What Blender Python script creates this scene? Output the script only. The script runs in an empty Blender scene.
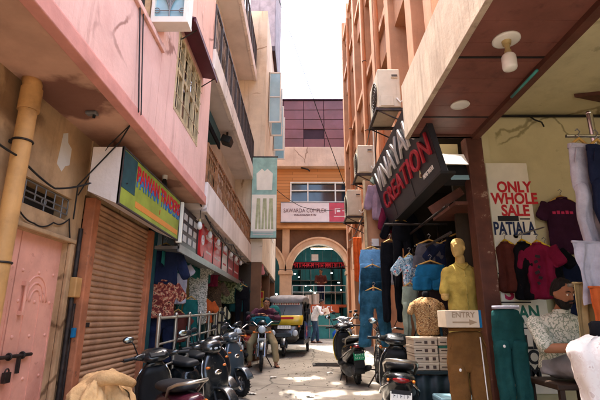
import bpy, math, random
from mathutils import Vector as V, Matrix as M4, Euler, noise as NZ
R = math.radians
rnd = random.Random(7)
sc = bpy.context.scene
COL = sc.collection

# ---------------------------------------------------------------- camera maths (photo pixels, 600 x 400)
F, CX, PITCH, CAMZ, SLOPE = 433.0, 301.0, R(15.25), 1.38, 0.024
def ray(px, py):
    dx = (px - CX) / F; v = (200 - py) / F
    y = math.cos(PITCH) - v * math.sin(PITCH); z = math.sin(PITCH) + v * math.cos(PITCH)
    return V((dx / y, 1, z / y))
def gz(y): return SLOPE * y
def atY(px, py, Y): d = ray(px, py); return V((d.x * Y, Y, CAMZ + d.z * Y))
def atX(px, py, X): d = ray(px, py); t = X / d.x; return V((X, t, CAMZ + d.z * t))
def onG(px, py): d = ray(px, py); t = CAMZ / (SLOPE - d.z); return V((d.x * t, t, SLOPE * t))

# ---------------------------------------------------------------- mesh builder
class MB:
    def __init__(s): s.v = []; s.f = []; s.m = []; s.s = []
    def add(s, vs, fs, mi=0, sm=False):
        o = len(s.v); s.v += [V(p) for p in vs]
        for f in fs: s.f.append([i + o for i in f]); s.m.append(mi); s.s.append(sm)
        return s
    def box(s, x0, x1, y0, y1, z0, z1, mi=0):
        if x0 > x1: x0, x1 = x1, x0
        if y0 > y1: y0, y1 = y1, y0
        if z0 > z1: z0, z1 = z1, z0
        vs = [(x, y, z) for z in (z0, z1) for y in (y0, y1) for x in (x0, x1)]
        return s.add(vs, [(0, 2, 3, 1), (4, 5, 7, 6), (0, 1, 5, 4), (2, 6, 7, 3), (0, 4, 6, 2), (1, 3, 7, 5)], mi)
    def obox(s, c, size, rot=(0, 0, 0), mi=0):
        m = Euler(rot).to_matrix(); c = V(c); h = V(size) / 2
        vs = [c + m @ V((x * h.x, y * h.y, z * h.z)) for z in (-1, 1) for y in (-1, 1) for x in (-1, 1)]
        return s.add(vs, [(0, 2, 3, 1), (4, 5, 7, 6), (0, 1, 5, 4), (2, 6, 7, 3), (0, 4, 6, 2), (1, 3, 7, 5)], mi)
    def cyl(s, p0, p1, r0, r1=None, n=12, mi=0, caps=True):
        p0, p1 = V(p0), V(p1); r1 = r0 if r1 is None else r1
        d = (p1 - p0).normalized(); a = d.orthogonal().normalized(); b = d.cross(a)
        vs = []
        for p, r in ((p0, r0), (p1, r1)):
            for i in range(n):
                t = 2 * math.pi * i / n; vs.append(p + (a * math.cos(t) + b * math.sin(t)) * r)
        s.add(vs, [(i, (i + 1) % n, n + (i + 1) % n, n + i) for i in range(n)], mi, True)
        if caps: s.add(vs[:n], [tuple(range(n))[::-1]], mi); s.add(vs[n:], [tuple(range(n))], mi)
        return s
    def tube(s, pts, r, n=8, mi=0, closed=False):
        pts = [V(p) for p in pts]; N = len(pts); vs = []; a = None
        for i, p in enumerate(pts):
            q0 = pts[i - 1] if (i > 0 or closed) else p; q1 = pts[(i + 1) % N] if (i < N - 1 or closed) else p
            d = (q1 - q0).normalized()
            a = d.orthogonal() if a is None else a - d * a.dot(d)
            a.normalize(); b = d.cross(a); rr = r[i] if isinstance(r, (list, tuple)) else r
            for k in range(n):
                t = 2 * math.pi * k / n; vs.append(p + (a * math.cos(t) + b * math.sin(t)) * rr)
        fs = []
        for i in range(N if closed else N - 1):
            j = (i + 1) % N
            for k in range(n): fs.append((i * n + k, i * n + (k + 1) % n, j * n + (k + 1) % n, j * n + k))
        if not closed: fs += [tuple(range(n))[::-1], tuple((N - 1) * n + k for k in range(n))]
        return s.add(vs, fs, mi, True)
    def loft(s, secs, n=16, mi=0, e=2.0, caps=True, wob=0.0, wf=5, seed=0.0, fold=0.0, ff=8.0):
        vs = []; N = len(secs)
        for i, (c, u, v) in enumerate(secs):
            c, u, v = V(c), V(u), V(v)
            for k in range(n):
                t = 2 * math.pi * k / n; ct, st = math.cos(t), math.sin(t)
                x = math.copysign(abs(ct) ** (2 / e), ct); y = math.copysign(abs(st) ** (2 / e), st)
                w = 1 + (wob * NZ.noise(V((ct * wf * .5 + seed, st * wf * .5, i * .55 + seed))) * 2 if wob else 0)
                p = c + u * x * w + v * y * w
                if fold:
                    q = ff * x + 2.6 * NZ.noise(V((x * 1.6, i * .33, seed))) + seed
                    p += v.normalized() * fold * (.3 + .7 * i / N) * (math.sin(q) + .5 * math.sin(q * 1.9 + i * .5)) + v.normalized() * fold * .5 * math.sin(i * 1.25 + 3 * NZ.noise(V((x * 1.2, i * .4, seed + 5))))
                vs.append(p)
        fs = [(i * n + k, i * n + (k + 1) % n, (i + 1) * n + (k + 1) % n, (i + 1) * n + k) for i in range(N - 1) for k in range(n)]
        if caps: fs += [tuple(range(n))[::-1], tuple((N - 1) * n + k for k in range(n))]
        return s.add(vs, fs, mi, True)
    def sph(s, c, r, n=14, m=9, mi=0, rot=None):
        c = V(c); r = V((r, r, r)) if not hasattr(r, '__len__') else V(r); vs = []
        mt = Euler(rot).to_matrix() if rot else M4.Identity(3)
        for j in range(m + 1):
            p = math.pi * j / m
            for k in range(n):
                t = 2 * math.pi * k / n
                vs.append(c + mt @ V((r.x * math.sin(p) * math.cos(t), r.y * math.sin(p) * math.sin(t), r.z * math.cos(p))))
        return s.add(vs, [(j * n + k, j * n + n + k, j * n + n + (k + 1) % n, j * n + (k + 1) % n) for j in range(m) for k in range(n)], mi, True)
    def prism(s, pts, ext, mi=0, sm=False):
        pts = [V(p) for p in pts]; e = V(ext); n = len(pts)
        s.add(pts + [p + e for p in pts], [tuple(range(n))[::-1], tuple(range(n, 2 * n))] , mi)
        s.add(pts + [p + e for p in pts], [(i, (i + 1) % n, n + (i + 1) % n, n + i) for i in range(n)], mi, sm)
        return s
    def torus(s, c, ax, R0, r, n=24, m=10, mi=0, a0=0, a1=2 * math.pi, flat=1.0):
        ax = V(ax).normalized(); a = ax.orthogonal().normalized()
        if abs(ax.x) > .9: a = V((0, 1, 0))
        b = ax.cross(a); full = abs(a1 - a0 - 2 * math.pi) < 1e-4; N = n if full else n + 1; vs = []
        for i in range(N):
            t = a0 + (a1 - a0) * i / n; d = a * math.cos(t) + b * math.sin(t)
            for k in range(m):
                p = 2 * math.pi * k / m; vs.append(V(c) + d * (R0 + r * math.cos(p)) + ax * r * flat * math.sin(p))
        return s.add(vs, [(i * m + k, ((i + 1) % N) * m + k, ((i + 1) % N) * m + (k + 1) % m, i * m + (k + 1) % m) for i in range(n) for k in range(m)], mi, True)
    def grid(s, fn, nu, nv, mi=0, thick=None):
        vs = [V(fn(i / nu, j / nv)) for j in range(nv + 1) for i in range(nu + 1)]; w = nu + 1
        fs = [(j * w + i, j * w + i + 1, (j + 1) * w + i + 1, (j + 1) * w + i) for j in range(nv) for i in range(nu)]
        if thick is None: return s.add(vs, fs, mi, True)
        n = len(vs); th = V(thick)
        fs2 = [tuple(n + q for q in f[::-1]) for f in fs]
        rim = [j for j in range(nu)] ; ed = []
        b = [i for i in range(w)] + [j * w + nu for j in range(1, nv + 1)] + [nv * w + i for i in range(nu - 1, -1, -1)] + [j * w for j in range(nv - 1, 0, -1)]
        for i in range(len(b)): p, q = b[i], b[(i + 1) % len(b)]; ed.append((q, p, n + p, n + q))
        return s.add(vs + [v + th for v in vs], fs + fs2 + ed, mi, True)
    def build(s, name, mats, parent=None, world=True, bevel=0, remesh=0, smooth_it=0, sub=0, auto=True, crease=0, csize=.08):
        me = bpy.data.meshes.new(name)
        off = parent_loc(parent) if (parent is not None and world) else V((0, 0, 0))
        me.from_pydata([tuple(p - off) for p in s.v], [], s.f)
        if not isinstance(mats, (list, tuple)): mats = [mats]
        for m in mats: me.materials.append(m)
        for p, mi, sm in zip(me.polygons, s.m, s.s): p.material_index = mi; p.use_smooth = sm
        me.validate(); me.update()
        o = bpy.data.objects.new(name, me); COL.objects.link(o)
        if parent is not None: o.parent = parent
        if bevel:
            b = o.modifiers.new('b', 'BEVEL'); b.width = bevel; b.segments = 2; b.limit_method = 'ANGLE'; b.angle_limit = R(50)
            b.harden_normals = False
        if remesh:
            r_ = o.modifiers.new('r', 'REMESH'); r_.mode = 'VOXEL'; r_.voxel_size = remesh; r_.use_smooth_shade = True
            if smooth_it: q = o.modifiers.new('s', 'SMOOTH'); q.iterations = smooth_it; q.factor = .5
        if sub: q = o.modifiers.new('u', 'SUBSURF'); q.levels = q.render_levels = sub
        if crease:
            tx = bpy.data.textures.get('creases_%g' % csize)
            if tx is None: tx = bpy.data.textures.new('creases_%g' % csize, 'CLOUDS'); tx.noise_scale = csize; tx.noise_depth = 3
            q = o.modifiers.new('c', 'DISPLACE'); q.texture = tx; q.strength = crease; q.mid_level = .5; q.texture_coords = 'LOCAL'
        return o
def parent_loc(p):
    l = V((0, 0, 0))
    while p is not None: l += p.location; p = p.parent
    return l
def tag(o, label=None, cat=None, group=None, kind=None):
    if label: o['label'] = label
    if cat: o['category'] = cat
    if group: o['group'] = group
    if kind: o['kind'] = kind
    return o
def thing(name, label, cat, loc=(0, 0, 0), rz=0, group=None):
    o = bpy.data.objects.new(name, None); COL.objects.link(o); o.location = loc; o.rotation_euler = (0, 0, rz)
    o.empty_display_size = .1
    return tag(o, label, cat, group)
def kids(o): return [c for c in bpy.data.objects if c.parent == o]
def dup(o, loc=None, rz=None, label=None, parent=None, swap=None, scale=None):
    c = o.copy(); COL.objects.link(c)
    if parent is not None: c.parent = parent
    if loc is not None: c.location = loc
    if rz is not None: c.rotation_euler = (0, 0, rz)
    if scale: c.scale = (scale,) * 3
    if label: c['label'] = label
    if swap and c.type == 'MESH':
        for i, sl in enumerate(c.material_slots):
            if sl.material and sl.material.name in swap: sl.link = 'OBJECT'; sl.material = swap[sl.material.name]
    for k in kids(o): dup(k, parent=c, swap=swap)
    return c
def text(name, body, mat, loc, rot, size, parent=None, ext=.004, bold=.0, align='CENTER', sx=1.0, spacing=1.0, shear=0):
    cu = bpy.data.curves.new(name, 'FONT'); cu.body = body; cu.size = size; cu.extrude = ext; cu.offset = bold
    cu.align_x = align; cu.align_y = 'CENTER'; cu.space_character = spacing; cu.shear = shear; cu.resolution_u = 3
    cu.materials.append(mat)
    o = bpy.data.objects.new(name, cu); COL.objects.link(o)
    off = parent_loc(parent) if parent is not None else V((0, 0, 0))
    o.location = V(loc) - off; o.rotation_euler = rot; o.scale = (sx, 1, 1)
    me = bpy.data.meshes.new_from_object(o); o2 = bpy.data.objects.new(name, me); COL.objects.link(o2)
    o2.location = o.location; o2.rotation_euler = rot; o2.scale = o.scale
    bpy.data.objects.remove(o); o2.name = name
    if parent is not None: o2.parent = parent
    return o2
# text facing: toward -y (camera)  rot=(90,0,0); on a left wall facing +x  (90,0,90); on a right wall facing -x (90,0,-90)
FY, FX, FNX = (R(90), 0, 0), (R(90), 0, R(90)), (R(90), 0, R(-90))

# ---------------------------------------------------------------- materials
def lin(h):
    if isinstance(h, str):
        c = [int(h[i:i + 2], 16) / 255 for i in (0, 2, 4)]
        return tuple(x / 12.92 if x <= .04045 else ((x + .055) / 1.055) ** 2.4 for x in c) + (1,)
    return tuple(h) + (1,)
MATS = {}
def mat(name, col, rough=.75, var=.12, scale=4, bump=0.0, bscale=None, metal=0.0, dirt=None, damt=.5, dscale=1.2, streak=None, samt=.5, spec=.3, coat=0, sscale=7, wear=None, wamt=.5, wscale=9):
    m = bpy.data.materials.new(name); m.use_nodes = True; MATS[name] = m
    nt = m.node_tree; N = nt.nodes; L = nt.links; b = N['Principled BSDF']
    c = lin(col)
    tc = N.new('ShaderNodeTexCoord')
    def noise(sc_, det=5, ro=.6, vec=None):
        n = N.new('ShaderNodeTexNoise'); n.inputs['Scale'].default_value = sc_; n.inputs['Detail'].default_value = det; n.inputs['Roughness'].default_value = ro
        L.new(vec or tc.outputs['Object'], n.inputs['Vector']); return n
    def ramp(src, a, b2):
        r = N.new('ShaderNodeMapRange'); r.inputs['From Min'].default_value = a; r.inputs['From Max'].default_value = b2; r.interpolation_type = 'SMOOTHSTEP'
        L.new(src, r.inputs['Value']); return r.outputs['Result']
    def mix(fac, A, B):
        x = N.new('ShaderNodeMix'); x.data_type = 'RGBA'; L.new(fac, x.inputs[0])
        for s_, k in ((A, 6), (B, 7)):
            if isinstance(s_, tuple): x.inputs[k].default_value = s_
            else: L.new(s_, x.inputs[k])
        return x.outputs[2]
    n1 = noise(scale)
    lo = tuple(max(0, q * (1 - var * 1.6)) for q in c[:3]) + (1,); hi = tuple(min(1, q * (1 + var)) for q in c[:3]) + (1,)
    out = mix(ramp(n1.outputs['Fac'], .3, .7), lo, hi)
    if dirt:
        n2 = noise(dscale, 8, .65); f = ramp(n2.outputs['Fac'], .48, .72)
        mm = N.new('ShaderNodeMath'); mm.operation = 'MULTIPLY'; mm.inputs[1].default_value = damt; L.new(f, mm.inputs[0])
        out = mix(mm.outputs[0], out, lin(dirt))
    if streak:
        mp = N.new('ShaderNodeMapping'); mp.inputs['Scale'].default_value = (1, 1, .07); L.new(tc.outputs['Object'], mp.inputs['Vector'])
        n3 = noise(sscale, 6, .7, mp.outputs[0]); f = ramp(n3.outputs['Fac'], .5, .75)
        mm = N.new('ShaderNodeMath'); mm.operation = 'MULTIPLY'; mm.inputs[1].default_value = samt; L.new(f, mm.inputs[0])
        out = mix(mm.outputs[0], out, lin(streak))
    if wear:
        n5 = noise(wscale, 10, .75); f = ramp(n5.outputs['Fac'], .6, .66)
        mm = N.new('ShaderNodeMath'); mm.operation = 'MULTIPLY'; mm.inputs[1].default_value = wamt; L.new(f, mm.inputs[0])
        out = mix(mm.outputs[0], out, lin(wear))
    L.new(out, b.inputs['Base Color'])
    b.inputs['Roughness'].default_value = rough; b.inputs['Metallic'].default_value = metal
    b.inputs['Specular IOR Level'].default_value = spec
    if coat: b.inputs['Coat Weight'].default_value = coat; b.inputs['Coat Roughness'].default_value = .12
    if bump:
        n4 = noise(bscale or scale * 6, 6); bp = N.new('ShaderNodeBump'); bp.inputs['Strength'].default_value = bump; bp.inputs['Distance'].default_value = .02
        L.new(n4.outputs['Fac'], bp.inputs['Height']); L.new(bp.outputs[0], b.inputs['Normal'])
    return m
def pattern(name, cols, kind='voronoi', scale=20, rough=.85, lines=None, stretch=(1, 1, 1), width=.5):
    """two or three flat dye colours in blotches, stripes or checks"""
    m = bpy.data.materials.new(name); m.use_nodes = True; MATS[name] = m
    nt = m.node_tree; N = nt.nodes; L = nt.links; b = N['Principled BSDF']; b.inputs['Roughness'].default_value = rough; b.inputs['Specular IOR Level'].default_value = .15
    tc = N.new('ShaderNodeTexCoord'); mp = N.new('ShaderNodeMapping'); mp.inputs['Scale'].default_value = stretch; L.new(tc.outputs['Object'], mp.inputs['Vector'])
    if kind == 'noise':
        t = N.new('ShaderNodeTexNoise'); t.inputs['Scale'].default_value = scale; t.inputs['Detail'].default_value = 3; o = t.outputs['Fac']
    elif kind == 'wave':
        t = N.new('ShaderNodeTexWave'); t.inputs['Scale'].default_value = scale; t.inputs['Distortion'].default_value = .4; o = t.outputs['Fac']
    elif kind == 'edge':
        t = N.new('ShaderNodeTexVoronoi'); t.feature = 'DISTANCE_TO_EDGE'; t.inputs['Scale'].default_value = scale; o = t.outputs['Distance']
    else:
        t = N.new('ShaderNodeTexVoronoi'); t.inputs['Scale'].default_value = scale; o = t.outputs['Color']
    L.new(mp.outputs[0], t.inputs['Vector'])
    if kind == 'voronoi':
        sp = N.new('ShaderNodeSeparateColor'); L.new(o, sp.inputs[0]); o = sp.outputs[0]
    r = N.new('ShaderNodeValToRGB'); r.color_ramp.interpolation = 'CONSTANT' if kind != 'edge' else 'LINEAR'; L.new(o, r.inputs[0])
    els = r.color_ramp.elements; n = len(cols)
    stops = {'noise': [0, .47, .56, .64], 'wave': [0, width, .9], 'edge': [0, .06, .2, .4], 'voronoi': [i / n for i in range(n)]}[kind]
    els[0].position = 0; els[0].color = lin(cols[0]); els[1].position = stops[1]; els[1].color = lin(cols[1])
    for i in range(2, n): q = els.new(stops[i]); q.color = lin(cols[i])
    L.new(r.outputs[0], b.inputs['Base Color'])
    return m
def emit(name, col, st):
    m = bpy.data.materials.new(name); m.use_nodes = True; b = m.node_tree.nodes['Principled BSDF']
    b.inputs['Base Color'].default_value = lin(col); b.inputs['Emission Color'].default_value = lin(col); b.inputs['Emission Strength'].default_value = st
    MATS[name] = m; return m
# ---------------------------------------------------------------- shared materials
mat('road', '938a7d', .85, .10, 2.2, .5, 50, dirt='6a6258', damt=.85, dscale=.8, wear='5f584e', wamt=.45, wscale=1.7)
mat('earth', '6a6052', .95, .2, 1)
mat('tan_plaster', 'b8956e', .85, .16, 2.5, .35, 14, dirt='6e4e30', damt=.6, dscale=1.3, streak='5c4028', samt=.45, wear='c0a078', wamt=.5, wscale=4)
mat('pink_plaster', 'e0af9f', .8, .06, 1.5, .2, 18, dirt='c08474', damt=.45, dscale=1.0, streak='9c6a5c', samt=.5, wear='f0d2c6', wamt=.5, wscale=2.4)
mat('soffit_plaster', 'be937b', .85, .16, 1.3, .25, 15, dirt='7a4c3a', damt=.7, dscale=.9, wear='c79a80', wamt=.4, wscale=5)  # pink plaster again, shade under the overhang put into the base colour
mat('pink_trim', 'cf8b7c', .8, .1, 3, .2, dirt='8c5a48', damt=.4)
mat('shutter_paint', 'b48866', .6, .14, 3, .1, 40, dirt='6e4a36', damt=.55, dscale=2.0, streak='5f4030', samt=.4)
mat('jamb_paint', 'ad6a48', .65, .18, 5, .2, 30, wear='6b4a38', wamt=.7, wscale=7)
mat('door_paint', 'de9f89', .55, .1, 3, .15, 40, dirt='b46a54', damt=.5, dscale=2, wear='9c5c48', wamt=.5, wscale=9)
mat('old_iron', '3a3330', .55, .25, 12, .2, metal=.6, dirt='5a3a26', damt=.5, dscale=6)
mat('rust_rail', '8d5f3c', .7, .25, 9, .2, dirt='5c3a24', damt=.6, dscale=5)
mat('dark_rail', '453c3a', .6, .2, 9, .1)
mat('pale_plaster', 'dccec4', .85, .07, 1.5, .25, 18, dirt='a8917f', damt=.45, dscale=.9, streak='7a6556', samt=.6)
mat('pale_underside', 'd0c3bc', .85, .07, 1.2, .1, 12, dirt='998378', damt=.5, dscale=.8)
mat('tan_facade', 'd6c2a8', .85, .08, 1.5, .2, 16, dirt='a88462', damt=.4, streak='806450', samt=.5)
mat('grey_corrugated', '8d7f80', .7, .15, 3, .2, 30, streak='57494b', samt=.6)
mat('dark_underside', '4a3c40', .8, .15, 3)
mat('maroon_sheet', '5d2b38', .5, .12, 4, streak='3f1c28', samt=.4)
mat('pvc_pipe', 'c4935a', .55, .12, 4, .1, dirt='7a5530', damt=.6, dscale=3, streak='6e4a2c', samt=.5)
mat('cable', '1c1a19', .6, .1)
mat('white_cable', 'c9c4ba', .6, .1)
mat('window_glass', '26303a', .08, .1, 2, spec=.6)
mat('casement_glass', '8fb4c0', .12, .1, 2, spec=.6)
mat('white_frame', 'd9d2c6', .5, .06, 5, dirt='a79c8c', damt=.4)
mat('cream_timber', 'c2a67e', .6, .15, 8, .1, dirt='8a6e4c', damt=.5)
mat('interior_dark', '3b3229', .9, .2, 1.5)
mat('interior_teal', '1d4646', .8, .15, 2)
mat('shop_floor', '6d655c', .6, .15, 3)
mat('white_paint', 'd6d0c6', .6, .05, 4, dirt='b0a698', damt=.4)
mat('black_board', '23242b', .4, .15, 3, spec=.4)
mat('red_board', 'c9262c', .45, .12, 5)
mat('dark_red_board', '9c1f33', .45, .12, 5)
mat('grey_metal', '7d7a78', .4, .12, 6, metal=.5)
mat('steel', 'b9b2a6', .3, .1, 8, metal=.85)
mat('chrome', 'd8d8d8', .12, .03, 8, metal=1)
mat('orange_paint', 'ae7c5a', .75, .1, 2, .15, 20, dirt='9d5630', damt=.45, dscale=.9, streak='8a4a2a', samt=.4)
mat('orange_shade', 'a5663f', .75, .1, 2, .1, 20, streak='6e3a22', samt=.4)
mat('cream_plaster', 'cfc49a', .8, .06, 1.4, .2, 14, dirt='a0946c', damt=.45, dscale=1.0, wear='8e8260', wamt=.3, wscale=6)
mat('cream_ceiling', 'cfc49c', .85, .08, 1.2, .15, 10, dirt='978b66', damt=.6, dscale=1.1, wear='8a7c58', wamt=.5, wscale=2.6)
mat('brown_panel', '784a40', .42, .12, 3, streak='3a1a1e', samt=.5)
mat('brown_post', '5a3428', .6, .16, 5, .15, wear='b8a48e', wamt=.55, wscale=5)
mat('fascia_stone', 'b8a692', .85, .1, 3, .12, 30, dirt='8d7560', damt=.5, streak='6e5846', samt=.7, sscale=9)
mat('ac_white', 'b9ad97', .5, .06, 4, dirt='95866e', damt=.45, dscale=3, streak='7d6a50', samt=.4)
mat('ac_grille', '4b4238', .6, .15, 6)
mat('brick_orange', 'c58a52', .8, .14, 1.3, .1, dirt='9a6236', damt=.5, dscale=.8)
mat('band_concrete', 'c9ab94', .85, .1, 1.5, .25, 14, streak='8a6c58', samt=.5, sscale=4)
mat('maroon_tile', '6e3a38', .5, .16, .9, spec=.5, dirt='84505a', damt=.4)
mat('grout', '39222a', .8)
mat('arch_plaster', 'cda27c', .8, .1, 2, .15, dirt='a87e58', damt=.45)
mat('brown_wall', '74523a', .85, .15, 1.5, dirt='4c3424', damt=.5)
mat('sign_white', 'd9c9c4', .5, .05, 2, dirt='c4aaa2', damt=.4)
mat('sign_red', 'b84653', .5, .1, 3)
mat('sign_ink', '5b3038', .6)
mat('teal_print', '98bdb0', .6, .15, 3)
mat('cream_print', 'ece6d4', .6, .05, 3, dirt='c8bea0', damt=.4)
mat('olive_print', 'b4b68c', .6, .15, 6)
mat('yellow_green', '94a03c', .5, .2, 2.2)
mat('yellow_sign', 'd2a52c', .5, .15, 4)
mat('teal_board', '1f4c50', .5, .2, 5)
mat('red_ink', 'c4202c', .5, .04); mat('blue_ink', '2a6ea8', .5, .04); mat('navy_ink', '1d2a52', .5, .04); mat('green_ink', '1d6a54', .5, .04)
mat('pink_ink', 'c02858', .5, .04); mat('black_ink', '1c1c22', .5, .04); mat('orange_ink', 'd88a3c', .5, .04); mat('white_ink', 'e6e2dc', .5, .04)
mat('plain_white', 'c4c0b8', .6, .03)
# vehicles
mat('black_gloss', '14181b', .26, .1, 4, spec=.5, coat=.45, dirt='4a4842', damt=.5, dscale=4, wear='5c5850', wamt=.35, wscale=14)
mat('dark_blue_gloss', '1b3a48', .2, .1, 4, spec=.5, coat=.6, dirt='4a5a5e', damt=.25, dscale=5)
mat('grey_gloss', '3a444a', .22, .1, 4, spec=.5, coat=.6)
mat('silver_gloss', '9da0a2', .25, .08, 4, metal=.6, coat=.4)
mat('maroon_gloss', '4a1c2a', .25, .1, 4, coat=.5)
mat('red_gloss', 'a01c28', .22, .1, 4, coat=.5)
mat('yellow_gloss', 'd8b42a', .35, .1, 4, coat=.3)
mat('black_plastic', '1d1e20', .55, .15, 8)
mat('rubber', '19191a', .85, .2, 10, dirt='4a443c', damt=.5, dscale=8)
mat('seat_vinyl', '202124', .5, .12, 10, .1, 60)
mat('rim_metal', '85868a', .35, .1, 9, metal=.8)
mat('engine_metal', '5d5c5a', .45, .2, 14, metal=.7, dirt='2e2a26', damt=.6, dscale=10)
mat('lens_red', '7a1418', .15, .05, 4, coat=.6); mat('lens_orange', 'cc6a1c', .15, .05, 4, coat=.5); mat('lens_clear', 'c3ccd0', .08, .05, 4, spec=.7, coat=.5)
mat('mirror_glass', '9aa6ac', .04, .02, 2, metal=1)
mat('plate_white', 'd8d6cc', .5, .04); mat('plate_green', '1f8a5c', .5, .05); mat('plate_yellow', 'd6b03c', .5, .05)
mat('canvas_tan', 'c49c6c', .95, .16, 4, .7, 22, dirt='8a6238', damt=.55, dscale=2.5)
mat('canvas_roof', '8a8684', .8, .14, 6, .25, 40, dirt='5c5856', damt=.4)
mat('windscreen', '5a6a74', .05, .1, 2, spec=.8, coat=.6)
# people
mat('skin', '9c6a4c', .55, .08, 9); mat('skin_dark', '7d4e36', .55, .08, 9); mat('hair', '14100e', .6, .2, 30, .4, 120)
mat('cotton_white', 'd9d6d2', .85, .05, 6, .2, 30); mat('cotton_maroon', '4c1f30', .85, .12, 6, .2, 30); mat('trouser_khaki', 'a8946e', .85, .1, 6, .2, 30)
mat('denim', '2c4258', .9, .22, 14, .2, 90); mat('trouser_grey', '8b8a8e', .85, .1, 6); mat('sandal', '3d261a', .7); mat('eye_white', 'd8d2c8', .3); mat('eye_dark', '120d0a', .3); mat('lip', '7a4034', .5)
# clothes
def cloth(n, c, **k): return mat(n, c, .9, k.pop('var', .14), 7, .55, 20, spec=.1, **k)
cloth('jeans_light', '6a9cc4', var=.16, wear='a9c8dc', wamt=.5, wscale=4); cloth('jeans_dark', '1f4254', var=.3, wear='5f8290', wamt=.35, wscale=4); cloth('jeans_mid', '2b5468', var=.3, wear='7c9aa4', wamt=.45, wscale=4)
cloth('cloth_navy', '1a2036'); cloth('cloth_black', '131317'); cloth('cloth_grey', '4e4c52'); cloth('cloth_blue', '1c5f86'); cloth('cloth_brownblack', '2b2224')
cloth('cloth_yellow', 'b8a050'); cloth('cloth_yellow_trousers', 'b8a458'); cloth('cloth_brown', '6b4a28'); cloth('cloth_teal', '1f4a48'); cloth('cloth_palegrey', 'a9a5b0'); cloth('cloth_beige', 'a78f62')
cloth('cloth_maroon', '3a1c30'); cloth('cloth_rust', '5e3028'); cloth('cloth_magenta', '761a38'); cloth('cloth_orange', 'b4562a'); cloth('cloth_greygreen', '8f9a88'); cloth('cloth_teal_curtain', '1f5c58')
cloth('cloth_pink', 'c98080'); cloth('mannequin_cream', 'c7a868'); cloth('cloth_mauve', '8f7480'); cloth('cloth_white', 'd4d0cc'); cloth('cloth_wine', '6a1c34'); cloth('bag_blue', '1f4f9c'); cloth('cloth_tealbag', '1f5f6c'); cloth('cloth_orange_bright', 'd8642c')
pattern('floral_rust', ['5a2420', '8a4a38', 'b08a6a', '3a1816'], 'noise', 26)
pattern('floral_white', ['b8b4a8', '6f7268', 'd2cec2', '3c3f3a'], 'noise', 24)
pattern('camo', ['3f4a32', '6f7a52', '8c9470', '2b3226'], 'noise', 16)
pattern('stripe_bw', ['b9b08c', '34322c'], 'wave', 3.6, width=.5)
pattern('leopard', ['b08a5c', '7a5434', 'c8a878', '4a3020'], 'noise', 40)
pattern('leopard_dark', ['4a3a2c', '2c2018', '6a543c', '1c1410'], 'noise', 36)
pattern('leaf_shirt', ['d0d0c0', '8a9482', 'd8d6c8', 'a8b09e'], 'noise', 30)
pattern('floral_blue', ['a8c0cc', '5a8298', 'd8dcd8', 'b0505a'], 'noise', 24)
pattern('bust_print', ['d8d2cf', 'd4cbc8', 'dad4d1', 'c2b4b0'], 'noise', 22)
mat('faint_ink', '947e64', .7, .05); mat('letter_white', 'bcb8b2', .5, .08); mat('letter_red', 'a02430', .5, .08); mat('carton', 'c4b29a', .85, .08, 4, .1, 30); mat('carton_lid', '2f6a58', .7, .1); mat('carton_print', '4a3a34', .7)
mat('hanger_wood', 'c49a50', .55, .12, 10); mat('hanger_wire', '8a8680', .4, .1, metal=.6); mat('yellow_plastic', 'd8b428', .4)
mat('bulb_glass', 'd9d5cc', .25, .03, spec=.5); mat('bulb_cap', 'b4a070', .4, .1, metal=.4)
emit('lamp_on', 'e8f6f4', 9); emit('tube_on', 'e4f4f2', 9); emit('lamp_warm', 'ffe2b0', 10)
mat('teal_counter', '3f8c84', .3, .1, 4); mat('table_dark', '1c2a2e', .5, .15, 5)
mat('wood_dark', '3a2a20', .5, .15, 8)
mat('orange_shelf', 'b4542a', .6, .15, 6)
rm = MATS['road'].node_tree; RN = rm.nodes; RL = rm.links; rb = RN['Principled BSDF']; src = rb.inputs['Base Color'].links[0].from_socket
rtc = RN.new('ShaderNodeTexCoord'); rno = RN.new('ShaderNodeTexNoise'); rno.inputs['Scale'].default_value = 2.5; rno.inputs['Detail'].default_value = 6
RL.new(rtc.outputs['Object'], rno.inputs['Vector']); rmx = RN.new('ShaderNodeMix'); rmx.data_type = 'VECTOR'; rmx.inputs[0].default_value = .12
RL.new(rtc.outputs['Object'], rmx.inputs[4]); RL.new(rno.outputs['Color'], rmx.inputs[5])
rv = RN.new('ShaderNodeTexVoronoi'); rv.feature = 'DISTANCE_TO_EDGE'; rv.inputs['Scale'].default_value = .55; RL.new(rmx.outputs[1], rv.inputs['Vector'])
rr = RN.new('ShaderNodeMapRange'); rr.inputs['From Min'].default_value = .003; rr.inputs['From Max'].default_value = .012; rr.inputs['To Min'].default_value = .75; rr.inputs['To Max'].default_value = 0; RL.new(rv.outputs['Distance'], rr.inputs['Value'])
rx = RN.new('ShaderNodeMix'); rx.data_type = 'RGBA'; RL.new(rr.outputs[0], rx.inputs[0]); RL.new(src, rx.inputs[6]); rx.inputs[7].default_value = lin('4a443c'); RL.new(rx.outputs[2], rb.inputs['Base Color'])
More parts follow.
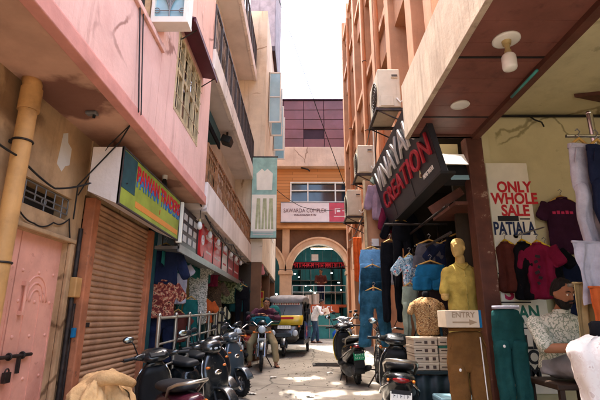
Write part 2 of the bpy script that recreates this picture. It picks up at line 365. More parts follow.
def cracks(name, scale, width, col, mask=.52, amt=.8, warp=.3):
    mm = MATS[name].node_tree; A = mm.nodes; K = mm.links; pb = A['Principled BSDF']; src = pb.inputs['Base Color'].links[0].from_socket
    tc = A.new('ShaderNodeTexCoord'); n0 = A.new('ShaderNodeTexNoise'); n0.inputs['Scale'].default_value = 1.8; n0.inputs['Detail'].default_value = 8; K.new(tc.outputs['Object'], n0.inputs['Vector'])
    mx = A.new('ShaderNodeMix'); mx.data_type = 'VECTOR'; mx.inputs[0].default_value = warp; K.new(tc.outputs['Object'], mx.inputs[4]); K.new(n0.outputs['Color'], mx.inputs[5])
    vo = A.new('ShaderNodeTexVoronoi'); vo.feature = 'DISTANCE_TO_EDGE'; vo.inputs['Scale'].default_value = scale; K.new(mx.outputs[1], vo.inputs['Vector'])
    a = A.new('ShaderNodeMapRange'); a.inputs['From Min'].default_value = width * .3; a.inputs['From Max'].default_value = width; a.inputs['To Min'].default_value = amt; a.inputs['To Max'].default_value = 0; K.new(vo.outputs['Distance'], a.inputs['Value'])
    n1 = A.new('ShaderNodeTexNoise'); n1.inputs['Scale'].default_value = .9; n1.inputs['Detail'].default_value = 2; K.new(tc.outputs['Object'], n1.inputs['Vector'])
    b_ = A.new('ShaderNodeMapRange'); b_.inputs['From Min'].default_value = mask; b_.inputs['From Max'].default_value = mask + .06; K.new(n1.outputs['Fac'], b_.inputs['Value'])
    ml = A.new('ShaderNodeMath'); ml.operation = 'MULTIPLY'; K.new(a.outputs[0], ml.inputs[0]); K.new(b_.outputs[0], ml.inputs[1])
    o = A.new('ShaderNodeMix'); o.data_type = 'RGBA'; K.new(ml.outputs[0], o.inputs[0]); K.new(src, o.inputs[6]); o.inputs[7].default_value = lin(col); K.new(o.outputs[2], pb.inputs['Base Color'])
for a_ in (('pink_plaster', .8, .012, '8a5a4c'), ('soffit_plaster', 1.0, .014, '5a3426'), ('tan_plaster', 1.1, .014, '5a3e24'), ('pale_plaster', .9, .012, '7a685a'), ('cream_plaster', .9, .010, '8a7e58'), ('cream_ceiling', .8, .016, '8a7a54'), ('band_concrete', .8, .014, '7a5c48'), ('tan_facade', .7, .014, '8a6a4c')): cracks(*a_)
def stain(name, centre, radius, col, amt=.75):
    mm = MATS[name].node_tree; A = mm.nodes; K = mm.links; pb = A['Principled BSDF']; src = pb.inputs['Base Color'].links[0].from_socket
    tc = A.new('ShaderNodeTexCoord'); n0 = A.new('ShaderNodeTexNoise'); n0.inputs['Scale'].default_value = 5; n0.inputs['Detail'].default_value = 7; K.new(tc.outputs['Object'], n0.inputs['Vector'])
    d = A.new('ShaderNodeVectorMath'); d.operation = 'DISTANCE'; K.new(tc.outputs['Object'], d.inputs[0]); d.inputs[1].default_value = centre
    ad = A.new('ShaderNodeMath'); ad.operation = 'MULTIPLY_ADD'; K.new(n0.outputs['Fac'], ad.inputs[0]); ad.inputs[1].default_value = radius * 1.6; K.new(d.outputs['Value'], ad.inputs[2])
    a = A.new('ShaderNodeMapRange'); a.inputs['From Min'].default_value = radius * 1.55; a.inputs['From Max'].default_value = radius * 1.85; a.inputs['To Min'].default_value = amt; a.inputs['To Max'].default_value = 0; K.new(ad.outputs[0], a.inputs['Value'])
    o = A.new('ShaderNodeMix'); o.data_type = 'RGBA'; K.new(a.outputs[0], o.inputs[0]); K.new(src, o.inputs[6]); o.inputs[7].default_value = lin(col); K.new(o.outputs[2], pb.inputs['Base Color'])
stain('soffit_plaster', (.22, 1.05, 3.02), .34, '5c2c20'); stain('soffit_plaster', (.3, 3.2, 3.02), .25, '6a3c2c', .6); stain('tan_plaster', (0, .8, 2.9), .3, '5c3a20', .6)
m = MATS
# ================================================================ SETTING: ground
g = MB(); g.add([(-200, -60, gz(-60) - .02), (200, -60, gz(-60) - .02), (200, 200, gz(200) - .02), (-200, 200, gz(200) - .02)], [(0, 1, 2, 3)])
tag(g.build('ground', m['earth']), kind='structure')
g = MB()
def road_pt(u, v):
    x = -2.6 + u * 5.4; y = -4 + v * 24.2
    return (x, y, gz(y) + .012 * NZ.noise(V((x * 1.1, y * .7, 3))) - .018 * math.exp(-((x + 1.25) / .12) ** 2))
g.grid(road_pt, 60, 160)
tag(g.build('alley_road', m['road']), kind='structure')
g = MB(); g.box(-12, 12, 20.2, 30, .3, .47)
tag(g.build('pavement', m['shop_floor']), kind='structure')
# manhole lid
t = thing('manhole_cover', 'worn rectangular drain cover set into the alley paving', 'drain cover', (.62, 11.2, gz(11.2)))
g = MB(); g.box(-.34, .34, -.25, .25, -.01, .028); g.build('frame', m['old_iron'], t, world=False, bevel=.005)
g = MB(); g.box(-.29, .29, -.2, .2, .0, .036)
for i in range(7): g.box(-.27, .27, -.18 + i * .057, -.165 + i * .057, .034, .042)
g.build('lid', m['old_iron'], t, world=False)

# ================================================================ LEFT 1: pink building with door and shutter
PX, PS, PB = -2.0, -1.44, 3.02
pink = thing('pink_building', 'old pink building over tan ground floor with door and roller shutter', 'building', (-2.0, 2.0, 0))
g = MB()   # tan ground-floor wall round the door and the grille
D0, D1, DT = 2.58, 3.68, 2.0
g.box(-2.3, PX, -4, D0, -.3, PB); g.box(-2.3, PX, D0, D1, DT, 2.18); g.box(-2.3, PX, D0, 2.92, 2.18, 2.38); g.box(-2.3, PX, 3.66, D1, 2.18, 2.38)
g.box(-2.3, PX, D0, D1, 2.38, PB); g.box(-2.3, PX, D1, 3.86, -.3, PB)
g.box(-2.3, -1.99, 3.86, 5.62, 2.48, PB); g.box(-2.3, -2.02, 5.6, 6.2, 2.9, PB)
g.build('wall', m['tan_plaster'], pink)
g = MB(); g.box(-1.998, -1.955, D0 - .06, D1 + .06, DT, DT + .035); g.box(-1.998, -1.965, D1, D1 + .06, -.2, DT - .002)
g.build('door_lintel', m['tan_plaster'], pink, bevel=.008)
# door
g = MB(); ym = (D0 + D1) / 2
for a, b in ((D0, ym - .006), (ym + .006, D1)):
    g.box(-2.09, -2.045, a, b, -.1, DT)
    for i in range(3):
        yy = a + (b - a) * (i + .5) / 3 - .006
        g.box(-2.046, -2.040, yy + .07, yy + .076, .2, 1.5)
    for k, zc in enumerate((.3, .62, .95, 1.25, 1.5, 1.72)):
        for yy in (a + .07, b - .07, (a + b) / 2): g.sph((-2.045, yy, zc), (.012, .014, .014), 8, 5)
    for r_ in (.07, .11, .15):
        c = V((-2.043, (a + b) / 2, 1.5))
        g.tube([c + V((0, math.cos(q) * r_, math.sin(q) * r_ * 1.3)) for q in [math.pi * i / 10 for i in range(11)]], .008, 6)
door = g.build('door', m['door_paint'], pink)
g = MB(); zb = 1.12
g.cyl((-2.02, ym - .12, zb), (-2.02, ym + .30, zb), .013); g.box(-2.044, -2.03, ym - .45, ym - .1, zb - .03, zb + .03)
for yy in (ym - .08, ym + .05, ym + .2): g.torus((-2.025, yy, zb), (0, 1, 0), .02, .008, 12, 6)
g.box(-2.03, -2.012, ym + .15, ym + .175, zb - .12, zb)
g.build('bolt', m['old_iron'], door)
g = MB(); g.box(-2.035, -2.005, ym + .02, ym + .08, zb - .17, zb - .10); g.torus((-2.02, ym + .05, zb - .1), (1, 0, 0), .022, .006, 14, 6)
g.build('padlock', m['old_iron'], door, bevel=.008)
for yy in (ym - .11, ym + .11): g = MB(); g.cyl((-2.02, yy - .0, 1.42), (-2.02, yy, 1.62), .011); g.box(-2.045, -2.012, yy - .02, yy + .02, 1.40, 1.43); g.box(-2.045, -2.012, yy - .02, yy + .02, 1.61, 1.64); g.build('handle', m['door_paint'], door)
# transom grille
g = MB(); g.box(-2.2, -2.15, 2.92, 3.66, 2.18, 2.38); g.build('vent_opening', m['interior_dark'], pink)
g = MB()
for z in (2.185, 2.24, 2.29, 2.37): g.cyl((-2.03, 2.93, z), (-2.03, 3.65, z), .007)
for i, yy in enumerate((2.93, 3.05, 3.18, 3.31, 3.44, 3.56, 3.65)): g.cyl((-2.03, yy, 2.185 if i % 2 else 2.24), (-2.03, yy, 2.37), .006)
g.torus((-2.03, 3.3, 2.265), (1, 0, 0), .03, .006, 14, 6)
g.build('vent_grille', m['grey_metal'], pink)
# shutter
g = MB(); S0, S1, SZ = 3.98, 5.44, 2.46
n = 46
pts = []
for i in range(n * 5 + 1):
    z = .02 + (SZ - .02) * i / (n * 5); ph = (i % 5) / 5
    pts.append((-1.955 + .010 * math.sin(math.pi * ph) * (1 if ph < .8 else .3) - (.010 if i % 5 == 0 else 0), z))
g.grid(lambda u, v: (pts[round(v * n * 5)][0], S0 + u * (S1 - S0), pts[round(v * n * 5)][1] + .01 * 0), 6, n * 5)
for i in range(len(g.s)): g.s[i] = False
shut = g.build('roller_shutter', m['shutter_paint'], pink)
g = MB(); g.box(-1.945, -1.915, S0 + .02, S0 + .1, 1.3, 1.34); g.build('latch', m['old_iron'], shut); g = MB(); g.box(-1.95, -1.92, S0 + .02, S1 - .02, -.02, .07); g.build('bottom_bar', m['old_iron'], shut)
for q in (3.87, 5.435): g = MB(); g.box(-2.0, -1.90, q, q + .115, -.2, 2.46); g.build('shutter_jamb', m['jamb_paint'], pink, bevel=.01)
# soffit, parapet, upper walls
g = MB(); g.box(-2.3, PS - .05, -4, 6.2, PB, PB + .12); g.build('soffit', m['soffit_plaster'], pink)
g = MB(); g.box(PS - .05, PS + .035, -4, 6.2, PB - .025, PB + .10); g.box(PS - .05, PS + .012, -4, 6.2, PB + .10, PB + .135); g.build('edge_trim', m['pink_trim'], pink, bevel=.008)
g = MB(); g.box(PS - .14, PS, -4, 3.93, PB + .13, 4.03); g.box(PS - .17, PS + .03, -4, 3.93, 4.03, 4.09); g.build('parapet', m['pink_plaster'], pink, bevel=.006)
W0, W1, WZ0, WZ1 = 4.42, 5.58, 3.66, 4.68; TOP = 7.6
g = MB(); g.box(PS - .2, PS, 3.93, W0, PB + .13, TOP); g.box(PS - .2, PS, W1, 6.2, PB + .13, TOP); g.box(PS - .2, PS, W0, W1, PB + .13, WZ0); g.box(PS - .2, PS, W0, W1, WZ1, TOP)
g.box(-2.9, -2.7, -4, 6.2, PB + .12, TOP); g.box(-2.7, PS - .2, 3.93, 4.05, PB + .12, TOP); g.box(-2.9, -1.6, 6.05, 6.2, PB + .12, TOP)
g.build('upper_wall', m['pink_plaster'], pink)
g = MB(); g.box(-2.68, PS - .17, 3.915, 3.928, 4.1, TOP); g.build('balcony_shade_panel', m['interior_dark'], pink)  # flat dark panel painted in for the dim balcony interior
g = MB(); g.box(PS - .21, PS - .15, 3.87, 3.91, 4.09, TOP); g.box(PS - .15, PS - .10, -4, 3.90, 4.10, 4.16); g.build('balcony_frame', m['cream_timber'], pink)
g = MB(); g.box(-6.2, -6.0, -4, 12, -.3, TOP); g.box(-6.0, -2.9, 6.0, 6.18, 2.7, TOP); g.box(-6.0, -2.3, -4, 6.18, 2.95, 3.0); g.box(-6.0, -2.3, -4.2, -4.0, -.3, TOP); g.build('rear_wall', m['tan_plaster'], pink)
g = MB(); g.box(-6.2, PS - .002, -4, 6.19, TOP, TOP + .15); g.build('roof', m['pale_underside'], pink)
w = MB()
for yy in (W0, W0 + .28, W0 + .555, W0 + .83, W1 - .05): w.box(PS - .04, PS + .005, yy, yy + .05, WZ0, WZ1)
for z in (WZ0, WZ1 - .05, (WZ0 + WZ1) / 2): w.box(PS - .038, PS + .003, W0 + .003, W1 - .003, z, z + .05)
wf = w.build('window', m['cream_timber'], pink)
g = MB(); g.box(PS - .075, PS - .06, W0, W1, WZ0, WZ1); g.build('pane', m['window_glass'], wf)
g = MB()
for i in range(7): yy = W0 + .08 + i * (W1 - W0 - .16) / 6; g.cyl((PS + .012, yy, WZ0 + .03), (PS + .012, yy, WZ1 - .03), .005, n=6)
for z in (WZ0 + .2, WZ0 + .65, WZ1 - .2): g.cyl((PS + .016, W0, z), (PS + .016, W1, z), .005, n=6)
g.build('grille', m['cream_timber'], wf)
# maroon sheet shade over the window
t = thing('window_awning', 'flat maroon metal sheet awning over the grilled pink window', 'awning', (PS, 5, 4.8))
g = MB(); g.prism([(PS, 4.3, 4.78), (PS + .22, 4.3, 4.74), (PS + .22, 5.66, 4.74), (PS, 5.66, 4.78)], (0, 0, .02))
g.box(PS + .20, PS + .22, 4.3, 5.66, 4.70, 4.75); g.build('sheet', m['maroon_sheet'], t)
g = MB()
for yy in (4.5, 5.6): g = MB(); g.cyl((PS, yy, 4.6), (PS + .2, yy, 4.74), .008); g.build('bracket', m['old_iron'], t)
# white scrollwork panel (window box end) above the parapet
c = V((-1.4, 3.8, 4.85))
t = thing('scrollwork_panel', 'white panelled box with scroll ironwork above the pink parapet', 'grille box', (c.x, c.y, 4.3))
g = MB(); X0, X1, Z0, Z1 = -1.53, -1.17, 4.31, 4.80
g.box(X0, X1, 3.80, 3.90, Z0 + .02, Z1); g.build('backing', m['casement_glass'], t)
g = MB()
for (a, b, c_, d) in ((X0, X1, Z0, Z0 + .035), (X0, X1, Z1 - .03, Z1), (X0, X0 + .03, Z0 + .035, Z1 - .03), (X1 - .03, X1, Z0 + .035, Z1 - .03)): g.box(a, b, 3.76, 3.81, c_, d)
g.box(X0, X1 + .02, 3.76, 3.92, Z0 - .03, Z0); g.box(X1, X1 + .02, 3.78, 3.91, Z0, Z1)
g.build('frame', m['white_frame'], t)
g = MB(); cx = (X0 + X1) / 2
g.cyl((cx, 3.78, Z0 + .03), (cx, 3.78, Z1 - .03), .007)
for s_ in (-1, 1):
    for h0, rr in ((.08, .16), (.14, .11), (.2, .07)):
        g.tube([(cx + s_ * rr * (1 - math.cos(q)) * .6, 3.78, Z0 + h0 + rr * 1.6 * math.sin(q * .75)) for q in [math.pi * i / 12 for i in range(13)]], .006, 6)
    g.torus((cx + s_ * .13, 3.78, Z0 + .12), (0, 1, 0), .03, .005, 14, 6)
g.cyl((X0 + .03, 3.78, Z0 + .12), (X1 - .03, 3.78, Z0 + .12), .005)
g.build('scrollwork', m['grey_metal'], t)
# drain pipe
t = thing('drain_pipe', 'dirty yellow drain pipe running up beside the pink double door', 'pipe', (-1.9, 2.72, 0))
px, py = -1.91, 2.76
g = MB(); g.cyl((px, py, -.1), (px, py, 2.93), .058, n=20); g.cyl((px, py, 2.78), (px, py, 2.95), .07, n=20); g.cyl((px, py, .9), (px, py, 1.0), .068, n=20); g.build('pipe', m['pvc_pipe'], t)
g = MB(); g.tube([(px, py, 2.92), (px, py, 2.98), (px - .02, py, 3.03)], .062, 16); g.build('bend', m['pvc_pipe'], t)
for z in (1.72, 2.55):
    g = MB(); g.torus((px, py, z), (0, 0, 1), .062, .008, 20, 6); g.box(-2.0, px - .05, py - .012, py + .012, z - .012, z + .012); g.build('clamp', m['old_iron'], t)
# thin pale pipe by the shutter with meter
t = thing('wall_conduit', 'grimy vertical conduit between pink door and roller shutter', 'conduit', (-1.95, 3.8, 0))
g = MB(); g.cyl((-1.965, 3.80, 0), (-1.965, 3.80, 2.15), .02); g.cyl((-1.96, 3.845, .0), (-1.96, 3.845, 1.5), .014); g.build('tube', m['old_iron'], t)
g = MB(); g.box(-2.0, -1.92, 3.76, 3.86, 1.55, 1.72); g.build('switch_box', m['pvc_pipe'], t, bevel=.01)
g = MB(); g.box(-1.93, -1.9, 3.79, 3.83, 1.22, 1.3); g.build('socket', m['cloth_blue'], t, bevel=.006)
# soffit fittings
p = V((-1.72, 3.25, PB)); t = thing('ceiling_junction_box', 'small grey junction box on stained pink soffit', 'junction box', p)
g = MB(); g.box(p.x - .045, p.x + .045, p.y - .03, p.y + .03, PB - .03, PB); g.build('box', m['grey_metal'], t, bevel=.008)
g = MB(); g.cyl((p.x + .02, p.y, PB - .03), (p.x + .02, p.y, PB - .055), .012); g.build('gland', m['cable'], t)
p = V((-1.62, 4.9, PB)); t = thing('lamp_holder', 'empty black lamp holder hanging from soffit above yellow shop sign', 'lamp holder', p)
g = MB(); g.cyl(p, p - V((0, 0, .05)), .03, n=14); g.build('rose', m['white_paint'], t)
g = MB(); g.cyl(p - V((0, 0, .05)), p - V((0, 0, .15)), .022, .04, n=16); g.torus(p - V((0, 0, .15)), (0, 0, 1), .038, .006, 16, 6); g.build('socket', m['cable'], t)
# poster on tan wall
t = thing('torn_poster', 'torn pale paper poster on tan wall above the vent grille', 'poster', (-2, 3.42, 2.7))
g = MB()
pp = [(3.34, 2.60), (3.37, 2.88), (3.43, 2.91), (3.45, 2.83), (3.52, 2.80), (3.52, 2.65), (3.46, 2.62), (3.42, 2.56)]
g.prism([(-1.999, a, b) for a, b in pp], (.004, 0, 0)); g.build('paper', m['white_paint'], t)

# yellow shop sign box
t = thing('shop_sign', 'yellow and green illuminated box sign lettered in red above the roller shutter', 'shop sign', (-1.6, 4.5, 2.35))
g = MB(); A0, A1 = 3.62, 5.5
g.prism([(-1.86, A0, 2.45), (-1.60, A0, 2.34), (-1.60, A0, 2.86), (-1.86, A0, 2.86)], (0, A1 - A0, 0)); g.build('case', m['pale_plaster'], t)
g = MB(); g.box(-1.598, -1.585, A0, A1, 2.34, 2.86); face = g.build('face', m['yellow_green'], t)
g = MB()
for (a, b, c_, d) in ((A0, A1, 2.335, 2.35), (A0, A1, 2.85, 2.868), (A0, A0 + .015, 2.35, 2.85), (A1 - .015, A1, 2.35, 2.85)): g.box(-1.6, -1.578, a, b, c_, d)
g.build('frame', m['dark_rail'], t)
g = MB(); g.box(-1.586, -1.582, A0 + .03, A0 + .34, 2.5, 2.84); g.build('picture_panel', m['teal_board'], face)
g = MB(); g.box(-1.586, -1.5825, A0 + .38, A1 - .05, 2.40, 2.46); g.build('address_band', m['orange_ink'], face)
text('lettering', 'PAWAN TRADERS', m['red_ink'], (-1.580, 4.72, 2.72), FX, .21, face, .003, .004, sx=.88)
text('lettering', 'PAWAN TRADERS', m['blue_ink'], (-1.582, 4.725, 2.665), FX, .21, face, .002, .004, sx=.88)
text('small_print', '1', m['red_ink'], (-1.582, 4.72, 2.52), FX, .07, face, .002, .001)
# small sign pole at its end
t = thing('sign_post', 'pale upright strip light housing between yellow and black shop signs', 'sign edge', (-1.58, 5.55, 2.3))
g = MB(); g.box(-1.62, -1.55, 5.53, 5.57, 2.32, 2.86); g.build('housing', m['cream_print'], t, bevel=.005)

# ================================================================ LEFT 2: pale building with balconies
B0, B1, BW = 6.2, 12.2, -1.95
pale = thing('balcony_building', 'pale grey building with three railed balconies over the shops', 'building', (BW, 9, 0))
g = MB()
WTOP = 10.6
def wall_with_holes(x0, x1, y0, y1, z0, z1, holes):
    """box wall in the x-slab with rectangular holes (ya,yb,za,zb), split in columns"""
    ys = sorted({y0, y1, *[h[0] for h in holes], *[h[1] for h in holes]})
    for a, b in zip(ys, ys[1:]):
        hs = sorted([(h[2], h[3]) for h in holes if h[0] <= a and h[1] >= b]); z = z0
        for ha, hb in hs:
            if ha > z: g.box(x0, x1, a, b, z, ha)
            z = hb
        if z < z1: g.box(x0, x1, a, b, z, z1)
holes = [(6.6, 7.5, 3.25, 4.9), (8.6, 9.9, 3.25, 4.9), (10.6, 11.4, 3.25, 4.9), (6.7, 7.8, 5.85, 7.8), (9.0, 10.2, 5.85, 7.8), (6.9, 7.9, 8.95, 10.2), (9.0, 10.2, 8.95, 10.2)]
wall_with_holes(BW - .2, BW, 5.62, B1, 2.62, WTOP, holes)
g.build('wall', m['pale_plaster'], pale)
for (a, b, c_, d) in holes:
    w = MB(); w.box(BW - .12, BW - .06, a, a + .06, c_, d); w.box(BW - .12, BW - .06, b - .06, b, c_, d); w.box(BW - .12, BW - .06, a + .06, b - .06, d - .06, d); w.box(BW - .12, BW - .06, (a + b) / 2 - .03, (a + b) / 2 + .03, c_, d - .06)
    wf = w.build('balcony_door', m['cream_timber'], pale)
    w = MB(); w.box(BW - .15, BW - .13, a, b, c_, d); w.build('pane', m['window_glass'], wf)
SL = [(2.93, 3.36, .62), (5.32, 5.66, .85), (8.6, 8.9, .9)]
BX = -1.40
for i, (z0, z1, rh) in enumerate(SL):
    ya = B0 + (.02 if i < 2 else -.0)
    g = MB(); g.box(BW, BX - .08, ya, B1 - .05, z0, z0 + .16); g.build('balcony_slab', m['pale_underside'], pale)
    g = MB(); g.box(BX - .08, BX, ya, B1 - .05, z0 - .03, z1); g.build('balcony_fascia', m['pale_plaster'], pale, bevel=.006)
    g = MB(); mt = 'rust_rail' if i == 0 else 'dark_rail'
    zt = z1 + rh; X = BX - .04
    for z in (zt, z1 + .05): g.box(X - .02, X + .02, ya, B1 - .05, z - .018, z + .018)
    if i == 0: g.box(X - .015, X + .015, ya, B1 - .05, zt - .14, zt - .12)
    nb = 46 if i == 0 else 60
    for k in range(nb + 1):
        yy = ya + (B1 - .06 - ya) * k / nb
        if k % 6 == 0: g.box(X - .022, X + .022, yy - .02, yy + .02, z1, zt)
        else: g.cyl((X, yy, z1 + .05), (X, yy, zt), .007, n=6)
    if i == 0:
        for k in range(nb // 2):
            yy = ya + (B1 - .06 - ya) * (k + .5) / (nb / 2); g.torus((X, yy, z1 + .3), (1, 0, 0), .07, .006, 12, 5)
    g.build('balcony_railing', m[mt], pale)
for k in range(8):
    yy = 6.45 + k * .78
    g = MB(); g.prism([(BW, yy, 2.93), (BX - .1, yy, 2.93), (BX - .1, yy, 2.86), (BW, yy, 2.72)], (0, .09, 0)); g.build('bracket', m['pale_underside'], pale, bevel=.006)
g = MB(); g.box(BW - 4, BW + .05, 5.7, B1 - .05, WTOP, WTOP + .15); g.build('roof', m['pale_plaster'], pale)
g = MB(); g.box(BW - 4.05, BW - 3.9, 5.7, B1, 2.6, WTOP); g.build('rear_wall', m['pale_plaster'], pale)
g = MB(); r9 = random.Random(11)   # torn mats out of view, added to break the sun into dapples
for i in range(16):
    for j in range(34):
        x = -2.0 + i * .14; y = 7.5 + j * .14
        if NZ.noise(V((x * 2.4, y * 1.9, 7.7))) + r9.uniform(-.06, .06) < .20: g.box(x, x + .142, y, y + .142, 12.3 + .004 * ((i + j) % 2), 12.31 + .004 * ((i + j) % 2))
g.build('added_shade_mat', m['canvas_tan'], pale)
g = MB()  # second unseen mat, added to cut sun on the near ground
for i in range(14):
    for j in range(36):
        x = -2.0 + i * .14; y = 2.4 + j * .14
        if NZ.noise(V((x * 2.4, y * 1.9, 3.1))) + r9.uniform(-.06, .06) < .20: g.box(x, x + .142, y, y + .142, 12.3 + .004 * ((i + j) % 2), 12.31 + .004 * ((i + j) % 2))
g.build('added_shade_mat', m['canvas_tan'], pale)
for y in (2.5, 5.0): g = MB(); g.cyl((-2.0, y, TOP), (-2.0, y, 12.3), .04); g.cyl((-2.0, y, 12.27), (0, y, 12.27), .03); g.build('added_mat_post', m['cream_timber'], pale)  # unseen posts added only to carry the mats
for y in (7.5, 9.9, 12.1): g = MB(); g.cyl((-2.0, y, WTOP), (-2.0, y, 12.3), .04); g.cyl((-2.0, y, 12.27), (.3, y, 12.27), .03); g.build('added_mat_post', m['cream_timber'], pale)
# open shop under it
g = MB(); SX = -4.3
g.box(SX - .1, SX, 5.56, B1, 0, 2.6); g.box(SX, BW, 5.56, 5.62, 0, 2.6); g.box(SX, BW, B1 - .1, B1 - .02, 0, 2.6); g.box(SX, BW, 8.85, 8.95, 0, 2.6); g.box(SX - .1, BW - .002, 5.56, B1, 2.6, 2.64)
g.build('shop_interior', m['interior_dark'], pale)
g = MB(); g.box(SX, BW + .05, 5.62, B1 - .1, 0, .28); g.build('shop_floor', m['shop_floor'], pale)
g = MB(); 
for q in (5.56, 8.82, B1 - .15): g = MB(); g.box(BW - .12, BW + .05, q, q + .12, 0, 2.62); g.build('shop_pier', m['teal_board'], pale)
# metal fascia that carries the shop signs
t = thing('sign_fascia', 'long grey metal canopy rail under the row of small shop signs', 'canopy', (-1.65, 8, 2.25))
g = MB(); g.box(-1.93, -1.58, 5.58, 11.6, 2.245, 2.285); g.box(-1.6, -1.575, 5.58, 11.6, 2.21, 2.31); g.build('sheet', m['grey_metal'], t)
g = MB()
for k in range(6): g = MB(); g.cyl((-1.93, 5.8 + k * 1.1, 2.6), (-1.62, 5.8 + k * 1.1, 2.3), .01); g.build('strut', m['old_iron'], t)
def sign(y0, y1, z0, z1, mtl, label, fr='dark_rail', X=-1.6, d=.06):
    t = thing('shop_sign', label, 'shop sign', (X, (y0 + y1) / 2, z0), group='row of signs along the left shops')
    g = MB(); g.box(X - d, X, y0, y1, z0, z1); f = g.build('panel', m[mtl], t)
    g = MB()
    for (a, b, c_, d_) in ((y0, y1, z0 - .012, z0), (y0, y1, z1, z1 + .012), (y0 - .012, y0, z0 - .012, z1 + .012), (y1, y1 + .012, z0 - .012, z1 + .012)): g.box(X - d, X + .008, a, b, c_, d_)
    g.build('frame', m[fr], t); return t, f
t, f = sign(5.62, 6.62, 2.32, 2.84, 'black_board', 'black sign panel with three rows of white picture tiles')
g = MB()
for r_ in range(3):
    for c_ in range(3): g = MB(); g.box(-1.6, -1.594, 5.78 + c_ * .28, 5.95 + c_ * .28, 2.385 + r_ * .15, 2.475 + r_ * .15); g.build('picture_tile', m['plain_white'], f)
t = thing('shop_sign', 'upright red oval sign beside the black tiled sign', 'shop sign', (-1.6, 6.82, 2.3), group='row of signs along the left shops')
g = MB(); g.prism([(-1.62, 6.84 + .15 * math.cos(2 * math.pi * i / 24), 2.58 + .27 * math.sin(2 * math.pi * i / 24)) for i in range(24)], (.05, 0, 0)); f = g.build('panel', m['red_board'], t)
g = MB(); g.torus((-1.57, 6.84, 2.58), (1, 0, 0), .07, .014, 20, 6); g.box(-1.572, -1.565, 6.77, 6.91, 2.57, 2.59); g.build('emblem', m['white_ink'], f)
def scribble(parent, X, y0, y1, z, h, mtl, n=6, nx=1, seed=0):
    """rows of illegible painted characters: a head line with hanging strokes"""
    r_ = random.Random(seed); g = MB(); g.box(X, X + .004, y0, y1, z + h * .9, z + h)
    st = (y1 - y0) / n
    for i in range(n):
        a = y0 + st * i
        g.box(X, X + .004, a + st * .6, a + st * .72, z, z + h * .9)
        if r_.random() < .8: g.box(X, X + .004, a + st * .1, a + st * .6, z + h * r_.uniform(.2, .6), z + h * .7)
        if r_.random() < .6: g.box(X, X + .0038, a + st * .12, a + st * .24, z + h * .1, z + h * .6)
    g.build('lettering', m[mtl], parent)
k = 0
for (a, b, c1, lab) in ((7.08, 7.82, 'red_board', 'red sign panel right after the red oval sign'), (7.86, 8.66, 'red_board', 'second red sign panel beside the pale menu sign'), (8.75, 9.4, 'sign_white', 'pale sign panel between red signs'), (9.48, 10.25, 'dark_red_board', 'dark red sign panel just beyond the pale sign'), (10.3, 11.2, 'dark_red_board', 'last dark red sign panel in the row above the shops')):
    t, f = sign(a, b, 2.32, 2.84, c1, lab); k += 1
    ink = 'white_ink' if 'red' in c1 else 'red_ink'
    scribble(f, -1.6, a + .1, b - .1, 2.66, .07, ink, 7, seed=k); scribble(f, -1.6, a + .16, b - .16, 2.44, .035, ink, 9, seed=k + 9)
# bulbs under the first balcony
where = ['above the black tiled sign', 'above the red oval sign', 'above the first red sign', 'above the second red sign', 'above the pale sign', 'above the dark red signs', 'at the far end of the signs']
for i in range(7):
    yy = 6.28 + i * .75; x = -1.50; z = 2.9
    t = thing('hanging_bulb', 'unlit white bulb on a short cord ' + where[i], 'bulb', (x, yy, 2.9), group='bulbs under the first balcony')
    g = MB(); g.cyl((x, yy, 2.93), (x, yy, 2.80), .006, n=6); g.build('cord', m['cable'], t)
    g = MB(); g.cyl((x, yy, 2.80), (x, yy, 2.755), .018, .022); g.build('cap', m['bulb_cap'], t)
    g = MB(); g.loft([((x, yy, z), (r_, 0, 0), (0, r_, 0)) for z, r_ in ((2.757, .02), (2.73, .034), (2.69, .042), (2.655, .034), (2.64, .012))], 14); g.build('globe', m['bulb_glass'], t)

# dark equipment on the second balcony edge
t = thing('balcony_lamp', 'dark floodlight hanging under the second balcony slab', 'floodlight', (-1.5, 8.8, 5.0))
g = MB(); g.obox((-1.62, 8.8, 5.12), (.22, .3, .16), (0, R(20), 0)); g.build('housing', m['black_plastic'], t, bevel=.02)
g = MB(); g.box(-1.64, -1.60, 8.78, 8.82, 5.18, 5.33); g.build('bracket', m['old_iron'], t)
t = thing('roller_blind_box', 'long dark blind box on the wall below the second balcony', 'blind box', (-1.8, 7.7, 4.9))
g = MB(); g.box(-1.95, -1.70, 6.7, 8.5, 4.9, 5.15); g.build('box', m['teal_board'], t, bevel=.02)
g = MB(); g.box(-1.72, -1.69, 6.75, 8.45, 4.78, 4.9); g.build('valance', m['cloth_black'], t)

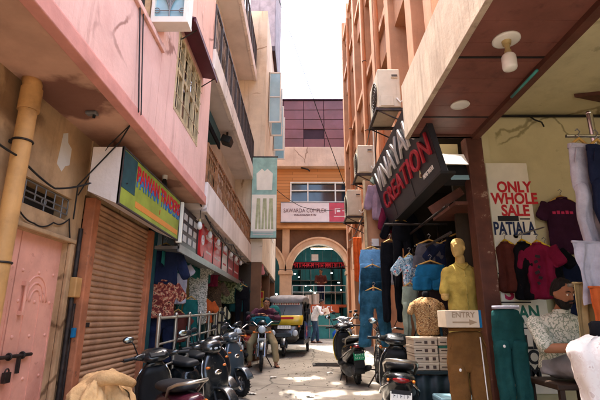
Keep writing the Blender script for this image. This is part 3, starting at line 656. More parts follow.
# ================================================================ LEFT 3: tan building at the alley's end, grey upper storey
tan = thing('corner_building', 'plain tan building with grey corrugated upper storey beyond the balconies', 'building', (-1.1, 16, 0))
T0, T1, TX = 12.2, 18.8, -1.1
g = MB(); wall_with_holes(TX - .2, TX, T0 + .2, T1, 2.9, 11.2, [(13.3, 14.3, 4.2, 5.8), (15.6, 16.8, 4.2, 5.8), (13.3, 14.4, 7.7, 9.6), (15.8, 16.8, 7.7, 9.6)])
g.box(-3.2, TX, T0, T0 + .2, 2.9, 11.2); g.box(-5, TX, T1 - .2, T1, 2.9, 11.2); g.build('wall', m['tan_facade'], tan)
for (a, b, c_, d) in ((13.3, 14.3, 4.2, 5.8), (15.6, 16.8, 4.2, 5.8), (13.3, 14.4, 7.7, 9.6), (15.8, 16.8, 7.7, 9.6)):
    w = MB(); w.box(TX - .1, TX + .02, a, a + .07, c_, d); w.box(TX - .1, TX + .02, b - .07, b, c_, d); w.box(TX - .1, TX + .02, a + .07, b - .07, d - .07, d); w.box(TX - .1, TX + .02, a + .07, b - .07, c_, c_ + .07)
    f = w.build('window', m['white_frame'], tan)
    w = MB(); w.box(TX - .13, TX - .11, a, b, c_, d); w.build('pane', m['window_glass'], f)
    if c_ > 7:
        for yy, an in ((a, -1), (b, -1)):
            w = MB()
            for (x0, x1, z0, z1) in ((TX, TX + .42, c_, c_ + .05), (TX, TX + .42, d - .05, d), (TX, TX + .04, c_ + .05, d - .05), (TX + .38, TX + .42, c_ + .05, d - .05), (TX + .04, TX + .38, (c_ + d) / 2 - .02, (c_ + d) / 2 + .02)): w.box(x0, x1, yy, yy + .04, z0, z1)
            f2 = w.build('casement', m['white_frame'], tan)
            w = MB(); w.box(TX + .03, TX + .39, yy + .015, yy + .025, c_ + .03, d - .03); w.build('casement_pane', m['casement_glass'], f2)
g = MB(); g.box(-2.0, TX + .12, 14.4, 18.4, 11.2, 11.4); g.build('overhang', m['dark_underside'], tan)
g = MB()
for k in range(40): yy = 14.4 + k * .1; g.box(TX + .06, TX + .09 + .02 * (k % 2), yy, yy + .1, 11.4, 22)
g.box(-2.0, TX + .06, 14.4, 14.5, 11.4, 22); g.box(-2.0, TX + .06, 14.5, 18.4, 21.9, 22); g.box(-2.0, -1.9, 14.5, 18.4, 11.4, 21.9); g.build('upper_storey', m['grey_corrugated'], tan)  # unseen upper height and slim depth shaped to shade the lane
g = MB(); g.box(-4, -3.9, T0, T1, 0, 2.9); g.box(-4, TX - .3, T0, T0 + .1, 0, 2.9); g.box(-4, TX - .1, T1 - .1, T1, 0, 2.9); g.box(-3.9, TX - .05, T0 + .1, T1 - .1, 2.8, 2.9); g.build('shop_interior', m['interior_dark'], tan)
for yy in (T0 + .02, 15.4, T1 - .2): g = MB(); g.box(TX - .3, TX - .02, yy, yy + .18, 0, 2.9); g.build('shop_pier', m['brown_wall'], tan)
# hanging printed banner
t = thing('hanging_banner', 'tall teal banner printed with a shirt and trousers hung over the alley', 'banner', (-1.1, 12.0, 3.56))
bx0, bx1, bz0, bz1, by = -1.42, -.70, 3.56, 5.95, 12.0
g = MB(); g.box(bx0, bx1, by, by + .05, bz0, bz1); f = g.build('cloth', m['teal_print'], t)
g = MB(); g.box(bx0 + .01, bx1 - .01, by - .004, by, bz0 + .18, bz0 + 1.25); g.build('lower_print', m['cream_print'], f)
g = MB()   # printed shirt
g.prism([(x, by - .004, z) for x, z in ((-1.28, 4.95), (-1.3, 5.45), (-1.14, 5.6), (-1.06, 5.52), (-.98, 5.6), (-.82, 5.45), (-.84, 4.95))], (0, -.003, 0)); g.build('shirt_print', m['cream_print'], f)
g = MB()
for q in (-1.3, -1.12, -.94): g.prism([(q, by - .005, 3.8), (q + .03, by - .005, 4.7), (q + .13, by - .005, 4.7), (q + .16, by - .005, 3.8), (q + .1, by - .005, 3.8), (q + .08, by - .005, 4.4), (q + .06, by - .005, 3.8)], (0, -.003, 0))
g.build('trousers_print', m['olive_print'], f)
g = MB()
for z in (3.63, 3.7): g.box(bx0 + .06, bx1 - .08, by - .005, by, z, z + .035)
g.build('small_print', m['plain_white'], f)
g = MB(); g.cyl((-2.0, by + .025, bz1 + .03), (bx1 + .02, by + .025, bz1 + .03), .02); g.build('pole', m['old_iron'], t); g = MB(); g.cyl((-2.0, by + .025, bz0 - .02), (bx1, by + .025, bz0 - .02), .012); g.build('pole', m['old_iron'], t)
# small yellow sign and pink cloth further in
t = thing('yellow_shop_sign', 'small yellow and red shop sign low at the far left shops', 'shop sign', (-1.45, 14.2, 1.7))
g = MB(); g.box(-1.66, -1.2, 14.2, 14.26, 1.72, 2.22); f = g.build('panel', m['yellow_sign'], t)
g = MB(); g.box(-1.64, -1.22, 14.194, 14.2, 2.0, 2.18); g.box(-1.6, -1.26, 14.194, 14.2, 1.84, 1.9); g.build('lettering', m['red_ink'], f)
g = MB(); g.cyl((-1.43, 14.23, 2.22), (-1.43, 14.23, 2.85), .015); g.build('hanger_rod', m['old_iron'], t)
# ================================================================ FAR: shopping complex closing the alley
FYY = 20.0
far = thing('shopping_complex', 'orange brick shopping complex with twin arches and dark glazed parapet', 'building', (.8, FYY, .45))
LX, RX = -6.0, 7.0
def ring(cx, cz, r0, r1, y0, y1, n=28):
    g = MB(); vs = []
    for i in range(n + 1):
        a = math.pi * i / n; c_, s_ = math.cos(a), math.sin(a)
        vs += [(cx + r0 * c_, y0, cz + r0 * s_), (cx + r1 * c_, y0, cz + r1 * s_), (cx + r1 * c_, y1, cz + r1 * s_), (cx + r0 * c_, y1, cz + r0 * s_)]
    fs = []
    for i in range(n):
        o = i * 4
        for k in range(4): fs.append((o + k, o + (k + 1) % 4, o + 4 + (k + 1) % 4, o + 4 + k))
    g.add(vs, fs, 0, False); return g
AC = [(.83, 3.46), (-2.25, 3.46), (3.91, 3.46)]
for cx, cz in AC:
    g = ring(cx, cz, 1.26, 1.52, FYY, FYY + .5); g2 = ring(cx, cz, 1.5, 1.58, FYY - .04, FYY + .1); o = len(g.v); g.v += g2.v; g.f += [[i + o for i in f] for f in g2.f]; g.m += g2.m; g.s += g2.s
    g.build('arch', m['arch_plaster'], far)
for cx in (-3.79, -.71, 2.37, 5.45):
    g = MB(); g.box(cx - .27, cx + .27, FYY + .02, FYY + .48, .4, 3.3); g.box(cx - .33, cx + .33, FYY - .04, FYY + .52, 3.3, 3.47); g.box(cx - .32, cx + .32, FYY - .03, FYY + .5, .4, .62); g.build('column', m['arch_plaster'], far, bevel=.02)
    g = MB(); g.cyl((cx, FYY + .75, 3.3), (cx, FYY + .75, 5.45), .22, n=18); g.build('upper_column', m['arch_plaster'], far)
    g = MB(); g.box(cx - .17, cx + .17, FYY + .12, FYY + .32, 3.47, 5.44); g.build('pilaster', m['arch_plaster'], far, bevel=.015)
# spandrel wall set back behind the arch rings
def arch_wall(x0, x1, y0, y1, z0, z1, cx, cz, r, n=24):
    g = MB()
    pts = [(x0, z1), (x1, z1), (x1, cz)] + [(cx + r * math.cos(math.pi * i / n), cz + r * math.sin(math.pi * i / n)) for i in range(n + 1)] + [(x0, cz)]
    # as strips so that no concave face is needed
    top = []
    for i in range(n):
        a0, a1 = math.pi * i / n, math.pi * (i + 1) / n
        xa, za, xb, zb = cx + r * math.cos(a0), cz + r * math.sin(a0), cx + r * math.cos(a1), cz + r * math.sin(a1)
        g.add([(xa, y0, za), (xb, y0, zb), (xb, y0, z1), (xa, y0, z1)], [(0, 1, 2, 3)])
        g.add([(xa, y1, za), (xb, y1, zb), (xb, y1, z1), (xa, y1, z1)], [(3, 2, 1, 0)])
    g.box(x0, cx - r, y0, y1, cz, z1); g.box(cx + r, x1, y0, y1, cz, z1); return g
for cx, cz in AC: arch_wall(cx - 1.54, cx + 1.54, FYY + .3, FYY + .45, 0, 5.44, cx, cz, 1.28).build('spandrel', m['brown_wall'], far)
g = MB(); g.box(LX, RX, FYY - .12, FYY + .6, 5.44, 5.52); g.box(LX, RX, FYY - .05, FYY + .6, 5.52, 5.60); g.box(LX, RX, FYY + .0, FYY + .6, 5.60, 5.66); g.build('ledge', m['brick_orange'], far, bevel=.01)
# brick wall with band window
W0x, W1x, Wz0, Wz1 = -.52, 4.4, 6.72, 7.72
m['bricks'] = b_ = mat('bricks', 'c58a52', .8)
nt = b_.node_tree; bs = nt.nodes['Principled BSDF']
for l in list(bs.inputs['Base Color'].links): nt.links.remove(l)
tc = nt.nodes.new('ShaderNodeTexCoord'); mp = nt.nodes.new('ShaderNodeMapping'); mp.inputs['Rotation'].default_value = (R(90), 0, 0)
bt = nt.nodes.new('ShaderNodeTexBrick'); nt.links.new(tc.outputs['Object'], mp.inputs['Vector']); nt.links.new(mp.outputs[0], bt.inputs['Vector'])
bt.inputs['Color1'].default_value = lin('c98a54'); bt.inputs['Color2'].default_value = lin('b87a46'); bt.inputs['Mortar'].default_value = lin('9a6a40')
bt.inputs['Scale'].default_value = 1; bt.inputs['Brick Width'].default_value = 2.4; bt.inputs['Row Height'].default_value = .15; bt.inputs['Mortar Size'].default_value = .012
nt.links.new(bt.outputs['Color'], bs.inputs['Base Color'])
g = MB(); g.box(LX, RX, FYY, FYY + .4, 5.66, Wz0); g.box(LX, W0x, FYY, FYY + .4, Wz0, Wz1); g.box(W1x, RX, FYY, FYY + .4, Wz0, Wz1); g.box(LX, RX, FYY, FYY + .4, Wz1, 8.42); g.build('brick_wall', b_, far)
g = MB(); g.box(W0x - .02, W1x + .02, FYY - .05, FYY + .1, Wz0 - .06, Wz0 + .03); g.box(W0x, W1x, FYY - .03, FYY + .1, Wz1 - .05, Wz1 + .01)
for x in (W0x, .3, 1.62, 2.9, W1x - .06): g.box(x, x + .06, FYY - .03, FYY + .1, Wz0 + .03, Wz1 - .05)
g.box(W0x + .06, W1x - .06, FYY - .02, FYY + .09, 7.28, 7.33)
wf = g.build('window', m['white_frame'], far)
g = MB(); g.box(W0x, W1x, FYY + .12, FYY + .15, Wz0, Wz1); g.build('pane', m['window_glass'], wf)
g = MB(); g.box(LX, RX, FYY - .35, FYY + .4, 8.42, 9.42); g.build('concrete_band', m['band_concrete'], far, bevel=.02)
# tiled parapet, one loose tile missing
g = MB(); gx = MB(); tw, th = 1.02, .52; r2 = random.Random(3)
for i in range(13):
    for j in range(5):
        x = LX + .02 + i * tw; z = 9.42 + j * th
        if i == 6 and j in (1,): 
            gx.box(x, x + tw - .03, FYY + .0, FYY + .02, z, z + th - .02); continue
        q = r2.uniform(-.008, .008); g.box(x, x + tw - .03, FYY - .16 + q, FYY - .1, z, z + th - .03)
g.build('parapet_tiles', m['maroon_tile'], far, bevel=.006)
gx.build('broken_tile_hole', m['cloth_black'], far)
g = MB(); g.box(LX, RX, FYY - .1, FYY + .3, 9.42, 12.02); g.box(LX, RX, FYY - .2, FYY + .3, 12.02, 12.10); g.build('parapet', m['grout'], far)
# side and back shell plus lit shop interior
g = MB(); g.box(LX, LX + .2, FYY + .5, 26, 0, 12); g.box(RX - .2, RX, FYY + .5, 26, 0, 12); g.box(LX, RX, 25.8, 26, 0, 12); g.box(LX, RX, FYY + .6, 25.8, 5.46, 5.6); g.build('shell', m['interior_teal'], far)
for q in (-.8, 2.4): g = MB(); g.box(q, q + .12, FYY + .8, 25.7, .47, 5.4); g.build('partition', m['interior_teal'], far)
g = MB(); g.box(LX + .3, RX - .3, FYY + .9, 25.7, .47, .55); g.build('interior_floor', m['shop_floor'], far)
g = MB()
for j in range(4):
    g.box(-.6, 2.35, 25.3, 25.75, 1.2 + j * .75, 1.25 + j * .75)
for i in range(6): g.box(-.6 + i * .58, -.57 + i * .58, 25.3, 25.75, .5, 4.2)
g.build('shelving', m['wood_dark'], far)
# illegible red letter board, railing
t = thing('letter_board', 'dark board with red lettering hung inside the main arch', 'shop board', (.8, FYY + .55, 3.7))
g = MB(); g.box(-.45, 2.12, FYY + .58, FYY + .64, 3.62, 3.95); f = g.build('panel', m['cloth_black'], t)
r_ = random.Random(5); g = MB(); g.box(-.38, 2.05, FYY + .572, FYY + .58, 3.88, 3.91)
for i in range(22):
    x = -.36 + i * .11
    g.box(x + .07, x + .09, FYY + .572, FYY + .58, 3.68, 3.88)
    if r_.random() < .8: g.box(x, x + .07, FYY + .572, FYY + .58, 3.74 + r_.random() * .06, 3.78 + r_.random() * .08)
    if r_.random() < .5: g.box(x, x + .02, FYY + .571, FYY + .58, 3.7, 3.86)
g.build('lettering', m['red_ink'], f)
t = thing('notice_sheet', 'small white notice pinned above the letter board in the arch', 'notice', (.62, FYY + .5, 4.1))
g = MB(); g.box(.5, .82, FYY + .55, FYY + .565, 4.0, 4.3); g.build('sheet', m['white_paint'], t)
t = thing('tube_light', 'lit tube light high inside the main arch', 'tube light', (.9, FYY + 1.2, 4.75))
g = MB(); g.cyl((.5, FYY + .95, 4.62), (1.55, FYY + .95, 4.62), .025); g.build('tube', m['tube_on'], t)
g = MB(); g.box(.45, 1.6, FYY + .92, FYY + .98, 4.65, 4.72); g.build('housing', m['white_paint'], t)
g_lights = [(-.3, 1.2, 3.45), (-.1, 2.4, 3.4), (.25, 3.0, 3.0), (.5, 3.6, 2.8), (.75, 4.2, 2.7), (1.5, 1.4, 3.5), (1.9, 2.2, 3.1), (2.1, 3.2, 2.8), (.1, 4.4, 2.5), (1.2, 4.0, 2.5)]
for i, (x, dy, z) in enumerate(g_lights):
    t = thing('ceiling_spotlight', 'small glowing white spotlight deep inside the arched shop', 'spotlight', (x, FYY + dy, z), group='spotlights inside the arched shop')
    g = MB(); g.sph((x, FYY + dy, z), (.035, .035, .02) if i % 2 else (.05, .04, .018), 10, 6); g.build('bulb', m['lamp_on'], t)
    g = MB(); g.cyl((x, FYY + dy, z + .05), (x, FYY + dy, 5.4), .008, n=5); g.build('cord', m['cable'], t)
for i, (x, dy, z) in enumerate([(-2.2, 1.6, 3.2), (-1.6, 2.2, 2.9), (-2.8, 2.6, 3.0), (-1.3, 3.4, 2.6)]):
    t = thing('ceiling_spotlight', 'small glowing spotlight inside the left arched shop', 'spotlight', (x, FYY + dy, z), group='spotlights inside the left arch')
    g = MB(); g.sph((x, FYY + dy, z), .045, 10, 6); g.build('bulb', m['lamp_on'], t)
    g = MB(); g.cyl((x, FYY + dy, z + .05), (x, FYY + dy, 5.4), .008, n=5); g.build('cord', m['cable'], t)
for i, (x, y) in enumerate(((.8, 23), (-2.2, 22.5))):
    l = bpy.data.lights.new('shop_lamp', 'POINT'); l.energy = 22; l.color = (.75, 1, .97); l.shadow_soft_size = .3
    lo = bpy.data.objects.new('shop_lamp', l); lo.location = (x, y, 4.4); COL.objects.link(lo)
t = thing('shop_railing', 'thin steel railing in front of the arched shop floor', 'railing', (.8, FYY + .6, 1.9))
g = MB()
for z in (2.55, 2.85): g.cyl((-.4, FYY + .7, z), (2.1, FYY + .7, z), .02)
for i in range(6): g.cyl((-.4 + i * .5, FYY + .7, 2.0), (-.4 + i * .5, FYY + .7, 2.85), .018)
g.build('rails', m['steel'], t)
g = MB(); g.box(-.5, 2.15, FYY + .6, FYY + 2.6, 1.86, 1.98); g.build('landing', m['orange_shelf'], t)
t = thing('shop_counter', 'cream and red lettered counter front under the main arch', 'counter', (1.0, FYY + .4, .5))
g = MB(); g.box(.15, 1.75, FYY + .42, FYY + .55, 1.62, 1.98); f = g.build('sign_front', m['orange_shelf'], t)
scribble_fy = None
g = MB()
for i, x in enumerate([.35 + .17 * k for k in range(7)]):
    g.box(x, x + .03, FYY + .414, FYY + .42, 1.70, 1.9)
    if i % 2: g.box(x + .03, x + .11, FYY + .414, FYY + .42, 1.86, 1.9)
    else: g.box(x + .03, x + .1, FYY + .414, FYY + .42, 1.7, 1.74)
g.build('lettering', m['white_ink'], f)
g = MB(); g.box(-.3, 1.8, FYY + .5, FYY + 1.1, .47, 1.6); g.build('cabinet', m['teal_counter'], t, bevel=.02)
g = MB()
for k in range(4): g.box(-.28 + k * .52, -.25 + k * .52, FYY + .47, FYY + .5, .5, 1.6)
g.box(-.3, 1.8, FYY + .46, FYY + .5, 1.02, 1.07); g.build('cabinet_frame', m['steel'], t)
for i, (x, z, s_) in enumerate(((.7, 2.24, 1), (.35, 2.2, .9))):
    t = thing('cardboard_box', ('larger' if i == 0 else 'smaller') + ' brown carton on the landing above the shop counter', 'carton', (x, FYY + .9, 1.98), group='cartons on the landing')
    g = MB(); g.box(x - .16 * s_, x + .16 * s_, FYY + .75, FYY + 1.1, 1.985, 1.985 + .5 * s_); g.build('carton_body', m['carton'], t, bevel=.01)
    g = MB(); g.box(x - .02, x + .02, FYY + .745, FYY + .75, 1.99, 1.98 + .5 * s_); g.build('tape', m['cream_print'], t)
# blue bags in front of the shop
bags = [(1.55, 19.2, .52, .34), (1.95, 19.35, .52, .36), (1.75, 19.3, 1.0, .3), (2.05, 18.9, .48, .28), (2.2, 19.4, 1.05, .3), (-.45, 20.9, 2.0, .28), (-.1, 21.0, 2.0, .3)]
bl = ['blue sack on the ground left of its pile by the counter', 'blue sack on the ground at the back of the pile by the counter', 'blue sack lying on top of the pile left', 'smallest blue sack in front of the pile by the counter', 'blue sack lying on top of the pile right', 'blue sack on the landing beside the left column', 'blue sack on the landing next to the cartons']
for (x, y, z, s_), lab in zip(bags, bl):
    t = thing('blue_sack', lab, 'sack', (x, y, z), group='blue sacks by the far shop')
    g = MB(); sd = rnd.random() * 9
    g.loft([((x, y, z + s_ * 1.25 * q), (s_ * .62 * r_, 0, 0), (0, s_ * .5 * r_, 0)) for q, r_ in ((0, .75), (.08, .98), (.3, 1.05), (.55, 1.0), (.75, .8), (.88, .4), (.93, .2))], 18, wob=.14, wf=4, seed=sd); g.build('bag', m['bag_blue'], t)
    g = MB(); g.loft([((x, y, z + s_ * 1.16), (s_ * .12, 0, 0), (0, s_ * .12, 0)), ((x, y, z + s_ * 1.32), (s_ * .26, 0, 0), (0, s_ * .2, 0))], 10, wob=.2, seed=sd); g.build('knot', m['bag_blue'], t)
# sign of the complex
t = thing('building_sign', 'wide white sign with red end panel on orange brick front', 'sign', (.6, FYY - .1, 5.72))
g = MB(); g.box(-.95, 1.33, FYY - .14, FYY - .03, 5.74, 6.66); f = g.build('panel', m['sign_white'], t)
text('lettering', 'SAWARDA COMPLEX', m['sign_ink'], (.19, FYY - .145, 6.27), FY, .27, f, .003, .0, sx=.78)
text('lettering', 'WALCHAND RTN', m['sign_ink'], (.19, FYY - .145, 6.06), FY, .13, f, .003, .003)
g = MB(); g.box(1.335, 2.6, FYY - .14, FYY - .03, 5.74, 6.66); f = g.build('end_panel', m['sign_red'], t)
g = MB(); g.box(1.6, 1.85, FYY - .146, FYY - .14, 6.35, 6.38); g.box(1.6, 1.63, FYY - .146, FYY - .14, 6.12, 6.35); g.box(1.69, 1.85, FYY - .146, FYY - .14, 6.2, 6.3); g.box(1.55, 2.3, FYY - .146, FYY - .14, 5.98, 6.01); g.box(1.95, 2.4, FYY - .146, FYY - .14, 6.25, 6.28); g.build('logo', m['sign_white'], f)
g = MB(); g.box(-.97, 2.6, FYY - .15, FYY - .02, 5.71, 5.738); g.box(-.97, 2.6, FYY - .15, FYY - .02, 6.662, 6.69); g.build('frame', m['grey_metal'], t)
# crack / bird of wire on the band
t = thing('broken_bracket', 'small dark broken bracket under the concrete band', 'bracket', (.3, FYY - .3, 8.3))
g = MB(); g.obox((.15, FYY - .2, 8.36), (.3, .06, .05), (0, R(15), 0)); g.obox((.36, FYY - .2, 8.28), (.18, .06, .05), (0, R(40), 0)); g.build('bar', m['cable'], t)

# ================================================================ RIGHT 1: orange building with upright fins
OX = 1.75
org = thing('finned_building', 'tall orange building with upright fins and recessed windows along the right', 'building', (OX, 11, 0))
O0, O1 = 4.75, 16.6
FIN = [5.1, 6.05, 7.6, 9.25, 10.95, 12.65, 14.4, 16.2]; RT = 13.2
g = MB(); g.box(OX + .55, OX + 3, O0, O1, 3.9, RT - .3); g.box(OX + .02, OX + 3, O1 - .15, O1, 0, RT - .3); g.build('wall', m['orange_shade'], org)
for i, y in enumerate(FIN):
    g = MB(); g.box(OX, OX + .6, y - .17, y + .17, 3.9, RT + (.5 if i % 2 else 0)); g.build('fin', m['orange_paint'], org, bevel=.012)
for z in (3.9, 5.95, 7.0, 9.2, 10.2, 12.4):
    pass
for i in range(len(FIN) - 1):
    a, b = FIN[i] + .17, FIN[i + 1] - .17
    for (z0, z1) in ((3.95, 4.55), (7.0, 7.8), (10.2, 11.0), (12.5, 12.9)):
        g = MB(); g.box(OX + .12, OX + .56, a, b, z0, z1); g.box(OX + .03, OX + .12, a, b, z1 - .12, z1 + .04); g.build('spandrel', m['orange_paint'], org)
    for (z0, z1) in ((4.55, 7.0), (7.8, 10.2), (11.0, 12.5)):
        w = MB()
        for (p, q) in ((a, a + .07), (b - .07, b), ((a + b) / 2 - .035, (a + b) / 2 + .035)): w.box(OX + .40, OX + .48, p, q, z0, z1)
        for z in (z0, z1 - .07, z0 + (z1 - z0) * .62): w.box(OX + .405, OX + .475, a + .072, b - .072, z, z + .07)
        f = w.build('window', m['white_frame'], org)
        w = MB(); w.box(OX + .5, OX + .53, a, b, z0, z1); w.build('pane', m['window_glass'], f)
# ground floor fronts beyond the dark sign
g = MB(); g.box(OX + .05, OX + 3, 7.45, 7.6, 0, 3.9); g.box(OX + .1, OX + .3, 15.2, O1 - .15, 0, 3.9); g.box(OX + .1, OX + .3, 11.2, 11.6, 0, 3.9); g.box(OX + .05, OX + .3, 7.6, 15.2, 3.0, 3.9); g.box(OX + 2.2, OX + 2.3, 7.6, 15.2, 0, 3); g.box(OX + .3, OX + 2.2, 7.6, 15.2, 3.0, 3.1); g.build('shop_front', m['orange_paint'], org)
# orange hoarding that faces down the alley
t = thing('orange_hoarding', 'orange plywood board behind the jackets at end of black sign', 'hoarding', (1.4, 7.4, 2.3))
g = MB(); g.box(1.12, 1.74, 7.40, 7.44, 2.42, 3.75); g.build('board', m['orange_paint'], t)
g = MB(); g.box(1.10, 1.74, 7.34, 7.40, 2.42, 2.47); g.box(1.10, 1.14, 7.35, 7.40, 2.47, 3.75); g.build('batten', m['cream_timber'], t)
g = MB(); g.box(1.22, 1.34, 7.38, 7.40, 2.50, 2.70); g.build('notice', m['white_paint'], t)
# air conditioners
def ac(x, y, z, label, s_=1.0):
    t = thing('air_conditioner', label, 'air conditioner', (x, y, z), group='air conditioner units on the orange building')
    w, d, h = .36 * s_, .80 * s_, .68 * s_
    g = MB(); g.box(x - w / 2, x + w / 2, y, y + d, z, z + h); body = g.build('casing', m['ac_white'], t, bevel=.018)
    g = MB(); g.box(x - w / 2 + .03, x + w / 2 - .12 * s_, y - .012, y + .0, z + .02, z + .2 * s_); g.build('service_panel', m['ac_white'], body, bevel=.006); g = MB(); g.box(x + w * .1, x + w * .4, y - .02, y, z + h * .75, z + h * .86); g.build('grip_recess', m['ac_white'], body, bevel=.006)
    g = MB(); g.box(x + w * .12, x + w * .38, y - .024, y - .02, z + h * .78, z + h * .83); g.build('grip', m['ac_grille'], body)
    g = MB()   # fan grille on the alley side
    for r_ in (.06, .11, .16, .21, .25): g.torus((x - w / 2 - .008, y + d * .45, z + h / 2), (1, 0, 0), r_ * s_, .006, 24, 5)
    for k in range(8):
        a = math.pi * k / 8; u = V((0, math.cos(a), math.sin(a))) * .25 * s_; c_ = V((x - w / 2 - .008, y + d * .45, z + h / 2)); g.cyl(c_ - u, c_ + u, .004, n=5)
    g.cyl((x - w / 2 + .003, y + d * .45, z + h / 2), (x - w / 2 - .003, y + d * .45, z + h / 2), .25 * s_, n=26); g.build('fan_grille', m['ac_grille'], t)
    g = MB(); g.box(x - w / 2 - .04, OX + .1, y + .02, y + .06, z - .05, z - .003); g.box(x - w / 2 - .04, OX + .1, y + d - .06, y + d - .02, z - .05, z - .003); g.box(x - w / 2 - .05, x - w / 2 - .01, y, y + d, z - .05, z - .003); g.box(x + w / 2 + .03, x + w / 2 + .06, y, y + d, z - .05, z - .003); g.cyl((x - w / 2, y + .04, z - .05), (OX + .1, y + .04, z - .35), .012); g.cyl((x - w / 2, y + d - .04, z - .05), (OX + .1, y + d - .04, z - .35), .012)
    g.build('bracket', m['old_iron'], t)
    g = MB(); g.tube([(x + w * .3, y - .01, z + .15), (x + w * .42, y - .05, z + .05), (x + w * .6, y - .04, z + .12), (x + w / 2 + .1, y + .1, z + .3), (OX + .3, y + .3, z + .45)], .012, 6); g.build('hose', m['white_cable'], t)
    return t
ac(1.42, 6.25, 4.62, 'largest outdoor unit, nearest over the shop fascia')
ac(1.42, 8.9, 4.42, 'middle outdoor unit with a looping hose on its end', .95)
ac(1.46, 11.4, 4.05, 'lowest outdoor unit, farthest down the orange wall', 1.08)
# black 3D-letter sign
VX = 1.47
t = thing('shop_sign_board', 'large black sign board with raised white and red letters', 'sign', (VX, 5.8, 2.9))
y0, y1, z0, z1 = 4.27, 7.36, 2.86, 3.86
tl = .22   # top leans out over the alley
g = MB(); g.prism([(VX, y0, z0), (VX - tl, y0, z1), (VX - tl + .06, y0, z1 + .01), (VX + .06, y0, z0)], (0, y1 - y0, 0)); f = g.build('panel', m['black_board'], t)
RT_ = (R(90) + math.atan(tl / (z1 - z0)) * 0, 0, R(-90))
def sx_at(z): return VX - tl * (z - z0) / (z1 - z0)
ang = math.atan2(tl, z1 - z0)
rotm = (M4.Rotation(R(-90), 3, 'Z') @ M4.Rotation(R(90) + ang, 3, 'X')).to_euler()
o = text('lettering_white', 'VINAYAK', m['letter_white'], (sx_at(3.56) - .016, 5.85, 3.56), rotm, .50, f, .012, .0, sx=1.12)
o = text('lettering_red', 'CREATION', m['letter_red'], (sx_at(3.2) - .016, 5.62, 3.2), rotm, .37, f, .012, .002, sx=1.3, spacing=1.12)
text('small_print', 'MENS WEAR', m['white_ink'], (sx_at(2.97) - .006, 4.65, 2.97), rotm, .07, f, .003, .001)
g = MB()
for k in range(4): g.prism([(sx_at(z0 + .0) - .003, y0 + k * 1.05, z0), (sx_at(z1) - .003, y0 + k * 1.05, z1), (sx_at(z1) - .003, y0 + k * 1.05 + .012, z1), (sx_at(z0) - .003, y0 + k * 1.05 + .012, z0)], (-.003, 0, 0))
g.box(VX - .02, VX + .14, y0, y1, z0 - .03, z0); g.build('seam', m['cable'], f)
# dark interior of that shop
vin = thing('clothing_shop', 'dark open clothing shop under the black sign board', 'shop', (1.7, 6, 0))
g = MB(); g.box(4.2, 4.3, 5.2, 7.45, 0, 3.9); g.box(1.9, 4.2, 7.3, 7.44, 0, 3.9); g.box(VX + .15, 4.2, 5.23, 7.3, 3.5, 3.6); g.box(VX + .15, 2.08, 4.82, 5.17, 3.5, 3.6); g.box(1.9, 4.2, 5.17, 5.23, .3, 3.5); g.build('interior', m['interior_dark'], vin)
g = MB(); g.box(1.72, 4.2, 5.23, 7.3, 0, .42); g.box(1.72, 2.08, 4.82, 5.23, 0, .42); g.build('floor_plinth', m['shop_floor'], vin)
g = MB()
for y in (5.9, 6.9): g.cyl((VX + .75, y, .42), (VX + .75, y, 2.85), .018)
for z in (2.62, 2.3): g.cyl((VX + .2, 4.75, z), (VX + .2, 7.2, z), .016)
g.cyl((1.16, 7.15, 2.52), (1.9, 7.15, 2.52), .018); g.cyl((1.2, 6.1, 2.68), (2.1, 6.1, 2.68), .016)
g.build('hanging_rail', m['old_iron'], vin)
g = MB(); g.box(1.75, 2.1, 4.75, 5.6, 2.62, 2.66); g.obox((1.72, 4.95, 2.72), (.46, .04, .10), (0, R(-32), 0)); g.build('beam', m['brown_post'], vin)

# ================================================================ RIGHT 2: near shop with brown canopy
near = thing('canopy_shop', 'cream walled shop front with brown panelled canopy and brown post', 'shop', (1.6, 2, 0))
CX0, CX1, CY1, CZ = 1.22, 1.97, 4.64, 3.4
# canopy soffit of boards
g = MB(); nbd = 30; yb = -3.0
for i in range(nbd):
    a = yb + (CY1 - yb) * i / nbd; b = yb + (CY1 - yb) * (i + 1) / nbd
    g.box(CX0 + .03, CX1, a + .002, b - .002, CZ, CZ + .03)
g.box(CX0 + .03, CX1, yb, CY1 - .01, CZ + .012, CZ + .06)
g.build('canopy_soffit', m['brown_panel'], near, bevel=.002)
g = MB()
for y in (4.12, 3.05, 1.9): g.box(CX0 + .03, CX1, y - .012, y + .012, CZ - .004, CZ + .0); 
g.build('soffit_joint', m['cable'], near)
g = MB(); g.prism([(CX0 - .02, yb, CZ - .03), (CX0 + .03, yb, CZ - .03), (CX0 + .03, yb, CZ + .66), (CX0 - .02, yb, CZ + .66)], (0, CY1 - yb, 0)); g.box(CX0 + .03, CX1 + .1, CY1 - .06, CY1, CZ - .02, CZ + .62); g.build('canopy_fascia', m['fascia_stone'], near, bevel=.008)
g = MB(); g.box(CX0 + .034, CX1, CY1 - .075, CY1 - .005, CZ - .02, CZ - .002); g.build('end_trim', m['brown_post'], near)
g = MB(); g.box(CX1 - .02, CX1 + .06, yb, 4.6, CZ - .05, CZ + .5); g.build('edge_beam', m['brown_post'], near)
g = MB(); g.box(CX0 + .03, CX1 + .06, yb, CY1 - .07, CZ + .5, CZ + .6); g.build('canopy_top', m['band_concrete'], near)
g = MB(); g.prism([(1.90, 4.62, 0), (2.08, 4.62, 0), (2.08, 4.80, 0), (1.90, 4.80, 0)], (0, 0, CZ)); g.build('post', m['brown_post'], near, bevel=.008)
WY = 5.0; CE = 3.86
g = MB(); g.box(2.09, 5.5, WY, WY + .15, 0, CE); g.box(5.3, 5.5, yb, WY, 0, CE); g.build('back_wall', m['cream_plaster'], near)
g = MB(); g.box(2.03, 5.5, yb, WY + .1, CE, CE + .15); g.build('ceiling', m['cream_ceiling'], near)
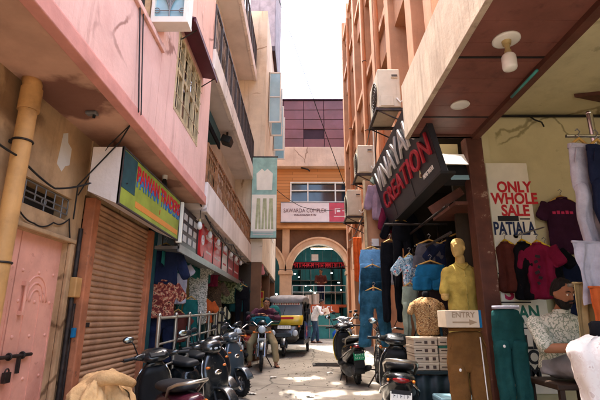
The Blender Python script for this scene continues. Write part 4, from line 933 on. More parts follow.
g = MB(); g.box(2.1, 2.32, WY - .03, WY, .3, CE - .05); g.build('wall_pilaster', m['cream_plaster'], near, bevel=.008)
g = MB(); g.box(1.62, 5.3, yb, WY, -.2, .32); g.box(1.55, 1.62, yb, WY, -.2, .22); g.build('shop_floor', m['shop_floor'], near)
g = MB(); g.cyl((2.1, WY - .05, CE - .04), (5.2, WY - .05, CE - .04), .018); g.build('conduit', m['cable'], near)
# hook in the ceiling
t = thing('wall_hook', 'black iron hook below the conduit on cream wall', 'hook', (2.2, WY - .06, 3.6))
g = MB(); g.tube([(2.19, WY - .06, 3.82), (2.17, WY - .08, 3.7), (2.18, WY - .1, 3.6), (2.21, WY - .1, 3.57), (2.23, WY - .1, 3.62)], .014, 8); g.build('hook', m['old_iron'], t)
t = thing('hanging_wire', 'short bent wire end dangling from conduit on cream wall', 'wire', (2.8, WY - .06, 3.7))
g = MB(); g.tube([(2.85, WY - .06, 3.82), (2.9, WY - .07, 3.76), (2.98, WY - .08, 3.72), (3.0, WY - .08, 3.66)], .01, 6); g.build('wire', m['cable'], t)
# soffit lights
def disc_light(x, y, label, r_=.11):
    t = thing('soffit_light', label, 'ceiling light', (x, y, CZ))
    g = MB(); g.loft([((x, y, CZ), (r_, 0, 0), (0, r_, 0)), ((x, y, CZ - .012), (r_, 0, 0), (0, r_, 0)), ((x, y, CZ - .02), (r_ * .86, 0, 0), (0, r_ * .86, 0)), ((x, y, CZ - .022), (r_ * .5, 0, 0), (0, r_ * .5, 0))], 28); g.build('plate', m['bulb_glass'], t)
    g = MB(); g.torus((x, y, CZ - .012), (0, 0, 1), r_, .006, 28, 6); g.build('ring', m['white_frame'], t); return t
p = atY(460, 104, 1); k = (CZ - CAMZ) / (p.z - CAMZ); disc_light(p.x * k, k, 'round white light panel, unlit, on brown soffit nearer the far end', .085)
p = atY(506, 39, 1); k = (CZ - CAMZ) / (p.z - CAMZ); bx, by_ = p.x * k, k
t = thing('canopy_bulb', 'white bulb hanging from a round white plate on brown soffit', 'bulb', (bx, by_, CZ))
g = MB(); g.loft([((bx, by_, CZ), (.1, 0, 0), (0, .1, 0)), ((bx, by_, CZ - .014), (.1, 0, 0), (0, .1, 0)), ((bx, by_, CZ - .02), (.085, 0, 0), (0, .085, 0))], 28); g.build('plate', m['bulb_glass'], t)
g = MB(); g.cyl((bx, by_, CZ - .02), (bx, by_, CZ - .05), .035, .03, n=16); g.cyl((bx, by_, CZ - .05), (bx, by_, CZ - .10), .018, n=14); g.cyl((bx, by_, CZ - .10), (bx, by_, CZ - .13), .024, n=14); g.build('holder', m['bulb_cap'], t)
g = MB(); g.loft([((bx, by_, CZ - h), (r_, 0, 0), (0, r_, 0)) for h, r_ in ((.125, .028), (.14, .045), (.155, .052), (.24, .052), (.255, .046), (.262, .02))], 18); g.build('globe', m['bulb_glass'], t)
# flood lamp under black sign
p = V((1.80, 4.78, 2.98)); t = thing('flood_lamp', 'boxy floodlight with white hood beside the brown post', 'floodlight', p)
g = MB(); g.obox(p, (.26, .2, .16), (R(-20), 0, 0)); g.build('housing', m['black_plastic'], t, bevel=.012)
g = MB(); g.obox(p + V((0, -.11, -.035)), (.21, .012, .12), (R(-20), 0, 0)); g.build('lens', m['casement_glass'], t)
g = MB(); g.obox(p + V((-.02, -.1, .16)), (.36, .012, .2), (R(-35), 0, R(4))); g.build('hood', m['plain_white'], t)
g = MB(); g.cyl(p + V((.05, .1, 0)), (1.9, 4.95, 3.1), .015); g.build('arm', m['old_iron'], t)
# teal tape on beam
t = thing('teal_tape', 'strip of teal tape stuck along the canopy edge beam', 'tape', (1.95, 3, 3.3))
g = MB(); g.tube([(CX1 - .03, 3.15, CZ - .055), (CX1 - .035, 3.3, CZ - .06), (CX1 - .03, 3.6, CZ - .055)], .013, 8); g.build('strip', m['teal_counter'], t)
# painted wall sign
t = thing('painted_sign', 'cream painted board with red ONLY WHOLE SALE lettering beside brown post', 'sign board', (2.4, WY - .05, .4))
YB = WY - .058
def pz(p_, q_): return atY(p_, q_, YB)
a_, b2_ = pz(495.5, 163), pz(534, 394)
g = MB(); g.box(2.235, 2.73, WY - .055, WY - .035, b2_.z, a_.z); f = g.build('board', m['cream_print'], t)
for body, ink, p_, q_, sz, sx_ in (('ONLY', 'red_ink', 514, 187.5, .185, .82), ('WHOLE', 'red_ink', 514.5, 199, .185, .82), ('SALE', 'red_ink', 515.5, 211, .185, .84), ('PATIALA', 'navy_ink', 514.5, 229, .21, .6), ('S', 'pink_ink', 509, 292, .27, .9), ('JEAN', 'green_ink', 524, 313, .20, .8), ('ALL', 'black_ink', 527, 343, .2, .9), ('WOOL', 'black_ink', 523, 358, .2, .9), ('ITEM', 'black_ink', 524, 373, .2, .9)):
    c_ = pz(p_, q_); text('lettering', body, m[ink], (c_.x, YB, c_.z), FY, sz, f, .002, .006, sx=sx_)
c_ = pz(498, 218.5); g = MB(); g.box(c_.x, c_.x + .24, YB - .004, YB + .003, c_.z - .03, c_.z + .03); g.build('printed_strip', m['black_ink'], f)
for p_, q_, p2 in ((520, 219.5, 530), (498, 303, 531), (505, 329, 532), (498, 274, 531)):
    c_, d_ = pz(p_, q_), pz(p2, q_); g = MB(); g.box(c_.x, d_.x, YB - .002, YB + .003, c_.z, c_.z + .014); g.build('rule_line', m['black_ink'], f)
# chrome clothes rail, front end of a stand
RX_, RYY = 2.02, 3.0
t = thing('chrome_rail', 'chrome clothes rail coming out of the near shop at top right', 'clothes rail', (2.25, 3, 2.7))
a = atY(589, 113, 3.25); zb_ = atY(589, 136, 3.15).z
g = MB(); g.cyl((a.x, 3.25, .32), (a.x, 3.25, a.z), .024, n=16); g.sph((a.x, 3.25, a.z), .026, 12, 7); g.build('post', m['chrome'], t)
g = MB(); g.cyl((atY(566, 136, 3.15).x, 3.15, zb_), (a.x + .6, 3.15, zb_), .014, n=12); g.cyl((a.x, 3.25, zb_), (a.x, 3.15, zb_), .012); g.build('rail', m['chrome'], t)
g = MB(); g.cyl((a.x, 3.25, .32), (a.x, 3.25, .35), .2, n=24); g.build('foot', m['old_iron'], t)
# dark panel on the shop ceiling at the right edge
q_ = ray(592, 88); k_ = (CE - CAMZ) / q_.z
t = thing('wooden_board', 'dark brown triangular board fixed under the cream ceiling at the right', 'board', (q_.x * k_, k_, CE))
g = MB(); X_, Y_ = q_.x * k_, k_
g.prism([(X_ - .13, Y_ + .12, CE - .05), (X_ + .8, Y_ + .42, CE - .05), (X_ + .8, Y_ - .1, CE - .05)], (0, 0, .045)); g.build('board', m['brown_post'], t)
g = MB(); g.cyl((X_ + .3, Y_ + .12, CE - .05), (X_ + .3, Y_ + .12, CE - .12), .03, n=12); g.build('fixing', m['old_iron'], t)
RAIL = V((a.x, 0, zb_))

t = thing('plywood_panel', 'plain cream plywood panel above the floodlight between black sign and post', 'panel', (1.7, 5.0, 3.1))
g = MB(); g.box(1.42, 1.90, 4.90, 4.93, 3.0, 3.42); g.build('sheet', m['cream_plaster'], t)
g = MB(); g.box(1.42, 1.90, 4.88, 4.90, 3.0, 3.03); g.build('batten', m['brown_post'], t)
# ---------------------------------------------------------------- overhead cables
def cable(name, label, pts, r_=.008, mt='cable', cat='cable', sag=0):
    t = MB(); P = [V(p) for p in pts]; out = []
    for a, b in zip(P, P[1:]):
        for i in range(8): q = i / 8; out.append(a.lerp(b, q) - V((0, 0, sag * 4 * q * (1 - q))))
    out.append(P[-1]); t.tube(out, r_, 6); o = t.build(name, m[mt]); return tag(o, label, cat)
cable('overhead_cable', 'long thin cable crossing the white sky down to the orange building', [(-.8, 12, 16.5), atY(279, 0, 13), (1.9, 16.5, atY(345, 200, 17).z)], .014, sag=.1)
cable('wall_cable', 'black cable sagging across the tan wall to the yellow sign box', [(-1.88, 2.3, 2.46), (-1.9, 2.75, 2.43), (-1.93, 3.25, 2.36), (-1.85, 3.62, 2.52), (-1.57, 3.75, 2.56)], .008, sag=.015)
cable('drop_cable', 'pair of thin cables dropping down the pink parapet front', [(-1.42, 3.05, 4.9), (-1.425, 3.28, 3.9), (-1.40, 3.4, 3.1), (-1.62, 3.6, 2.9), (-1.95, 3.62, 2.5), (-1.96, 3.64, 2.2)], .007)
cable('drop_cable', 'second thin cable dropping beside the pair on the pink parapet', [(-1.42, 3.15, 4.9), (-1.425, 3.36, 3.9), (-1.40, 3.46, 3.1), (-1.72, 3.62, 2.88), (-1.96, 3.66, 2.42)], .006)
cable('vent_cable', 'loose looping cable hanging under the vent grille', [(-1.985, 2.9, 2.16), (-1.985, 3.15, 2.06), (-1.985, 3.4, 2.12), (-1.985, 3.62, 2.2), (-1.985, 3.75, 1.9)], .006, sag=.03)
cable('facade_cable', 'bundle of pale cables running down the orange wall behind the jeans', [(1.40, 7.7, 5.5), (1.38, 7.65, 4.2), (1.30, 7.55, 3.2), (1.22, 7.38, 2.4)], .014, 'white_cable', sag=0)
cable('facade_cable', 'black cables looping down between the lower air conditioners', [(1.62, 8.2, 6.0), (1.55, 8.6, 4.4), (1.48, 8.0, 3.5), (1.40, 7.6, 3.0)], .012, sag=.06)
cable('arch_cable', 'thin cable strung across the arches at spring height', [(-2.6, 19.9, 3.75), (-.7, 19.9, 3.5), (2.4, 19.9, 3.7)], .012, sag=.05)
# ================================================================ VEHICLES (local: forward +Y, ground z = 0)
def ys(y, z, hw, hh, x=0): return ((x, y, z), (hw, 0, 0), (0, 0, hh))
def zs(x, y, z, rx, ry): return ((x, y, z), (rx, 0, 0), (0, ry, 0))
def wheel(parent, c, R0, r, name='wheel', spokes=6, disc=True):
    c = V(c)
    g = MB(); g.torus(c, (1, 0, 0), R0 - r, r, 32, 10, flat=.85)
    for k in range(28):
        a = 2 * math.pi * k / 28; d = V((0, math.cos(a), math.sin(a))); g.obox(c + d * (R0 - .003), (r * 1.1, .02, .012), (a, 0, 0))
    w = g.build(name, m['rubber'], parent, world=False)
    g = MB(); g.torus(c, (1, 0, 0), R0 - r * 1.8, r * .35, 28, 6, flat=1.8); g.cyl(c - V((.05, 0, 0)), c + V((.05, 0, 0)), .035, n=14)
    for k in range(spokes):
        a = 2 * math.pi * k / spokes; d = V((0, math.cos(a), math.sin(a))); g.cyl(c + d * .02, c + d * (R0 - r * 1.7), .014 if spokes < 9 else .005, n=6)
    if disc: g.cyl(c + V((-.06, 0, 0)), c + V((-.052, 0, 0)), R0 * .5, n=20)
    g.build('rim', m['rim_metal'], w, world=False)
    return w
def mirror(parent, base, tip, s_, mt):
    g = MB(); base, tip = V(base), V(tip); g.tube([base, base.lerp(tip, .6) + V((0, .02, .03)), tip], .007, 6)
    g.sph(tip + V((s_ * .03, .012, .02)), (.06, .018, .038), 12, 7)
    mo = g.build('mirror', m[mt], parent, world=False)
    g = MB(); g.sph(tip + V((s_ * .03, -.003, .02)), (.052, .01, .032), 12, 7); g.build('mirror_glass', m['mirror_glass'], mo, world=False)
def plate(parent, c, w, h, tilt, mt, ink='black_ink', back=True):
    g = MB(); g.obox(c, (w, .008, h), (tilt, 0, 0)); p = g.build('number_plate', m[mt], parent, world=False, bevel=.003)
    g = MB(); sgn = -1 if back else 1; mx = Euler((tilt, 0, 0)).to_matrix()
    for row in (-1, 1):
        for k in range(5):
            q = V(c) + mx @ V((-w * .34 + k * w * .16, sgn * .005, row * h * .2)); g.obox(q, (w * .022, .003, h * .24), (tilt, 0, 0)); 
            if (k + row) % 2: g.obox(q + mx @ V((w * .04, 0, row * .003)), (w * .06, .003, h * .05), (tilt, 0, 0))
    g.build('plate_characters', m[ink], p, world=False)
def scooter(name, label, body, apron=None, seatm='seat_vinyl', plate_m='plate_white', group='parked scooters', trim=None, tail='body'):
    apron = apron or body
    t = thing(name, label, 'scooter', group=group)
    wheel(t, (0, .64, .215), .215, .048, spokes=5); wheel(t, (0, -.60, .215), .215, .052, spokes=5, disc=False)
    g = MB(); g.cyl((-.07, .64, .215), (-.05, .50, .52), .022); g.cyl((.07, .64, .215), (.05, .50, .52), .022); g.cyl((0, .5, .5), (0, .40, .92), .03); g.build('fork', m['black_plastic'], t, world=False)
    g = MB(); g.loft([((0, .64 + .265 * math.cos(a), .215 + .265 * math.sin(a)), (.075, 0, 0), (0, .018 * math.cos(a), .018 * math.sin(a))) for a in [R(20 + 14 * i) for i in range(11)]], 12, e=3); g.build('front_fender', m[body], t, world=False)
    # leg shield: broad at the knees, narrow under the handlebar
    g = MB(); prof = [(.26, .44, .10, .045), (.32, .475, .155, .05), (.42, .51, .19, .055), (.55, .515, .205, .06), (.68, .495, .205, .06), (.78, .465, .18, .055), (.86, .435, .13, .055), (.93, .41, .075, .05)]
    g.loft([zs(0, y, z, rx, ry) for z, y, rx, ry in prof], 22, e=2.6); sh = g.build('leg_shield', m[apron], t, world=False, sub=1)
    g = MB()
    for s_ in (-1, 1):
        g.tube([(s_ * rx * 1.0, y - .01, z) for z, y, rx, ry in prof[1:-1]], .009, 6)
    g.build('shield_trim', m[trim or 'chrome'], sh, world=False)
    g = MB(); g.loft([zs(0, y - .05, z, rx * .8, ry * .7) for z, y, rx, ry in prof[1:-1]], 16, e=3); g.build('inner_panel', m['black_plastic'], t, world=False)
    g = MB(); g.sph((0, .56, .66), (.06, .02, .035), 14, 7); g.build('badge', m['chrome'], sh, world=False)
    for s_ in (-1, 1):
        g = MB(); g.sph((s_ * .135, .520, .73), (.036, .025, .018), 12, 7, rot=(0, 0, -s_ * .4)); g.build('indicator', m['lens_orange'], t, world=False)
    # handlebar cowl with headlamp
    g = MB(); g.loft([ys(.27, .955, .07, .03), ys(.31, .97, .14, .05), ys(.38, .985, .165, .075), ys(.45, .98, .15, .085), ys(.505, .96, .10, .07), ys(.525, .95, .05, .035)], 20, e=2.4)
    for s_ in (-1, 1): g.loft([((s_ * .12, .37, .985), (0, .05, 0), (0, 0, .045)), ((s_ * .21, .33, .99), (0, .032, 0), (0, 0, .03)), ((s_ * .25, .31, .99), (0, .02, 0), (0, 0, .02))], 12)
    cw = g.build('handlebar_cowl', m[body], t, world=False)
    g = MB(); g.sph((0, .497, .962), (.10, .03, .045), 18, 10); g.build('headlight', m['lens_clear'], cw, world=False)
    g = MB(); g.obox((0, .30, 1.002), (.17, .10, .02), (R(25), 0, 0)); g.build('dashboard', m['black_plastic'], cw, world=False, bevel=.01)
    for s_ in (-1, 1):
        g = MB(); g.cyl((s_ * .24, .31, .99), (s_ * .36, .27, .985), .018, n=12); g.tube([(s_ * .25, .34, .985), (s_ * .31, .345, .98), (s_ * .37, .315, .975)], .006, 6); g.build('grip', m['black_plastic'], t, world=False)
        mirror(t, (s_ * .2, .32, 1.01), (s_ * .27, .31, 1.17), s_, 'black_plastic')
    g = MB(); g.loft([ys(.44, .29, .15, .035), ys(.3, .285, .17, .03), ys(.05, .285, .17, .03), ys(-.08, .30, .15, .04)], 16, e=4); g.build('floorboard', m['black_plastic'], t, world=False)
    g = MB(); g.loft([ys(-.0, .46, .13, .17), ys(-.08, .48, .165, .20), ys(-.3, .51, .185, .20), ys(-.5, .545, .19, .17), ys(-.7, .60, .17, .125), ys(-.84, .655, .12, .08), ys(-.90, .68, .05, .03)], 22, e=2.7); bd = g.build('rear_body', m[body], t, world=False, sub=1)
    g = MB()
    for s_ in (-1, 1): g.tube([(s_ * .19, -.12, .42), (s_ * .205, -.4, .47), (s_ * .185, -.68, .56), (s_ * .12, -.86, .63)], .01, 6)
    g.build('side_trim', m['chrome'], bd, world=False)
    g = MB(); g.loft([ys(.02, .72, .09, .035), ys(-.04, .735, .135, .05), ys(-.25, .735, .15, .05), ys(-.42, .755, .155, .05), ys(-.6, .775, .15, .05), ys(-.74, .785, .12, .04), ys(-.79, .79, .06, .02)], 18, e=2.8); g.build('seat', m[seatm], t, world=False, sub=1)
    g = MB(); g.tube([(-.15, -.55, .70), (-.165, -.68, .79), (-.14, -.84, .835), (-.06, -.92, .845), (.06, -.92, .845), (.14, -.84, .835), (.165, -.68, .79), (.15, -.55, .70)], .016, 8); g.build('grab_rail', m['steel'], t, world=False)
    g = MB(); g.sph((0, -.86, .665), (.085, .05, .032), 16, 8); g.build('tail_light', m['lens_red'], t, world=False)
    for s_ in (-1, 1):
        g = MB(); g.sph((s_ * .122, -.84, .655), (.016, .035, .016), 10, 6); g.build('rear_indicator', m['lens_orange'], t, world=False)
    g = MB(); g.loft([((0, -.60 + .28 * math.cos(a), .215 + .28 * math.sin(a)), (.085, 0, 0), (0, .014 * math.cos(a), .014 * math.sin(a))) for a in [R(75 + 12 * i) for i in range(10)]], 10, e=3); g.box(-.09, .09, -.92, -.905, .3, .58); g.build('rear_fender', m['black_plastic'], t, world=False)
    plate(t, (0, -.925, .50), .2, .13, R(-12), plate_m, 'white_ink' if plate_m == 'plate_green' else 'black_ink')
    g = MB(); g.loft([((.16, -.35, .2), (.05, 0, 0), (0, 0, .05)), ((.17, -.5, .23), (.06, 0, 0), (0, 0, .06)), ((.175, -.86, .29), (.05, 0, 0), (0, 0, .05)), ((.175, -.9, .295), (.02, 0, 0), (0, 0, .02))], 14); g.build('exhaust', m['black_plastic'], t, world=False)
    g = MB(); g.loft([ys(-.1, .24, .11, .08), ys(-.35, .24, .12, .1), ys(-.62, .23, .10, .09)], 12, e=3.5); g.cyl((-.13, -.3, .24), (-.13, -.6, .22), .09, n=14); g.build('engine', m['engine_metal'], t, world=False)
    g = MB(); g.cyl((-.12, .0, .26), (-.22, -.06, .0), .012); g.cyl((.1, -.15, .2), (.14, -.3, .0), .014); g.cyl((-.1, -.15, .2), (-.14, -.3, .0), .014); g.build('stand', m['old_iron'], t, world=False)
    return t
def place(t, x, y, rz, lean=0, label=None):
    t.location = (x, y, gz(y) + .01); t.rotation_euler = (0, R(lean), R(rz))
    if label: t['label'] = label
    return t
# prototypes carried straight to their spots (rz: 0 faces down the alley away from camera)
s_black = scooter('parked_scooter', 'black scooter seen from behind with chrome tail and red lamp beside boxes', 'black_gloss', 'black_gloss')
place(s_black, 1.07, 5.35, -10, 4)
s_g = scooter('parked_scooter', 'black electric scooter with yellow side strip and green number plate', 'black_gloss', 'black_gloss', plate_m='plate_green', trim='yellow_gloss')
place(s_g, .97, 9.05, 6, -4)
s_l1 = scooter('parked_scooter', 'nearest black scooter by the steel railing with maroon tail and chrome grab rail', 'black_gloss', 'black_gloss')
for c in kids(s_l1):
    if c.name.startswith('rear_body'): c.data.materials[0] = m['maroon_gloss']
place(s_l1, -1.24, 4.5, 33, -6)
s_l2 = scooter('parked_scooter', 'dark scooter nosing out from the railing, its leg shield edged in chrome', 'black_gloss', 'black_gloss')
place(s_l2, -1.34, 5.95, 228, 5)
s_l3 = dup(s_l2); s_l3['label'] = 'dark grey scooter just behind the chrome edged one, front wheel turned to the alley'
place(s_l3, -1.38, 7.7, 230, 5)
s_l5 = dup(s_l2); s_l5['label'] = 'black scooter squeezed between the chrome edged scooter and the dark grey one'
place(s_l5, -1.42, 6.85, 224, 7)
for c in kids(s_l3):
    if c.name.startswith(('rear_body', 'handlebar_cowl', 'front_fender', 'leg_shield')): c.material_slots[0].link = 'OBJECT'; c.material_slots[0].material = m['grey_gloss']
for q_ in (s_l1, s_l2, s_l3, s_l5): q_.scale = (.91,) * 3
s_r = scooter('parked_scooter', 'red tailed scooter with pale plate beside the motorcyclist', 'red_gloss', 'black_gloss')
place(s_r, -1.42, 12.0, -18, 5)
s_l4 = dup(s_l2); s_l4['label'] = 'blue black scooter with mirrors between the railing and red scooter'
place(s_l4, -1.55, 11.3, 12, -5)
s_f = dup(s_g); s_f['label'] = 'pale silver scooter parked at the far right before the arches'
place(s_f, 1.55, 15.2, 160, 4)
for c in kids(s_f):
    if c.name.startswith(('rear_body', 'handlebar_cowl', 'front_fender', 'leg_shield')): c.material_slots[0].link = 'OBJECT'; c.material_slots[0].material = m['silver_gloss']

def motorcycle(name, label, body, group='motorcycles in the alley'):
    t = thing(name, label, 'motorcycle', group=group)
    for y in (.66, -.62): wheel(t, (0, y, .29), .29, .045, spokes=16, disc=False)
    g = MB()
    for s_ in (-1, 1): g.cyl((s_ * .075, .66, .29), (s_ * .075, .43, .88), .02, n=10); g.cyl((s_ * .075, .60, .45), (s_ * .075, .52, .66), .028, n=10)
    g.box(-.1, .1, .40, .50, .84, .88); g.build('fork', m['chrome'], t, world=False)
    g = MB(); g.loft([((0, .66 + .335 * math.cos(a), .29 + .335 * math.sin(a)), (.06, 0, 0), (0, .012 * math.cos(a), .012 * math.sin(a))) for a in [R(25 + 14 * i) for i in range(11)]], 10, e=3); g.build('front_fender', m[body], t, world=False)
    g = MB(); g.loft([((0, -.62 + .35 * math.cos(a), .29 + .35 * math.sin(a)), (.075, 0, 0), (0, .014 * math.cos(a), .014 * math.sin(a))) for a in [R(70 + 12 * i) for i in range(10)]], 10, e=3); g.build('rear_fender', m['black_plastic'], t, world=False)
    g = MB(); g.sph((0, .50, .86), (.10, .09, .10), 18, 10); g.loft([((0, .44, .95), (.12, 0, 0), (0, .02, .02)), ((0, .47, 1.0), (.10, 0, 0), (0, .015, .02)), ((0, .46, 1.05), (.05, 0, 0), (0, .01, .01))], 14); hl = g.build('headlight_cowl', m[body], t, world=False)
    g = MB(); g.sph((0, .555, .86), (.085, .045, .085), 18, 10); g.build('headlight', m['lens_clear'], hl, world=False)
    g = MB(); g.tube([(-.36, .30, 1.02), (-.22, .36, 1.03), (-.1, .42, .93), (.1, .42, .93), (.22, .36, 1.03), (.36, .30, 1.02)], .013, 8); g.build('handlebar', m['chrome'], t, world=False)
    for s_ in (-1, 1):
        g = MB(); g.cyl((s_ * .26, .345, 1.027), (s_ * .38, .29, 1.02), .019, n=10); g.tube([(s_ * .24, .38, 1.01), (s_ * .38, .35, 1.0)], .006, 6); g.build('grip', m['black_plastic'], t, world=False)
        mirror(t, (s_ * .22, .36, 1.04), (s_ * .30, .34, 1.2), s_, 'black_plastic')
        g = MB(); g.cyl((s_ * .07, .5, .80), (s_ * .17, .5, .80), .01, n=8); g.sph((s_ * .18, .51, .80), (.032, .035, .028), 10, 6); g.build('indicator', m['lens_orange'], t, world=False)
    g = MB(); g.loft([ys(.36, .80, .07, .06), ys(.28, .83, .13, .10), ys(.12, .83, .145, .11), ys(-.04, .80, .12, .09), ys(-.12, .77, .07, .05)], 18, e=2.4); tk = g.build('fuel_tank', m[body], t, world=False, sub=1)
    g = MB(); g.cyl((0, .16, .93), (0, .16, .95), .03, n=14); g.build('tank_cap', m['chrome'], tk, world=False)
    g = MB(); g.loft([ys(-.08, .77, .10, .04), ys(-.2, .78, .13, .045), ys(-.55, .80, .135, .05), ys(-.78, .83, .11, .045), ys(-.84, .84, .05, .02)], 16, e=2.8); g.build('seat', m['seat_vinyl'], t, world=False, sub=1)
    g = MB(); g.loft([ys(-.1, .62, .10, .10), ys(-.3, .64, .13, .11), ys(-.6, .70, .11, .08), ys(-.88, .76, .06, .04)], 14, e=2.6); g.build('side_panel', m[body], t, world=False)
    g = MB(); g.tube([(0, .40, .86), (0, .36, .5), (0, .22, .28), (0, -.2, .27), (0, -.28, .5), (0, -.1, .74)], .025, 8)
    for s_ in (-1, 1): g.cyl((s_ * .09, -.62, .29), (s_ * .06, -.15, .33), .02); g.cyl((s_ * .10, -.58, .32), (s_ * .10, -.48, .68), .03, n=10)
    g.build('frame', m['black_plastic'], t, world=False)
    g = MB(); g.loft([ys(.22, .36, .10, .1), ys(.05, .36, .13, .11), ys(-.18, .36, .12, .10)], 14, e=3.5)
    for k in range(6): g.box(-.10, .10, .10, .26, .48 + k * .032, .495 + k * .032)
    g.cyl((0, .18, .46), (0, .18, .68), .06, n=12); g.build('engine', m['engine_metal'], t, world=False)
    g = MB(); g.tube([(.08, .24, .6), (.12, .32, .45), (.13, .2, .22), (.14, -.3, .24)], .02, 8); g.loft([((.15, -.25, .24), (.03, 0, 0), (0, 0, .03)), ((.155, -.35, .26), (.045, 0, 0), (0, 0, .045)), ((.165, -.85, .34), (.045, 0, 0), (0, 0, .045)), ((.165, -.9, .345), (.02, 0, 0), (0, 0, .02))], 12); g.build('exhaust', m['chrome'], t, world=False)
    g = MB(); g.sph((0, -.90, .76), (.08, .04, .04), 12, 7); g.build('tail_light', m['lens_red'], t, world=False)
    for s_ in (-1, 1):
        g = MB(); g.sph((s_ * .14, -.87, .72), (.03, .035, .025), 10, 6); g.cyl((0, -.86, .72), (s_ * .13, -.87, .72), .008, n=6); g.build('rear_indicator', m['lens_orange'], t, world=False)
    plate(t, (0, -.95, .58), .2, .12, R(-15), 'plate_white'); 
    g = MB(); g.tube([(-.13, -.5, .80), (-.14, -.78, .87), (-.06, -.92, .89), (.06, -.92, .89), (.14, -.78, .87), (.13, -.5, .80)], .012, 8); g.build('grab_rail', m['chrome'], t, world=False)
    g = MB(); g.obox((0, .60, .63), (.19, .008, .1), (R(-20), 0, 0)); g.build('front_plate', m['plate_white'], t, world=False)
    g = MB(); g.cyl((-.22, .02, .28), (.22, .02, .28), .014); g.cyl((-.08, -.05, .28), (-.24, -.12, .0), .013); g.build('footrest', m['old_iron'], t, world=False)
    return t
bike = motorcycle('motorcycle', 'black motorcycle facing the camera under the resting rider', 'black_gloss')
bike.location = (-.92, 10.75, gz(10.75) + .01); bike.rotation_euler = (0, 0, R(184))
b2 = dup(bike, label='motorcycle parked between green plated scooter and hanging jeans'); place(b2, 1.40, 8.15, -4, 6)
b3 = dup(bike, label='motorcycle parked behind the dark grey scooter along left railing'); place(b3, -1.55, 9.7, 200, -5)
b4 = dup(bike, label='silver tanked motorcycle beside the far blue sacks'); place(b4, 1.45, 13.6, 172, 5)
for c in kids(b4):
    if c.name.startswith(('fuel_tank', 'headlight_cowl', 'side_panel', 'front_fender')): c.material_slots[0].link = 'OBJECT'; c.material_slots[0].material = m['silver_gloss']

# ---------------------------------------------------------------- auto rickshaw (faces +Y locally)
rk = thing('auto_rickshaw', 'black and yellow auto rickshaw with grey canvas roof facing the camera', 'auto rickshaw')
wheel(rk, (0, 1.0, .22), .22, .05, spokes=6, disc=False); wheel(rk, (-.56, -.85, .22), .22, .05, spokes=6, disc=False); wheel(rk, (.56, -.85, .22), .22, .05, spokes=6, disc=False)
g = MB(); g.loft([((0, 1.0 + .28 * math.cos(a), .22 + .28 * math.sin(a)), (.085, 0, 0), (0, .02 * math.cos(a), .02 * math.sin(a))) for a in [R(10 + 16 * i) for i in range(11)]], 12, e=3); g.cyl((.09, 1.0, .22), (.07, .86, .6), .025); g.cyl((-.09, 1.0, .22), (-.07, .86, .6), .025); g.build('front_fender', m['black_gloss'], rk, world=False)
g = MB(); g.loft([zs(0, .74, .34, .36, .14), zs(0, .82, .42, .44, .2), zs(0, .84, .55, .47, .22), zs(0, .80, .72, .50, .20), zs(0, .72, .88, .56, .15), zs(0, .66, 1.0, .58, .12)], 26, e=3.0); cowl = g.build('front_cowl', m['black_gloss'], rk, world=False, sub=1)
g = MB(); g.loft([zs(0, .775, .84, .562, .165), zs(0, .73, 1.0, .59, .125), zs(0, .715, 1.09, .58, .11), zs(0, .705, 1.11, .57, .1)], 26, e=3.6); g.build('yellow_band', m['yellow_gloss'], cowl, world=False)
g = MB(); g.box(-.28, .28, .83, .862, 1.005, 1.065); g.build('lettering_panel', m['red_ink'], cowl, world=False)
g = MB(); g.box(-.24, .24, 1.055, 1.07, .52, .62); g.build('chrome_strip', m['grey_gloss'], cowl, world=False, bevel=.01)
plate(rk, (0, 1.0, .78), .42, .10, R(18), 'plate_white', back=False)
for s_ in (-1, 1):
    g = MB(); g.cyl((s_ * .36, .86, .62), (s_ * .36, 1.02, .62), .085, .095, n=20); h = g.build('headlight', m['chrome'], rk, world=False)
    g = MB(); g.sph((s_ * .36, 1.02, .62), (.085, .03, .085), 16, 8); g.build('headlight_lens', m['lens_clear'], h, world=False)
    g = MB(); g.sph((s_ * .47, .92, .80), (.04, .03, .03), 10, 6); g.build('indicator', m['lens_orange'], rk, world=False)
    g = MB(); g.tube([(s_ * .6, .72, 1.2), (s_ * .72, .74, 1.22)], .01, 6); g.obox((s_ * .76, .74, 1.22), (.09, .03, .15)); g.build('wing_mirror', m['black_plastic'], rk, world=False, bevel=.01)
# windscreen and cage
g = MB(); g.prism([(-.55, .73, 1.10), (.55, .73, 1.10), (.50, .52, 1.52), (-.50, .52, 1.52)], (0, -.012, -.004)); ws = g.build('windscreen', m['windscreen'], rk, world=False)
g = MB()
for s_ in (-1, 1):
    g.tube([(s_ * .58, .72, 1.06), (s_ * .53, .52, 1.53)], .024, 8); g.cyl((s_ * .60, -.1, .4), (s_ * .58, -.1, 1.56), .02); g.cyl((s_ * .62, -1.05, .4), (s_ * .58, -1.0, 1.55), .02)
g.cyl((-.56, .735, 1.09), (.56, .735, 1.09), .018); g.cyl((-.53, .52, 1.53), (.53, .52, 1.53), .022); g.cyl((0.08, .735, 1.12), (.02, .60, 1.36), .008)
g.build('cage', m['black_gloss'], rk, world=False)
g = MB(); g.box(-.46, .46, .545, .575, 1.40, 1.52); g.build('screen_banner', m['cream_print'], ws, world=False)
g = MB()
for k in range(11): g.box(-.42 + k * .08, -.39 + k * .08, .576, .58, 1.42, 1.50)
g.build('banner_lettering', m['red_ink'], ws, world=False)
